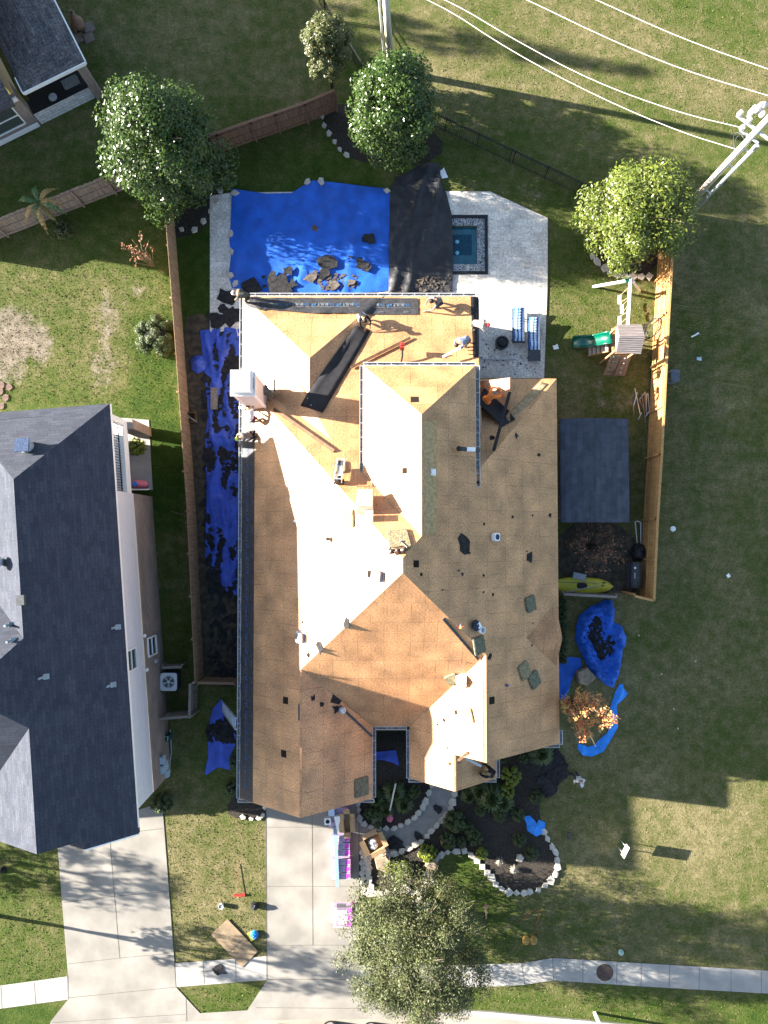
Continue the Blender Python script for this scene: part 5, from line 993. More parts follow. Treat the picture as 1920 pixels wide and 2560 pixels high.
for (p1, p2, p3, p4) in ((ra, rb, rc, rg_), (rg_, rc, rd, re_)):
    for i in range(8):
        t0, t1 = i/8, (i+.9)/8; a_, b_ = p1.lerp(p4, t0), p2.lerp(p3, t0); c_, d_ = p2.lerp(p3, t1), p1.lerp(p4, t1); up = Vector((0, 0, .05)); rm.add([a_, b_, c_, d_, a_+up, b_+up, c_+up*1.6, d_+up*1.6], [(0, 1, 2, 3), (7, 6, 5, 4), (0, 1, 5, 4), (1, 2, 6, 5), (2, 3, 7, 6), (3, 0, 4, 7)])
rm.build('roof', mat('grey_stained_plank', (.21, .18, .17), rough=.8, var=.25, scale=3, stretch=(.5, 7, 7)), ps)
m = MB(); m.face([pz(1540, 816, 2.8), pz(1547, 842, 3.25), pz(1538, 880, 2.7)]); m.build('gable_lattice', mat('pale_green', (.25, .5, .4)), ps)
for (u, v) in ((1541, 820), (1596, 820), (1592, 878), (1538, 878)): q = P(u, v, 2.7); m = MB(); m.beam((q.x, q.y, 0), (q.x, q.y, 2.75), .10, .10, up=(1, 0, 0)); m.build('post', WOOD, ps)
q1, q2 = P(1535, 824, 1.5), P(1590, 880, 1.5); m = MB(); m.box(((q1.x+q2.x)/2, (q1.y+q2.y)/2, 1.45), (q2.x-q1.x+.2, abs(q2.y-q1.y)+.2, .1)); m.build('deck', WOOD, ps)
sl_ = MB(); s0, s1 = P(1527, 848, 1.5), P(1429, 858, .25); n_ = 14; vs = []
for i in range(n_+1):
    t = i/n_; c_ = s0.lerp(s1, t); c_.z = 1.5*(1-t)**1.15+.2+.12*math.sin(t*9)
    wv = .30 if i not in (0,) else .26
    for k in range(7): a_ = math.pi*(k/6); vs.append(c_+Vector((0, wv*math.cos(a_), .22-.22*math.sin(a_))))
sl_.add(vs, [(i*7+k, (i+1)*7+k, (i+1)*7+k+1, i*7+k+1) for i in range(n_) for k in range(6)]); o = sl_.build('slide', GREENP, ps, True); o.modifiers.new('t', 'SOLIDIFY').thickness = .05
st = MB(); a_, c_ = P(1522, 866, 1.4), P(1470, 878, .2)
for off in (-.28, .28): st.beam(a_+Vector((0, off, 0)), c_+Vector((0, off, 0)), .05, .12)
st.build('stair_rail', WOOD, ps)
for i in range(5): q = a_.lerp(c_, (i+.5)/5); m = MB(); m.box(q, (.16, .56, .04)); m.build('step', mat('pale_step', (.42, .36, .32), var=.2), ps)
rw = MB(); w_ = [pz(1527, 888, 1.45), pz(1579, 888, 1.45), P(1562, 940, .05), P(1508, 937, .05)]
for i in range(6):
    t0, t1 = i/6, (i+.94)/6; a_, b_ = w_[0].lerp(w_[1], t0), w_[0].lerp(w_[1], t1); c_, d_ = w_[3].lerp(w_[2], t1), w_[3].lerp(w_[2], t0); up = Vector((0, -.02, .05)); rw.add([a_, b_, c_, d_, a_+up, b_+up, c_+up, d_+up], [(3, 2, 1, 0), (4, 5, 6, 7), (0, 1, 5, 4), (1, 2, 6, 5), (2, 3, 7, 6), (3, 0, 4, 7)])
rw.build('climbing_ramp', mat('ramp_wood', (.26, .17, .11), rough=.85, var=.25, scale=3), ps)
for i, (s, t) in enumerate([(.2, .12), (.25, .35), (.2, .62), (.25, .82), (.72, .15), (.75, .38), (.7, .62), (.75, .85)]): q = w_[0].lerp(w_[1], s).lerp(w_[3].lerp(w_[2], s), t); m = MB(); m.ell(q+Vector((0, 0, .07)), (.07, .06, .05)); m.build('climbing_hold', [GREENP, LIME][i > 3], ps, True)
rp = MB(); rp.tube([w_[0].lerp(w_[1], .5)+Vector((0, 0, .08)), w_[3].lerp(w_[2], .45)+Vector((0, 0, .08))], .02, 5); rp.build('rope', BLACK, ps)
# black hoop goal
hp = thing('hoop_net', 'black oval hoop with a net leaning on the sunlit fence', 'hoop', P(1625, 838)); m = MB(); q = P(1632, 820, 1.0)
ring = [q+Vector((.42*math.cos(t)*.75+.18*math.sin(t), .55*math.sin(t), .35*math.cos(t))) for t in [i*math.pi/9 for i in range(19)]]; m.tube(ring, .03, 5); m.tube([r_+Vector((-.10, -.05, -.1)) for r_ in ring], .02, 5); m.build('ring', BLACK, hp)
m = MB()
for i in range(0, 18, 2): m.tube([ring[i], ring[17-i]], .006, 3); m.tube([ring[i], q+Vector((-.3, -.35, -.6))], .008, 3)
m.build('net', BLACK, hp); m = MB(); m.tube([q+Vector((-.15, -.45, -.1)), P(1612, 850, 0)], .03, 5); m.build('stand', BLACK, hp)
# bundle of metal poles
c7b = crop(1360, 640, .3376)
for i, (x0_, y0_, x1_, y1_, lb) in enumerate([(672, 980, 712, 1170, 'longest'), (690, 1010, 663, 1110, 'short tilted'), (660, 1110, 666, 1180, 'shortest outermost'), (750, 1005, 708, 1060, 'short crossing'), (725, 1020, 752, 1235, 'brownish'), (745, 1015, 750, 1150, 'middle straight'), (755, 1015, 760, 1180, 'bent'), (768, 1015, 782, 1165, 'nearest the fence'), (705, 1060, 745, 1150, 'slanting'), (780, 1150, 750, 1190, 'stubby'), (722, 1160, 698, 1210, 'splayed')]):
    a_, c_ = P(*c7b(x0_, y0_), .12+.02*i), P(*c7b(x1_, y1_), .04); m = MB(); m.beam(a_, c_, .045, .045); top(m, 'metal_pole', lb+' metal pole in the loose bundle on bare earth by the fence', 'pole', [STEEL, GALV, mat('brown_metal', (.22, .16, .13), rough=.4, metal=.4)][i % 3 if i != 4 else 2], tuple(a_), 'loose bundle of metal poles')
# loungers
def lounger(label, u0, v0, u1, v1, black):
    a_, c_ = P(u0, v0, .05), P(u1, v1, .05); o = thing('sun_lounger', label, 'sun lounger', ((a_.x+c_.x)/2, c_.y, .05), 'blue striped sun loungers'); x0_, x1_, yt, yb_ = a_.x, c_.x, a_.y, c_.y; L = yt-yb_; wv = x1_-x0_
    m = MB()
    for x in (x0_+.04, x1_-.04): m.beam((x, yt, .36), (x, yb_, .36), .05, .06); 
    for y in (yb_+.25, yt-.5):
        for x in (x0_+.04, x1_-.04): m.beam((x, y, .05), (x, y, .36), .05, .05, up=(1, 0, 0))
    m.build('frame', DGREY, o); m = MB(); m.box(((x0_+x1_)/2, (yb_+yt)/2, .385), (wv-.1, L, .02)); m.build('sling', DGREY, o)
    m = MB(); y_t = yt; y_b = yb_+(.62 if black else .12); N_ = 12; vs = []
    for i in range(N_+1):
        t = i/N_; y = y_b+(y_t-y_b)*t; vs += [Vector((x0_+.05, y, .44+.5*max(0, t-.55)**1.3)), Vector((x1_-.05, y, .44+.5*max(0, t-.55)**1.3))]
    for i in range(N_): m.face([vs[2*i], vs[2*i+1], vs[2*i+3], vs[2*i+2]]); m.uv[len(m.f)-1] = [(0, 0), (1, 0), (1, 1), (0, 1)]
    cu = m.build('cushion', STRIPE, o, True); cu.modifiers.new('t', 'SOLIDIFY').thickness = .07
    m = MB(); m.ell(((x0_+x1_)/2, y_b+.30, .47), (wv/2-.08, .2, .06), 12, 6); m.build('pillow', STRIPE2, o, True)
STRIPE = bpy.data.materials.new('blue_white_stripe'); STRIPE.use_nodes = True; n = STRIPE.node_tree; b = n.nodes['Principled BSDF']; b.inputs['Roughness'].default_value = .9
def stripes(m, coord, scale, thr=.5):
    n = m.node_tree; b = n.nodes['Principled BSDF']; tc = n.nodes.new('ShaderNodeTexCoord'); sx = n.nodes.new('ShaderNodeSeparateXYZ'); n.links.new(tc.outputs[coord], sx.inputs[0])
    ml = n.nodes.new('ShaderNodeMath'); ml.operation = 'MULTIPLY'; ml.inputs[1].default_value = scale; n.links.new(sx.outputs[0], ml.inputs[0]); fr = n.nodes.new('ShaderNodeMath'); fr.operation = 'FRACT'; n.links.new(ml.outputs[0], fr.inputs[0])
    r = n.nodes.new('ShaderNodeValToRGB'); r.color_ramp.interpolation = 'CONSTANT'; e = r.color_ramp.elements; e[0].color = (.012, .13, .40, 1); e[1].position = thr; e[1].color = (.72, .74, .76, 1); x = e.new(.75); x.color = (.03, .22, .38, 1); x = e.new(.82); x.color = (.72, .74, .76, 1); n.links.new(fr.outputs[0], r.inputs[0]); n.links.new(r.outputs[0], b.inputs['Base Color'])
stripes(STRIPE, 'UV', 3); STRIPE2 = bpy.data.materials.new('blue_white_stripe_pillow'); STRIPE2.use_nodes = True; stripes(STRIPE2, 'Generated', 3)
lounger('blue and white striped lounger nearer the fire pit', 1277, 776, 1310, 862, False); lounger('striped lounger with its black foot end uncovered', 1316, 801, 1349, 906, True)
q = P(1253, 860, .05); fp = thing('fire_pit', 'round black fire pit on the pale paving', 'fire pit', q); m = MB(); m.lathe(q, [(.34, 0), (.38, .3), (.39, .34), (.33, .36), (.30, .30), (.1, .27)], 20); m.build('bowl', DGREY, fp, True); m = MB(); m.lathe(q+Vector((0, 0, .3)), [(.33, 0), (.2, .06), (.03, .1)], 18); m.build('lid', BLACK, fp, True)
m = MB(); a_, c_ = P(1206, 898, .08), P(1291, 898, .10); m.tube([a_, a_.lerp(c_, .5)+Vector((0, -.03, 0)), c_], .025, 6); top(m, 'metal_pole', 'thin grey pole lying on the paving below the fire pit', 'pole', STEEL, tuple(a_))
# kayak
ky = thing('kayak', 'yellow kayak with black markings beside the side gate', 'kayak', P(1440, 1465)); m = MB(); a_, c_ = P(1375, 1461), P(1527, 1465); n_ = 18; vs = []
for i in range(n_+1):
    t = i/n_; p = a_.lerp(c_, t); wv = .44*(1-abs(2*t-1)**3.2)**.7+.02; hz = .22+.12*abs(2*t-1)**3
    for k in range(10): an = 2*math.pi*k/10; vs.append(p+Vector((0, wv*math.cos(an), hz+.15*math.sin(an))))
m.add(vs, [(i*10+k, (i+1)*10+k, (i+1)*10+(k+1) % 10, i*10+(k+1) % 10) for i in range(n_) for k in range(10)]+[tuple(range(10)), tuple(range(n_*10, n_*10+10))]); m.build('hull', YELLOW, ky, True)
m = MB(); q = P(1455, 1464, .38); m.ell(q, (.30, .20, .03)); m.build('hatch', BLACK, ky); m = MB(); q = P(1511, 1464, .35); m.ell(q, (.28, .22, .06)); m.build('deck_pad', DGREY, ky)
m = MB(); m.beam(P(1415, 1480, .42), P(1500, 1463, .42), .03, .03); m.tube([P(1400, 1455, .40), P(1500, 1458, .40)], .014, 4); m.build('paddle_shaft', STEEL, ky)
m = MB(); q = P(1448, 1441, .3); m.box(q, (.7, .35, .2), rz=-.2); top(m, 'plastic_tub', 'grey plastic tub half hidden above the kayak', 'tub', GREY, (q.x, q.y, 0))
# smoker grill
gq = P(1588, 1438); gr_ = thing('smoker_grill', 'long black barrel smoker grill inside the fence corner', 'grill', gq); m = MB(); a_, c_ = P(1591, 1406, 1.0), P(1590, 1470, 1.0); m.cyl(a_, c_, .28, n=14); m.build('barrel', DGREY, gr_, True)
m = MB(); m.box((a_.x-.38, (a_.y+c_.y)/2, .95), (.3, 1.3, .04)); m.build('side_shelf', BLACK, gr_); m = MB(); m.cyl(P(1588, 1420, 1.25), P(1588, 1420, 1.42), .06); m.build('smoke_stack', GALV, gr_)
m = MB(); m.beam(P(1587, 1432, 1.3), P(1587, 1446, 1.3), .05, .03); m.build('handle', STEEL, gr_)
for sy in (-.55, .55):
    for sx in (-.2, .2): m = MB(); m.beam((a_.x+sx, (a_.y+c_.y)/2+sy, 0), (a_.x+sx, (a_.y+c_.y)/2+sy, .95), .05, .05, up=(1, 0, 0)); m.build('leg', BLACK, gr_)
q = P(1592, 1380); m = MB(); m.ell((q.x, q.y, .35), (.42, .48, .5), 12, 7, zmin=-.7, jit=.12); top(m, 'covered_barbecue', 'black covered barbecue between the smoker and the white frame', 'barbecue', BLACK, tuple(q), smooth=False)
wf = thing('bent_tube', 'white bent tube frame leaning in the fence corner', 'frame', P(1593, 1335)); m = MB(); m.tube([P(1594, 1366, .1), P(1588, 1304, .9), P(1595, 1303, .95), P(1602, 1306, .9), P(1602, 1366, .1)], .03, 6); m.build('tube', WHITEM, wf)
# small things on the lawn
m = MB(); q = P(1675, 946); m.box((q.x, q.y, .35), (.4, .62, .7)); eb = top(m, 'electric_pedestal', 'grey utility pedestal behind the sunlit fence', 'utility box', mat('pedestal', (.12, .13, .15), var=.15), tuple(q)); m = MB(); m.box((q.x, q.y, .725), (.46, .68, .05)); m.build('lid', mat('pedestal', (.12, .13, .15)), eb)
q = P(1682, 1322); m = MB(); m.lathe(q, [(.15, 0), (.15, .05), (.12, .06)], 16); top(m, 'drain_cap', 'round white cap on the shaded open lawn', 'cap', WHITE, tuple(q), smooth=False)
def litter_bit(lb, u, v, sz, m_, rz=0, cat='litter', name='scrap_paper'): q = P(u, v); mb = MB(); mb.add([(q.x+a_*sz[0]*math.cos(rz)-b_*sz[1]*math.sin(rz), q.y+a_*sz[0]*math.sin(rz)+b_*sz[1]*math.cos(rz), .02+c_) for a_, b_, c_ in ((-.5, -.4, .03), (.5, -.5, 0), (.45, .5, .06), (-.1, .35, .02), (-.5, .45, .05))]+[(q.x, q.y, .01)], [(0, 1, 2, 3, 4), (5, 1, 0)]); top(mb, name, lb, cat, m_, tuple(q))
litter_bit('white scrap of wrapping on the shaded lawn behind the hoop', 1737, 838, (.5, .1), WHITE, .5); litter_bit('small pale square scrap below the long white scrap on the open lawn', 1747, 897, (.28, .22), mat('pale_scrap', (.45, .55, .6)), 0); litter_bit('white paper scrap on the shaded lawn near the slide', 1389, 868, (.3, .28), WHITE, .3)
litter_bit('small white scrap far out on the open lawn', 1820, 1439, (.2, .24), WHITE, .6); litter_bit('white paper caught behind the black tarp', 1108, 435, (.35, .6), WHITE, .4)
for i, (x, y, lb) in enumerate([(1120, 1340, 'far out level with the gathered tarp'), (870, 1435, 'nearest the gathered blue tarp'), (990, 1838, 'lowest of all'), (960, 1695, 'straight out from the autumn tree'), (700, 1150, 'beside the heap of black shingles')]): litter_bit('tiny pale leaf on the shaded lawn, '+lb, *c6(x, y), (.09, .09), PAPER, i, 'leaf', 'fallen_leaf')
ms = thing('manhole_cover', 'round dark iron manhole cover in the pale pavement', 'manhole', P(*c9(663, 1295))); q = P(*c9(663, 1295), .037); m = MB(); m.lathe(q, [(.46, 0), (.46, .012), (.40, .013), (.38, .008), (.05, .012)], 24); m.build('cover', mat('rusty_iron', (.05, .035, .03), rough=.8, var=.3, scale=10), ms)
# yard sign on legs
a_ = P(*c9(775, 595), .02); sg = thing('yard_sign', 'blank white sign board standing tilted in the sunlit front lawn', 'sign', P(1568, 2125)); s1, s2 = P(1560, 2132, .0), P(1566, 2114, .0)
tp = [P(*q, z) for q, z in (((1552.5, 2135), 1.25), ((1561, 2147), .62), ((1574, 2121), .62), ((1565, 2110), 1.25))]
tp = [P(1553, 2136, .60), P(1566, 2110, .60), P(1574, 2120, 1.22), P(1560.5, 2148, 1.22)]
tp[3] = tp[0]+tp[2]-tp[1]
m = MB(); m.face(tp); o = m.build('panel', WHITE, sg); o.modifiers.new('t', 'SOLIDIFY').thickness = .02
m = MB()
for p1 in (tp[0].lerp(tp[1], .2), tp[0].lerp(tp[1], .8)): m.beam((p1.x, p1.y, 0), p1+Vector((0, 0, .02)), .04, .04, up=(1, 0, 0))
m.build('legs', GALV, sg)
q = P(*c9(448, 460)); m = MB(); m.box((q.x, q.y, .05), (.13, .36, .08), rz=.2); top(m, 'shoe', 'single dark shoe lying on the lawn beside the bed lobe', 'shoe', DGREY, tuple(q))
q = P(*c9(758, 1165)); m = MB(); m.lathe(q, [(.13, 0), (.15, .15), (.1, .25), (.03, .3)]); top(m, 'irrigation_cap', 'pale blue green round cap beside the pavement', 'cap', mat('pale_teal', (.30, .45, .42)), tuple(q), smooth=True)
yb_ = thing('toolbox', 'yellow brown rounded double case on the shaded front lawn', 'case', P(*c9(205, 1095))); q = P(*c9(205, 1095))
for dx in (-.2, .2): m = MB(); m.ell((q.x+dx, q.y, .06), (.22, .26, .14), 10, 6, zmin=-.4); m.build('half', mat('case_ochre', (.28, .17, .04), var=.3), yb_, True)
m = MB(); m.tube([P(*c9(x, y), .03) for x, y in ((150, 985), (200, 940), (240, 910), (275, 920), (262, 960), (245, 1000), (260, 1050), (250, 1075))], .009, 5); top(m, 'extension_cord', 'thin orange cord winding across the shaded front lawn', 'cord', mat('faded_orange', (.40, .10, .04), var=.2), tuple(P(*c9(200, 940))))
fg = thing('garden_stake', 'slim pinkish garden figure on a stake on the lit lawn by the oak', 'ornament', P(*c8(1590, 930))); q = P(*c8(1590, 930)); m = MB(); m.beam(q, P(*c8(1592, 850), .8), .08, .06); m.build('stake', mat('faded_red', (.35, .18, .12)), fg); m = MB(); m.ell(P(*c8(1588, 845), .85), (.16, .1, .08)); m.build('head', mat('faded_red', (.35, .18, .12)), fg, True)
# post at the kerb
pb = P(*c9(600, 1540)); wp = thing('kerb_post', 'square white post standing at the kerb', 'post', pb); m = MB(); m.beam(pb, pb+Vector((0, 0, 1.5)), .13, .13, up=(1, 0, 0)); m.build('post', WHITE, wp); m = MB(); m.box(pb+Vector((0, 0, 1.53)), (.2, .2, .06)); m.build('cap', WHITE, wp)
# plywood sheet, broom, buckets on the strip of grass
pw = [P(*c7(*q), .05) for q in ((1370, 1078), (1475, 978), (1672, 1185), (1570, 1292))]; m = MB(); m.prism([(p.x, p.y) for p in pw], .05, .075); top(m, 'plywood_sheet', 'worn plywood sheet lying between grass and pavement', 'plywood', PLY, tuple(pw[0]))
m = MB(); m.prism([(p.x, p.y) for p in [P(*c7(x, y), .077) for x, y in ((1480, 1195), (1482, 1199), (1582, 1105), (1580, 1101))]], .0765, .079); m.build('seam', JOINT, bpy.data.objects['plywood_sheet'])
br = thing('push_broom', 'push broom with a red head lying on the grass', 'broom', P(*c7(1550, 822))); m = MB(); m.beam(P(*c7(1515, 826), .06), P(*c7(1588, 822), .06), .10, .1); m.build('head', RED, br); m = MB(); m.tube([P(*c7(1551, 812), .1), P(*c7(1543, 620), .04)], .016, 5); m.build('handle', LUMBER, br)
def bucket(label, p, r, h, m_, cat='bucket', name='bucket', lid=None):
    o = thing(name, label, cat, p); m = MB(); m.lathe(p, [(r*.82, 0), (r, h), (r*.93, h), (r*.76, .03)], 16); m.build('body', m_, o, True); m = MB(); m.lathe(p, [(r*.88, h*.78), (r*.5, h*.8)], 14); m.build('contents', lid or GREY, o); return o
bucket('small white tub standing on the grass near the broom', P(*c7(1437, 885)), .14, .25, WHITE)
bb = P(*c7(1655, 885)); m = MB(); m.ell((bb.x, bb.y, .16), (.24, .2, .24), 10, 7, zmin=-.7, jit=.15); top(m, 'black_bag', 'crumpled black bag at the edge of the driveway', 'bag', BLACK, tuple(bb))
yl = thing('yellow_bag', 'yellow and blue plastic sack beside the plywood sheet', 'bag', P(*c7(1640, 1080))); q = P(*c7(1632, 1085)); m = MB(); m.box((q.x, q.y, .06), (.28, .42, .1), rz=.5); m.build('sack', YELLOW, yl); q = P(*c7(1650, 1072)); m = MB(); m.ell((q.x, q.y, .12), (.2, .22, .16), 9, 6, zmin=-.6, jit=.2); m.build('plastic', BLUE2, yl)
q = P(*c7(18, 660)); m = MB(); m.lathe(q, [(.2, 0), (.2, .05), (.06, .2), (.03, .4)]); top(m, 'yard_light', 'small dark garden light on the neighbour lawn', 'garden light', BLACK, tuple(q), smooth=True)
# AC unit
q = P(433, 1697); ac = thing('air_conditioner', 'square white air conditioner with a round fan grille', 'air conditioner', q); m = MB(); m.box((q.x, q.y, .42), (.86, .92, .76)); m.build('cabinet', DGREY, ac)
m = MB(); m.prism([(p.x, p.y) for p in [q+Vector((e.x, e.y, 0)) for e in rrect(.9, .96, .12)]], .80, .86); m.build('lid', WHITEM, ac)
m = MB(); m.lathe((q.x, q.y, .861), [(.34, 0), (.34, .004)], 22); gl = m.build('fan_grille', GREY, ac)
for k in range(5): m = MB(); an = k*1.257; m.add([(q.x, q.y, .868), (q.x+.31*math.cos(an), q.y+.31*math.sin(an), .868), (q.x+.31*math.cos(an+.7), q.y+.31*math.sin(an+.7), .87)], [(0, 1, 2)]); m.build('fan_blade', DGREY, gl)
m = MB(); m.lathe((q.x, q.y, .87), [(.08, 0), (.07, .02)]); m.build('hub', WHITEM, gl)
hr = thing('hose_reel', 'dark green hose reel beside the brick wall', 'hose reel', P(424, 1838)); q = P(424, 1838); m = MB(); m.box((q.x, q.y, .35), (.35, .3, .6)); m.build('box', mat('dark_green_plastic', (.015, .07, .06)), hr); m = MB(); m.tube([q+Vector((0, -.1, .4)), q+Vector((.05, -.5, .05)), q+Vector((.05, -2.2, .03))], .02, 5); m.build('hose', mat('dark_green_plastic', (.015, .07, .06)), hr); m = MB(); m.tube([q+Vector((-.1, .1, .68)), q+Vector((.12, .12, .7)), q+Vector((.1, -.1, .7))], .02, 5); m.build('handle', GALV, hr)
pk = thing('toy_kitchen', 'pink plastic toy car on the patio by the balcony', 'toy', P(345, 1213)); q = P(352, 1212); m = MB(); m.ell((q.x, q.y, .2), (.5, .26, .26), 12, 6, zmin=-.7); m.build('body', PINK, pk, True); m = MB(); m.box((q.x-.18, q.y+.0, .45), (.25, .22, .1), rz=.5); m.build('seat', BLUE2, pk); m = MB(); m.tube([q+Vector((-.5, -.25, .1)), q+Vector((-.5, -.3, .5)), q+Vector((.5, -.3, .5)), q+Vector((.5, -.25, .1))], .04, 6); m.build('roll_bar', WHITE, pk)
m = MB(); q = P(*c4(1395, 930)); m.box((q.x, q.y, .25), (.35, 1.2, .2)); o = top(m, 'wooden_bench', 'short grey wooden box on the soil by the long tarp', 'box', WOODG, tuple(q))
cr = thing('wooden_crate', 'broken brown wooden crate leaning against the cedar fence', 'crate', P(*c4(1250, 1050))); q = P(*c4(1250, 1050)); m = MB(); frame_box(m, q.x-.25, q.x+.25, q.y-.28, q.y+.28, .05, .02, .35); m.build('sides', LUMBER, cr); m = MB(); m.beam(q+Vector((-.4, .2, .4)), q+Vector((.35, -.3, .38)), .08, .03); m.build('slat', WOODG, cr)
m = MB(); m.tube([P(*c4(1110, 1655), .03), P(*c4(1110, 1655), .03)+Vector((.9, -.25, 0))], .02, 5); top(m, 'fallen_stick', 'pale stick lying on the dark grass between house and fence', 'stick', TWIG, tuple(P(428, 1510)))
# aluminium ladder leaning on the eave
ld = thing('ladder', 'aluminium ladder leaning against the long eave above the ragged blue tarp', 'ladder', P(562, 1760)); b0 = P(556, 1764, .1); t0 = Vector((XL-.15, P(0, 1808, 3.2).y, 3.35)); sv = Vector((.0, .28, 0))
m = MB(); m.beam(b0+sv, t0+sv, .05, .09); m.beam(b0-sv, t0-sv, .05, .09); m.build('rails', GALV, ld)
for i in range(11): q = b0.lerp(t0, (i+.5)/11); m = MB(); m.beam(q+sv, q-sv, .045, .03); m.build('rung', WHITEM, ld)
# leaning pole in the courtyard bed
m = MB(); m.tube([P(*c8(965, 0), 2.4), P(*c8(922, 200), .25), P(*c8(855, 222), .1)], .045, 6); top(m, 'downspout', 'long pale downspout leaning out of the courtyard bed', 'downspout', GALV, tuple(P(*c8(922, 200))))
m = MB(); q = P(*c8(925, 232)); m.ell((q.x, q.y, .06), (.16, .22, .08), 9, 5, zmin=-.4, jit=.2); top(m, 'crumpled_wrapper', 'crumpled pink wrapper in the courtyard mulch', 'wrapper', PINK, tuple(q))
m = MB(); q = P(*c5(575, 1290), .5); m.beam(P(1185, 1948, .1), P(1200, 1966, .1), .08, .05); top(m, 'downspout', 'short dark offcut of downspout below the porch eave', 'downspout', STEEL, tuple(P(1192, 1957)))
# ================================================================ bundles of new shingles and boxes on the drive
WRAP = mat('pale_wrapper', (.42, .34, .45), rough=.4, var=.08); WRAPP = mat('magenta_print', (.55, .05, .42), rough=.4, var=.35, scale=6); WRAPD = mat('bundle_edge', (.30, .22, .34), var=.3)
def bundle(label, p, group, rz=0, odd=False):
    o = thing('shingle_bundle', label, 'shingle bundle', p, group, rot=rz)
    m = MB(); m.box((0, 0, .06), (1.0, .335, .115)); m.build('pack', WRAP, o)
    m = MB(); m.box((.36, .02, .119), (.22, .2, .006)); m.box((.30, -.09, .1192), (.12, .1, .006)); m.box((.47, 0, .06), (.075, .338, .10)); m.build('magenta_band', WRAPP, o)
    m = MB()
    for k in range(3): m.box((-.10+.10*k, .03, .1195), (.05, .05, .004))
    m.box((0, .164, .117), (.98, .012, .012)); m.build('printed_marks', WRAPD, o); return o
random.seed(12)
b0 = None
def stack(u, v, rows, layers, name, grp):
    global b0
    for l in range(layers):
        for r in range(rows):
            p = P(u, v, 0)+Vector((random.uniform(-.03, .03), -.368*r+random.uniform(-.01, .01), .035+.118*l)); lb = '%s shingle bundle, %s row of the %s' % (['lowest layer', 'second layer', 'third layer', 'fourth layer', 'top layer'][l if l < layers-1 else 4], ['nearest', 'middle', 'farthest'][r], name)
            if b0 is None: b0 = bundle(lb, p, grp, random.uniform(-.02, .02))
            else: c = copy_tree(b0, p, random.uniform(-.03, .03), lb); c['group'] = grp
stack(853, 2088, 3, 4, 'long pile, upper half', 'shingle bundles stacked on the driveway'); stack(854, 2145, 3, 4, 'long pile, lower half', 'shingle bundles stacked on the driveway'); stack(858, 2262, 3, 5, 'separate stack near the oak', 'shingle bundles stacked on the driveway'); stack(846, 2018, 3, 4, 'stack at the garage eave', 'shingle bundles stacked on the driveway')
m = MB()
zt = .52
for i in range(7): q = P(853, 2252+i*2.4, 0); m.box((q.x+.05, q.y+.15, .63), (.5, .018, .05))
b2 = top(m, 'strap_bundle', 'row of dark straps on the separate shingle stack near the oak', 'straps', DGREY, tuple(P(855, 2255)))
m = MB(); a_, c_ = P(838, 2066, .68), P(844, 2216, .55); m.beam(a_, c_, .20, .12); top(m, 'gutter_length', 'long pale blue grey gutter length lying on the shingle bundles', 'gutter', mat('slate_metal', (.20, .28, .38), rough=.4, var=.08), (a_.x, a_.y, .5))
def cbox(name, label, px, z, size, m_, rz, inner=None, flaps=True, cat='box'):
    p = P(*px, z); o = thing(name, label, cat, p, rot=rz); sx, sy, sz = size; m = MB()
    for (c_, s_) in (((-sx/2, 0, sz/2), (.015, sy, sz)), ((sx/2, 0, sz/2), (.015, sy, sz)), ((0, -sy/2, sz/2), (sx-.03, .015, sz)), ((0, sy/2, sz/2), (sx-.03, .015, sz)), ((0, 0, .01), (sx-.04, sy-.04, .015))): m.box(c_, s_)
    m.build('sides', m_, o)
    if flaps:
        for (dx, dy, L) in ((-1, 0, sy), (1, 0, sy), (0, -1, sx), (0, 1, sx)):
            m = MB(); e = Vector((dx*sx/2, dy*sy/2, sz)); s = Vector((-dy, dx, 0))*L/2; f = Vector((dx*.26, dy*.26, random.uniform(-.08, .12))); m.add([e-s, e+s, e+s*.97+f, e-s*.97+f], [(0, 1, 2, 3)]); m.build('flap', m_, o)
    if inner:
        m = MB(); random.seed(4)
        for k in range(4): m.ell((random.uniform(-sx*.25, sx*.25), random.uniform(-sy*.25, sy*.25), sz*.55), (sx*.24, sy*.2, sz*.3), 8, 5, jit=.25)
        m.build('contents', inner, o)
    return o
cbox('cardboard_box', 'large open cardboard box with white packing on the curved path', (935, 2100), .035, (.85, .85, .5), CARD, .45, WHITE)
cbox('cardboard_box', 'tall brown carton on the shingle stack by the garage eave', (868, 2052), .5, (.35, 1.0, .35), CARD, .05, None)
cbox('white_box', 'small white carton with a round dark opening on the corner of the shingle stack', (820, 2049), .5, (.34, .34, .28), WHITE, .06, None, flaps=False)
q = P(820, 2049, .5); m = MB(); m.lathe((q.x, q.y, .785), [(.11, 0), (.11, .006)]); m.box((q.x, q.y, .775), (.33, .33, .01), rz=.06)
m2 = MB(); m2.box((q.x, q.y, .782), (.345, .345, .008), rz=.06); bx_ = bpy.data.objects['white_box']; m = MB(); m.box((0, 0, .284), (.345, .345, .008)); m.build('lid', WHITE, bx_); m = MB(); m.lathe((0, 0, .289), [(.11, 0), (.11, .006)]); m.build('opening', BLACK, bx_)
for i, (px, sz, rz, lb) in enumerate([((829, 2028), (.32, .40, .2), .05, 'pale blue carton on the shingle stack under the garage gable'), ((842, 2008), (.35, .2, .25), .1, 'little white carton tight against the garage gable'), ((850, 2040), (.5, .24, .2), .1, 'flat pale carton beside the tall brown carton')]):
    p = P(*px, .5); m = MB(); m.box((p.x, p.y, .5+sz[2]/2), sz, rz=rz); top(m, 'carton', lb, 'box', mat('pale_blue_card', (.50, .60, .74), var=.06), (p.x, p.y, .5))
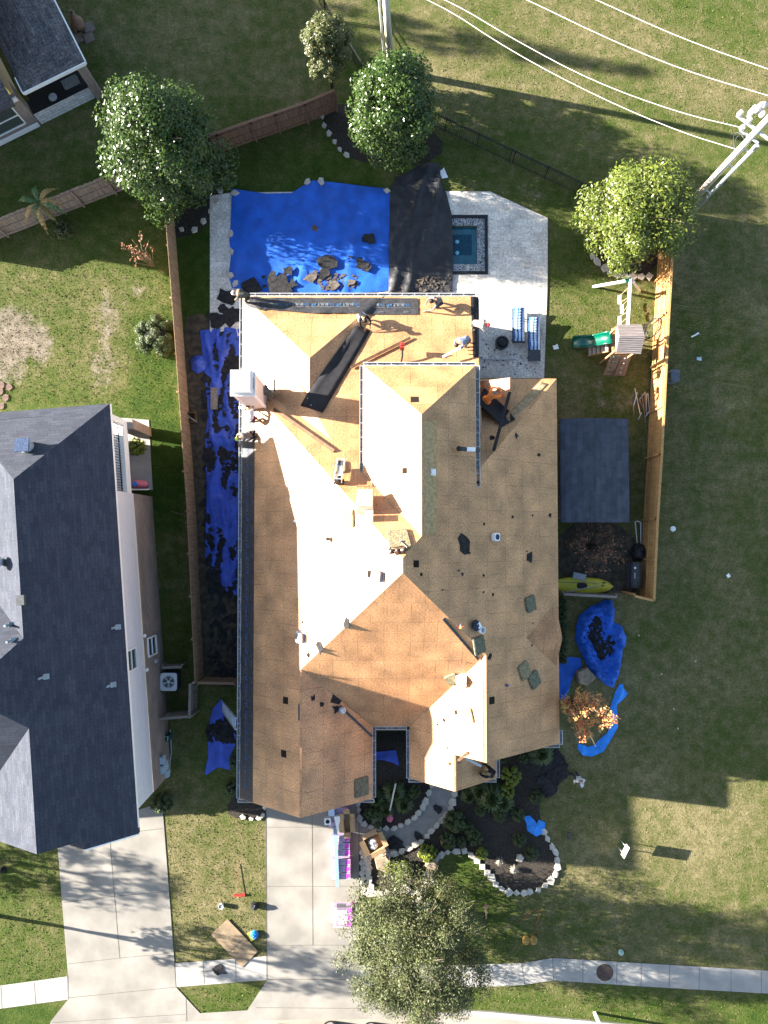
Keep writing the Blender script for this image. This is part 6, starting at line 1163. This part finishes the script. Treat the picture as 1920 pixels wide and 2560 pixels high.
m = MB(); a_, c_ = P(842, 2041, .8), P(849, 2075, .75); m.beam(a_, c_, .30, .06); top(m, 'foam_board', 'narrow white panel leaning over the tall brown carton', 'panel', WHITE, (a_.x, a_.y, .6))
# ================================================================ loose things on the roof
def roof_thing(name, label, cat, u, v, ang=0, group=None):
    p = R(u, v); o = bpy.data.objects.new(name, None); COL.objects.link(o); o.matrix_world = Matrix.Translation(p) @ rframe(p, ang).to_4x4(); W[o.name] = Vector((0, 0, 0)); return tag(o, label, cat, group)
def pad(label, u, v, m_, s=.55, ang=0, t=.10):
    o = roof_thing('foam_pad', label, 'foam pad', u, v, ang); m = MB(); random.seed(int(u)); k = [Vector((e.x*random.uniform(.95, 1.05), e.y*random.uniform(.95, 1.05))) for e in rrect(s, s*1.12, .09)]
    m.prism([(p.x, p.y) for p in k], .005, t*.8); mm = MB(); mm.prism([(p.x*.92, p.y*.92) for p in k], t*.8, t); m.v += []; b_ = m.build('cushion', m_, o); c_ = mm.build('top_face', m_, o); return o
pad('dark olive foam pad beside the hip of the front roof slope', *A(1034, 1394), PADG, .72, .15); pad('olive foam pad low on the slope, above the small gable', *A(1145, 1304), PADG, .68, .2); pad('paler foam pad of the two lying together below the small gable', *A(1132, 1449), PAD, .72, .35); pad('darker foam pad of the two lying together below the small gable', *A(1153, 1468), PADG, .70, .4)
pad('sunlit orange tan foam pad on the glaring porch slope', *A(1011, 1546), PAD, .62, .2); pad('large flat foam pad at the lower corner of the garage roof', *A(781, 1699), PADG, .85, .02, .06); pad('tan foam pad at the edge of the glaring slope below the paper sacks', *A(752, 1120), PAD, .72, 0)
pad('tan foam pad with a tool belt resting by the main ridge', *A(862, 1167), PAD, .95, .2); pad('tan foam pad under the compressor', *A(733, 1010), PAD, .62, .1); pad('tan foam pad beside the white paper sack on the front hip', *A(977, 1466), PAD, .6, .6)
cm = roof_thing('air_compressor', 'black air compressor in a silver tube frame on the bright decking', 'compressor', *A(735, 1030), -.12); zc = .32
m = MB(); m.cyl((0, -.5, zc), (0, .45, zc), .14, n=14); m.build('tank', BLACK, cm, True)
m = MB()
for sx in (-.17, .17): m.tube([(sx, -.62, zc+.05), (sx, -.62, zc+.32), (sx, .55, zc+.32), (sx, .55, zc+.05)], .022, 6)
for y in (-.62, .55): m.tube([(-.17, y, zc+.32), (.17, y, zc+.32)], .022, 6)
m.build('frame', GALV, cm); m = MB(); m.box((.03, -.05, zc+.2), (.12, .5, .12)); m.build('label_plate', WHITE, cm); m = MB(); m.box((0, .35, zc+.18), (.24, .28, .2)); m.build('motor', DGREY, cm)
for sx in (-.2, .2): m = MB(); m.cyl((sx-.03, -.4, .14), (sx+.03, -.4, .14), .14, n=12); m.build('wheel', BLACK, cm)
sk = roof_thing('paper_sack', 'upright tan paper sack on the bright decking below the compressor', 'sack', *A(789, 1092), .0)
m = MB(); v_ = [Vector((sx*.36*k, sy*.5*k+.0, z)) for z, k in ((0, 1), (.35, 1.02), (.6, .92)) for sx, sy in ((-1, -1), (1, -1), (1, 1), (-1, 1))]; m.add(v_, [(8, 9, 10, 11)]+[(r*4+i, r*4+(i+1) % 4, r*4+4+(i+1) % 4, r*4+4+i) for r in (0, 1) for i in range(4)]); m.build('sack', PAPER, sk)
ws = roof_thing('white_carton', 'small white carton touching the tan paper sack', 'box', *A(797, 1121), .0); m = MB(); m.box((0, 0, .2), (.38, .34, .4)); m.build('carton', WHITE, ws); m = MB(); m.box((0, 0, .402), (.36, .03, .006)); m.build('tape', PAPER, ws)
tb_ = roof_thing('tool_belt', 'dark brown leather tool belt hanging off the tan pad by the ridge', 'tool belt', *A(858, 1190), .1); LEATH = mat('leather', (.06, .025, .015), rough=.4, var=.3, spec=.6)
m = MB(); m.tube([(.35*math.cos(t), .17*math.sin(t)+.05*math.sin(3*t), .09) for t in [i*.42 for i in range(16)]], .035, 6); m.build('belt', LEATH, tb_)
for x in (-.26, .02, .25): m = MB(); m.ell((x, -.06, .10), (.13, .12, .12), 9, 6, jit=.15); m.build('pouch', LEATH, tb_, True)
hm = roof_thing('hammer', 'hammer with a pale handle lying beside the tool belt', 'hammer', *A(872, 1180), -.9); m = MB(); m.tube([(-.22, 0, .14), (.2, 0, .14)], .018, 6); m.build('handle', PAPER, hm); m = MB(); m.box((-.22, 0, .14), (.05, .14, .05)); m.build('head', STEEL, hm)
def boxvent(label, u, v, ang, sc=1.0):
    o = roof_thing('roof_vent', label, 'roof vent', u, v, ang); m = MB(); k = rrect(.54*sc, .54*sc, .1); m.prism([(p.x, p.y) for p in k], .03, .22*sc); m.build('hood', mat('vent_grey', (.22, .20, .19), var=.12), o); m = MB(); m.lathe((0, 0, .22*sc), [(.09, 0), (.06, .03)]); m.build('boss', GREY, o); m = MB(); m.box((0, 0, .015), (.72*sc, .72*sc, .012)); m.build('flange', GALV, o); return o
boxvent('loose grey box vent standing near the main ridge beside a dark opening', *A(817, 1244), -.1, .95); boxvent('grey box vent on the glaring slope near the front hip', *A(651, 1377), .02, .85)
bv = roof_thing('turbine_cap', 'round white vent cap amid dark scraps at the flashing bar', 'vent cap', *A(736, 1533), 0); m = MB(); m.lathe((0, 0, 0), [(.15, 0), (.16, .22), (.13, .28), (.04, .3)], 16); m.build('drum', WHITEM, bv, True); m = MB(); m.lathe((0, 0, .3), [(.03, 0), (.02, .05)]); m.build('knob', GREY, bv)
bq = roof_thing('backpack', 'dark blue and white backpack on the shaded slope beside a white bucket', 'backpack', *A(1024, 1350), .2); m = MB(); m.ell((0, 0, .14), (.22, .27, .16), 10, 7, zmin=-.8, jit=.08); m.build('bag', mat('navy_cloth', (.02, .03, .06), rough=.8), bq, True); m = MB(); m.box((.08, -.02, .25), (.2, .26, .06), rz=.3); m.build('pocket', WHITE, bq); m = MB(); m.tube([(-.1, .2, .25), (-.25, .05, .1), (-.1, -.2, .2)], .02, 5); m.build('strap', BLACK, bq)
bk_ = roof_thing('bucket', 'white bucket beside the dark blue backpack', 'bucket', *A(1034, 1360), 0); m = MB(); m.lathe((0, 0, 0), [(.13, 0), (.16, .32), (.145, .32), (.12, .05)], 16); m.build('body', WHITE, bk_, True); m = MB(); m.lathe((0, 0, .2), [(.142, 0), (.05, .02)]); m.build('contents', GREY, bk_)
b3 = roof_thing('bucket', 'white square bucket with dark fittings alone on the wide shaded slope', 'bucket', *A(1067.5, 1160), 0); m = MB(); k = rrect(.36, .38, .1); m.prism([(p.x, p.y) for p in k], .0, .22); m.build('body', WHITE, b3); m = MB(); m.lathe((0, 0, .222), [(.14, 0), (.14, .006)]); m.build('contents', mat('blue_black', (.02, .04, .09), var=.6, scale=9), b3)
rg_ = roof_thing('nail_gun', 'small orange nail gun on the shaded slope near the backpack', 'nail gun', *A(995, 1354), .2); m = MB(); m.box((0, 0, .08), (.22, .07, .14)); m.build('body', ORANGE, rg_); m = MB(); m.box((-.05, .08, .06), (.06, .16, .06)); m.build('handle', WHITE, rg_)
wsk = roof_thing('paper_sack', 'white paper sack standing on the hip above the porch slope', 'sack', *A(997, 1462), .1); m = MB(); v_ = [Vector((sx*.24*k, sy*.2*k, z)) for z, k in ((0, 1), (.3, 1.05), (.5, .9)) for sx, sy in ((-1, -1), (1, -1), (1, 1), (-1, 1))]; m.add(v_, [(8, 9, 10, 11)]+[(r*4+i, r*4+(i+1) % 4, r*4+4+(i+1) % 4, r*4+4+i) for r in (0, 1) for i in range(4)]); m.build('sack', WHITE, wsk); m = MB(); m.lathe((.05, 0, .5), [(.06, 0), (.05, .02)]); m.build('hole', GREY, wsk)
m_ = roof_thing('tin_can', 'little round tin on the shaded slope below the two foam pads', 'tin', *A(1094, 1480), 0); m = MB(); m.lathe((0, 0, 0), [(.07, 0), (.07, .1), (.03, .11)]); m.build('body', mat('violet_tin', (.12, .1, .2)), m_)
lb_ = roof_thing('leaf_blower', 'red and black leaf blower standing behind the upper storey eave', 'leaf blower', *A(868, 772), 0); m = MB(); m.box((0, .25, .62), (.20, .28, .3)); m.build('motor', RED, lb_); m = MB(); m.tube([(0, .2, .6), (.02, -.1, .35), (-.05, -.35, .06)], .05, 8); m.build('tube', BLACK, lb_); m = MB(); m.tube([(-.08, .2, .78), (0, .3, .9), (.08, .2, .78)], .025, 6); m.build('handle', BLACK, lb_)
m = MB(); a_ = R(*A(505+8, 903)); y = P(0, 1018, 3.3).y; m.beam((XL-.15, y, 3.12), (XL+1.0, y, 3.78), .08, .05); top(m, 'metal_brace', 'pale metal bar across the long eave above the kneeling worker', 'bar', GALV, (XL, y, 3.2))
for i, (a1, a2, lb) in enumerate([((983, 1643), (1006, 1622), 'short brown board stub across the porch ridge'), ((962, 1650), (990, 1641), 'brown board stub crossing another on the porch ridge')]): board('lumber_board', lb, 'board', A(a1[0]+6, a1[1]+2-3), A(a2[0]+4, a2[1]+2), .12, .05, LUMBER, .10)
# black heap of crumpled underlayment at the back corner
m = sheet_mesh([(p.x, p.y) for p in PL([(610, 742), (640, 738), (672, 748), (690, 772), (660, 780), (628, 770), (612, 760)], 3.2)], .12, lambda x, y, d: max(roof_z(x, y), 2.97)+.05+min(.25, d*.6)*(.6+abs(noise.noise(Vector((x*5, y*5, 3))))*1.3)); top(m, 'crumpled_underlayment', 'crumpled black underlayment heaped at the back corner of the roof', 'underlayment', FELT, tuple(R(640, 755)), smooth=True)
# ================================================================ roofers
POSES = {
 'stand': dict(pel=(0, 0, .94), che=(0, .03, 1.28), nek=(0, .05, 1.48), hed=(0, .09, 1.62), sh=(.19, .02, 1.40), el=(.27, .06, 1.12), ha=(.24, .24, .95), hip=(.10, 0, .90), kn=(.12, .05, .49), an=(.13, -.02, .08)),
 'bend': dict(pel=(0, -.22, .84), che=(0, .14, 1.02), nek=(0, .34, 1.00), hed=(0, .47, .97), sh=(.19, .24, 1.00), el=(.25, .40, .74), ha=(.17, .50, .46), hip=(.11, -.2, .80), kn=(.15, .0, .47), an=(.15, -.10, .08)),
 'crouch': dict(pel=(0, -.22, .36), che=(0, .06, .66), nek=(0, .22, .80), hed=(0, .33, .90), sh=(.20, .14, .75), el=(.29, .36, .50), ha=(.16, .56, .26), hip=(.12, -.18, .36), kn=(.23, .26, .50), an=(.17, -.04, .08)),
 'kneel': dict(pel=(0, -.26, .46), che=(0, .10, .70), nek=(0, .30, .76), hed=(0, .43, .76), sh=(.20, .20, .74), el=(.26, .42, .46), ha=(.18, .58, .14), hip=(.12, -.22, .42), kn=(.17, .10, .08), an=(.16, -.36, .09)),
}
def person(label, u, v, pose, rot, shirt, pants, hat=None, hair=HAIR, on='roof', sc=1.0, sleeves=True, arms=None, shoes=None, spread=1.0):
    p = R(u, v) if on == 'roof' else P(u, v, 0); q = POSES[pose]; sn, cs_ = math.sin(rot), math.cos(rot)
    root = thing('person', label, 'person', p, 'roofers at work', rot=rot)
    V, E, Rd, part = [], [], [], []
    def add(co, r, par, kind):
        V.append(Vector(co)*sc); Rd.append(r*sc); part.append(kind)
        if par is not None: E.append((par, len(V)-1))
        return len(V)-1
    def gz(x, y):
        if on != 'roof': return 0
        X, Y = p.x+x*cs_-y*sn, p.y+x*sn+y*cs_; z = roof_z(X, Y)-p.z; return max(-.55, min(.55, z))
    pe = add(q['pel'], .155, None, 't'); mid = add((Vector(q['pel'])+Vector(q['che']))*.5, .14, pe, 's'); ce_ = add(q['che'], .17, mid, 's'); nk = add(q['nek'], .06, ce_, 'h'); hd = add(q['hed'], .098, nk, 'h')
    hv = (Vector(q['hed'])-Vector(q['nek'])).normalized(); fw = Vector((0, hv.z, -hv.y)); ht = add(Vector(q['hed'])+hv*.10, .085, hd, 'h'); add(Vector(q['hed'])+fw*.105+hv*.01, .016, hd, 'h')
    for i, s in enumerate((-1, 1)):
        mir = lambda c: Vector((c[0]*s, c[1], c[2])); el, ha = mir(q['el']), mir(q['ha'])
        if arms and arms[i]: el, ha = Vector(arms[i][0]), Vector(arms[i][1])
        sh_ = add(mir(q['sh']), .075, ce_, 's'); ee = add(el, .05, sh_, 's'); wr = add(el.lerp(ha, .86), .033, ee, 's' if sleeves else 'f'); hh = add(ha, .038, wr, 'f'); hdv = (ha-el).normalized()
        up_ = hdv.cross(Vector((1, 0, 0))); up_ = (up_ if up_.length > .1 else Vector((0, 0, 1))).normalized(); lat = hdv.cross(up_).normalized()
        for k, (o, L) in enumerate(((-.033, .07), (-.011, .085), (.011, .08), (.033, .062))): m1 = add(ha+hdv*.055+lat*o, .0095, hh, 'f'); add(ha+hdv*(.055+L)+lat*o*1.1-up_*.025, .008, m1, 'f')
        t1 = add(ha+lat*.05*s+hdv*.02, .011, hh, 'f'); add(ha+lat*.075*s+hdv*.06-up_*.01, .009, t1, 'f')
        hp_, kn, an = mir(q['hip']), mir(q['kn']), mir(q['an']); kn.x *= spread; an.x *= spread; dzf = gz(an.x, an.y); an.z += dzf; kn.z += dzf*.6
        a1 = add(hp_, .108, pe, 't'); a2 = add(kn, .072, a1, 't'); a3 = add(an, .046, a2, 't'); fy = .17 if pose != 'kneel' else -.12; add(an+Vector((0, fy, -.035+(gz(an.x, an.y+fy)-dzf))), .042, a3, 'o')
    me = bpy.data.meshes.new('rig'); me.from_pydata(V, E, []); o = bpy.data.objects.new('rig', me); COL.objects.link(o); sk_ = o.modifiers.new('skin', 'SKIN'); sk_.use_smooth_shade = True
    for i, sv in enumerate(me.skin_vertices[0].data): sv.radius = (Rd[i], Rd[i]*(.78 if part[i] == 's' and Rd[i] > .13 else 1)); sv.use_root = (i == 0)
    sb = o.modifiers.new('sub', 'SUBSURF'); sb.levels = sb.render_levels = 1
    bpy.context.view_layer.update(); nm = bpy.data.meshes.new_from_object(o.evaluated_get(bpy.context.evaluated_depsgraph_get())); bpy.data.objects.remove(o); bpy.data.meshes.remove(me)
    nm.materials.clear()
    for x in (SKIN, shirt, pants, shoes or BLACK): nm.materials.append(x)
    cen = np.zeros(len(nm.polygons)*3); nm.polygons.foreach_get('center', cen); cen = cen.reshape(-1, 3)
    segs = [(np.array(V[a_]), np.array(V[b_]), part[b_]) for a_, b_ in E]; D = []
    for a_, b_, k in segs: d = b_-a_; t = np.clip(((cen-a_)@d)/max(1e-9, d@d), 0, 1); D.append(np.linalg.norm(cen-(a_+t[:, None]*d), axis=1)/(.5+.5*1))
    kk = np.argmin(np.array(D), 0); ix = {'h': 0, 'f': 0, 's': 1, 't': 2, 'o': 3}
    nm.polygons.foreach_set('material_index', np.array([ix[segs[i][2]] for i in kk], dtype=np.int32)); nm.polygons.foreach_set('use_smooth', [True]*len(nm.polygons)); nm.update()
    bo = bpy.data.objects.new('body', nm); COL.objects.link(bo); bo.parent = root; W[bo.name] = Vector((0, 0, 0))
    hc = Vector(q['hed'])*sc+hv*.035*sc; xx = Vector((1, 0, 0)); Mh = Matrix((xx, fw, hv)).transposed()
    m = MB(); mm = MB(); mm.ell((0, 0, 0), (.112, .125, .125), 12, 7, zmin=-.15 if hat else -.35); m.add([hc+Mh@Vector(v_)*sc-fw*.012 for v_ in mm.v], mm.f); cap = m.build('cap' if hat else 'hair', hat or hair, root, True)
    if hat: m = MB(); m.add([hc+Mh@Vector((x, y, z))*sc for x, y, z in ((-.08, .10, .0), (.08, .10, 0), (.06, .20, -.02), (-.06, .20, -.02), (-.08, .10, .012), (.08, .10, .012), (.06, .2, -.008), (-.06, .2, -.008))], [(3, 2, 1, 0), (4, 5, 6, 7), (0, 1, 5, 4), (1, 2, 6, 5), (2, 3, 7, 6), (3, 0, 4, 7)]); m.build('brim', hat, cap)
    m = MB()
    for s in (-1, 1): m.ell(Vector(q['hed'])*sc+(Mh@Vector((s*.04, .088, .01)))*sc, (.012, .012, .009), 6, 4)
    m.build('eyes', BLACK, root); return root
pi = math.pi
JEAN = cloth('jeans', (.035, .045, .07)); DKP = cloth('dark_trousers', (.03, .028, .027)); CREAM = cloth('cream', (.60, .52, .42)); WHT = cloth('white', (.62, .62, .62)); GRYS = cloth('grey', (.15, .14, .13)); BLK = cloth('black', (.014, .013, .014)); PLAID = mat('plaid_shirt', (.05, .07, .13), rough=.95, col2=(.34, .36, .42), scale=16); OLV = mat('camouflage', (.05, .045, .03), rough=.95, col2=(.15, .13, .10), scale=9); MARO = cloth('maroon', (.10, .03, .03))
person('roofer in a white shirt bending over the underlayment at the long eave', 634, 1048, 'bend', .25, WHT, MARO, None, sleeves=False)
person('roofer with a lime yellow cap kneeling at the long eave', 622, 1094, 'kneel', pi*.62, GRYS, BLK, mat('lime_cap', (.45, .70, .06), var=.05))
person('roofer in camouflage clothes crouching against the chimney', 678, 992, 'bend', .9, OLV, OLV, mat('khaki_cap', (.16, .14, .10)))
person('roofer with dark hair and black shirt crouching at the top of the rubber strip', 906, 800, 'crouch', pi*1.15, BLK, WHT, None)
person('roofer in a grey shirt crouching at the end of the printed underlayment', 1092, 762, 'crouch', pi*.62, GRYS, JEAN, None, arms=(((-.3, .35, .5), (-.12, .72, .2)), None), sc=1.05)
person('roofer with a red cap and cream shirt bending at the gable edge', 1188, 822, 'bend', pi*1.45, CREAM, DKP, mat('red_cap', (.55, .03, .04), var=.05))
person('roofer in a blue plaid shirt carrying a pale metal length', 1158, 862, 'bend', pi*.68, PLAID, OLV, None)
person('roofer in a hooded orange sweatshirt crouching on the short rubber strip', 1219, 1000, 'kneel', pi*1.72, ORANGE, ORANGE, ORANGE, sc=1.15)
person('roofer with an olive cap and dark shirt at the porch corner holding a long strip', 1222, 1925, 'crouch', pi*.35, BLK, DKP, mat('olive_cap', (.16, .12, .05), var=.1))
person('worker in a white shirt and grey cap standing on the lawn', 1434, 1930, 'stand', pi*1.03, WHT, JEAN, mat('grey_white_cap', (.45, .46, .5), var=.2, scale=20), on='ground')
person('roofer with a white cap leaning at the back corner by the pool tarp', 618, 752, 'bend', pi*.45, OLV, DKP, WHITE)
def held(name, label, cat, a_, c_, wd, ht, m_): m = MB(); m.beam(a_, c_, wd, ht); return top(m, name, label, cat, m_, tuple(a_))
r1, r2 = R(1154, 872), R(1105, 897); held('metal_length', 'pale metal drip edge length held by the roofer in plaid', 'flashing', r1+Vector((0, 0, .55)), r2+Vector((0, 0, .35)), .12, .04, WHITEM)
r1, r2 = R(1200, 1908), R(1102, 1862); held('metal_length', 'long pale metal strip reaching across the porch ridge', 'flashing', r1+Vector((0, 0, .45)), r2+Vector((0, 0, .35)), .12, .04, WHITEM)
# ================================================================ utility poles and wires
pb = P(1700, 536); up = thing('utility_pole', 'tall pale utility pole with transformer gear above the lawn', 'utility pole', pb)
m = MB(); m.cyl(pb, pb+Vector((0, 0, 11.5)), .19, .13, n=14); m.build('pole', POLE, up, True)
def top_(z): return pb+Vector((0, 0, z))
off = Vector((.38, -.25, 0)); m = MB(); m.cyl(pb+off, pb+off+Vector((0, 0, 7.4)), .09, n=10); cd = m.build('conduit', GALV, up, True); m = MB(); m.box(pb+off+Vector((0, 0, 7.5)), (.18, .18, .3)); m.build('weatherhead', GALV, cd)
m = MB()
for z in (3.0, 5.5, 7.0): m.beam(top_(z), top_(z)+off, .06, .06)
m.build('bracket', GALV, up)
m = MB(); m.beam(top_(8.4)+Vector((-.9, .7, 0)), top_(8.4)+Vector((.5, -.4, 0)), .1, .1); m.beam(top_(7.9)+Vector((-.5, .3, 0)), top_(7.9)+Vector((.3, -.3, 0)), .08, .08); m.build('crossarm', GALV, up)
for dx, dy, z in ((-.85, .66, 8.45), (-.45, .35, 8.45), (-.1, .35, 8.9), (-.5, .3, 7.95), (-.35, .55, 9.2)): q = top_(z)+Vector((dx, dy, 0)); m = MB(); m.lathe(q, [(.05, 0), (.12, .06), (.05, .1), (.12, .16), (.05, .2), (.11, .26), (.03, .34)], 10); m.build('insulator', WHITEM, up, True)
for dx, dy in ((-.45, .6), (-.05, .75)): m = MB(); m.cyl(top_(8.9)+Vector((dx, dy, -.35)), top_(8.9)+Vector((dx, dy, .25)), .13, n=12); m.build('cutout', WHITEM, up, True)
for k, (a1, r_) in enumerate(((.5, .5), (1.2, .75), (2.2, .6))): m = MB(); c_ = top_(7.9-.5*k); m.tube([c_+Vector((-r_*math.sin(t)*math.cos(a1), r_*math.sin(t)*math.sin(a1), -.9*(1-math.cos(t))*.5)) for t in [i*pi/10 for i in range(11)]], .018, 5); m.build('jumper_cable', DGREY, up)
pl = P(978, 176); u2 = thing('utility_pole', 'pale wooden pole with a conduit rising behind the middle magnolia', 'utility pole', pl); m = MB(); tp_ = P(960, -60, 7.6); m.cyl(pl, tp_, .21, .16, n=14); m.build('pole', POLE, u2, True)
m = MB(); o_ = Vector((-.34, .1, 0)); m.cyl(pl+o_, tp_+o_, .055, n=8); m.build('conduit', GALV, u2, True); m = MB()
for t in (.25, .6, .85): q = pl.lerp(tp_, t); m.beam(q, q+o_*1.2, .05, .05)
m.build('bracket', GALV, u2)
for i, (pts, z1, lb) in enumerate([([(900, -60), (1085, 0), (1280, 130), (1500, 245), (1700, 330), (1843, 374)], 8.3, 'lowest wire, ending on the tall pole below its gear'), ([(960, -60), (1122, 0), (1280, 96), (1480, 203), (1700, 283), (1862, 321)], 8.6, 'second wire, ending at the pole insulators'), ([(1180, -60), (1320, 0), (1500, 88), (1700, 173), (1906, 235), (2060, 280)], 9.0, 'third wire, passing the tip of the pole gear'), ([(1380, -50), (1492, 0), (1700, 95), (1920, 173), (2080, 225)], 9.2, 'outermost wire, farthest from the tall pole')]):
    w3 = smooth_poly([P(u, v, z1-.9*math.sin(math.pi*j/(len(pts)-1))*.3) for j, (u, v) in enumerate(pts)], 2, False); m = MB(); m.tube(w3, .017, 5); top(m, 'overhead_wire', 'pale overhead wire: '+lb, 'wire', mat('wire_grey', (.62, .58, .54), rough=.6, var=.05), (w3[0].x, w3[0].y, 0), 'overhead wires')
# ================================================================ cars parked at the kerb, mostly below the frame
def car(label, u, v, m_, rz=0):
    p = P(u, v, .045); o = thing('parked_car', label, 'car', p, rot=rz); m = MB(); n_ = 12; prof = [(-2.2, .35, .62), (-2.15, .35, .80), (-1.3, .3, .92), (-.7, .3, 1.35), (.6, .3, 1.42), (1.4, .3, .98), (2.1, .32, .88), (2.25, .35, .6)]; vs = []
    for x, zb, zt_ in prof: vs += [Vector((x, -.88, zb)), Vector((x, -.9, min(zt_, .85))), Vector((x, -.68, zt_)), Vector((x, .68, zt_)), Vector((x, .9, min(zt_, .85))), Vector((x, .88, zb))]
    k = len(prof); m.add(vs, [(i*6+j, (i+1)*6+j, (i+1)*6+j+1, i*6+j+1) for i in range(k-1) for j in range(5)]+[(0, 1, 2, 3, 4, 5), tuple(range((k-1)*6, k*6))[::-1]]); m.build('body', m_, o, True)
    m = MB(); m.add([(-1.27, -.62, .95), (-.74, -.6, 1.34), (-.74, .6, 1.34), (-1.27, .62, .95)], [(3, 2, 1, 0)]); m.build('windscreen', GLASS, o)
    for x in (-1.4, 1.35):
        for y in (-.86, .86): w_ = MB(); w_.cyl((x, y-.11, .33), (x, y+.11, .33), .33, n=18); t_ = w_.build('wheel', BLACK, o); w_ = MB(); w_.cyl((x, y-.115, .33), (x, y+.115, .33), .2, n=14); w_.build('rim', STEEL, t_)
    return o
car('dark car parked in the street, its wheel just in view under the oak', 992, 2600, mat('car_paint_dark', (.03, .03, .035), rough=.25, var=.05, spec=.6)); car('pale blue car parked in the street with only its edge in view', 766, 2601, mat('car_paint_pale', (.35, .40, .48), rough=.25, var=.05, spec=.6), .06)
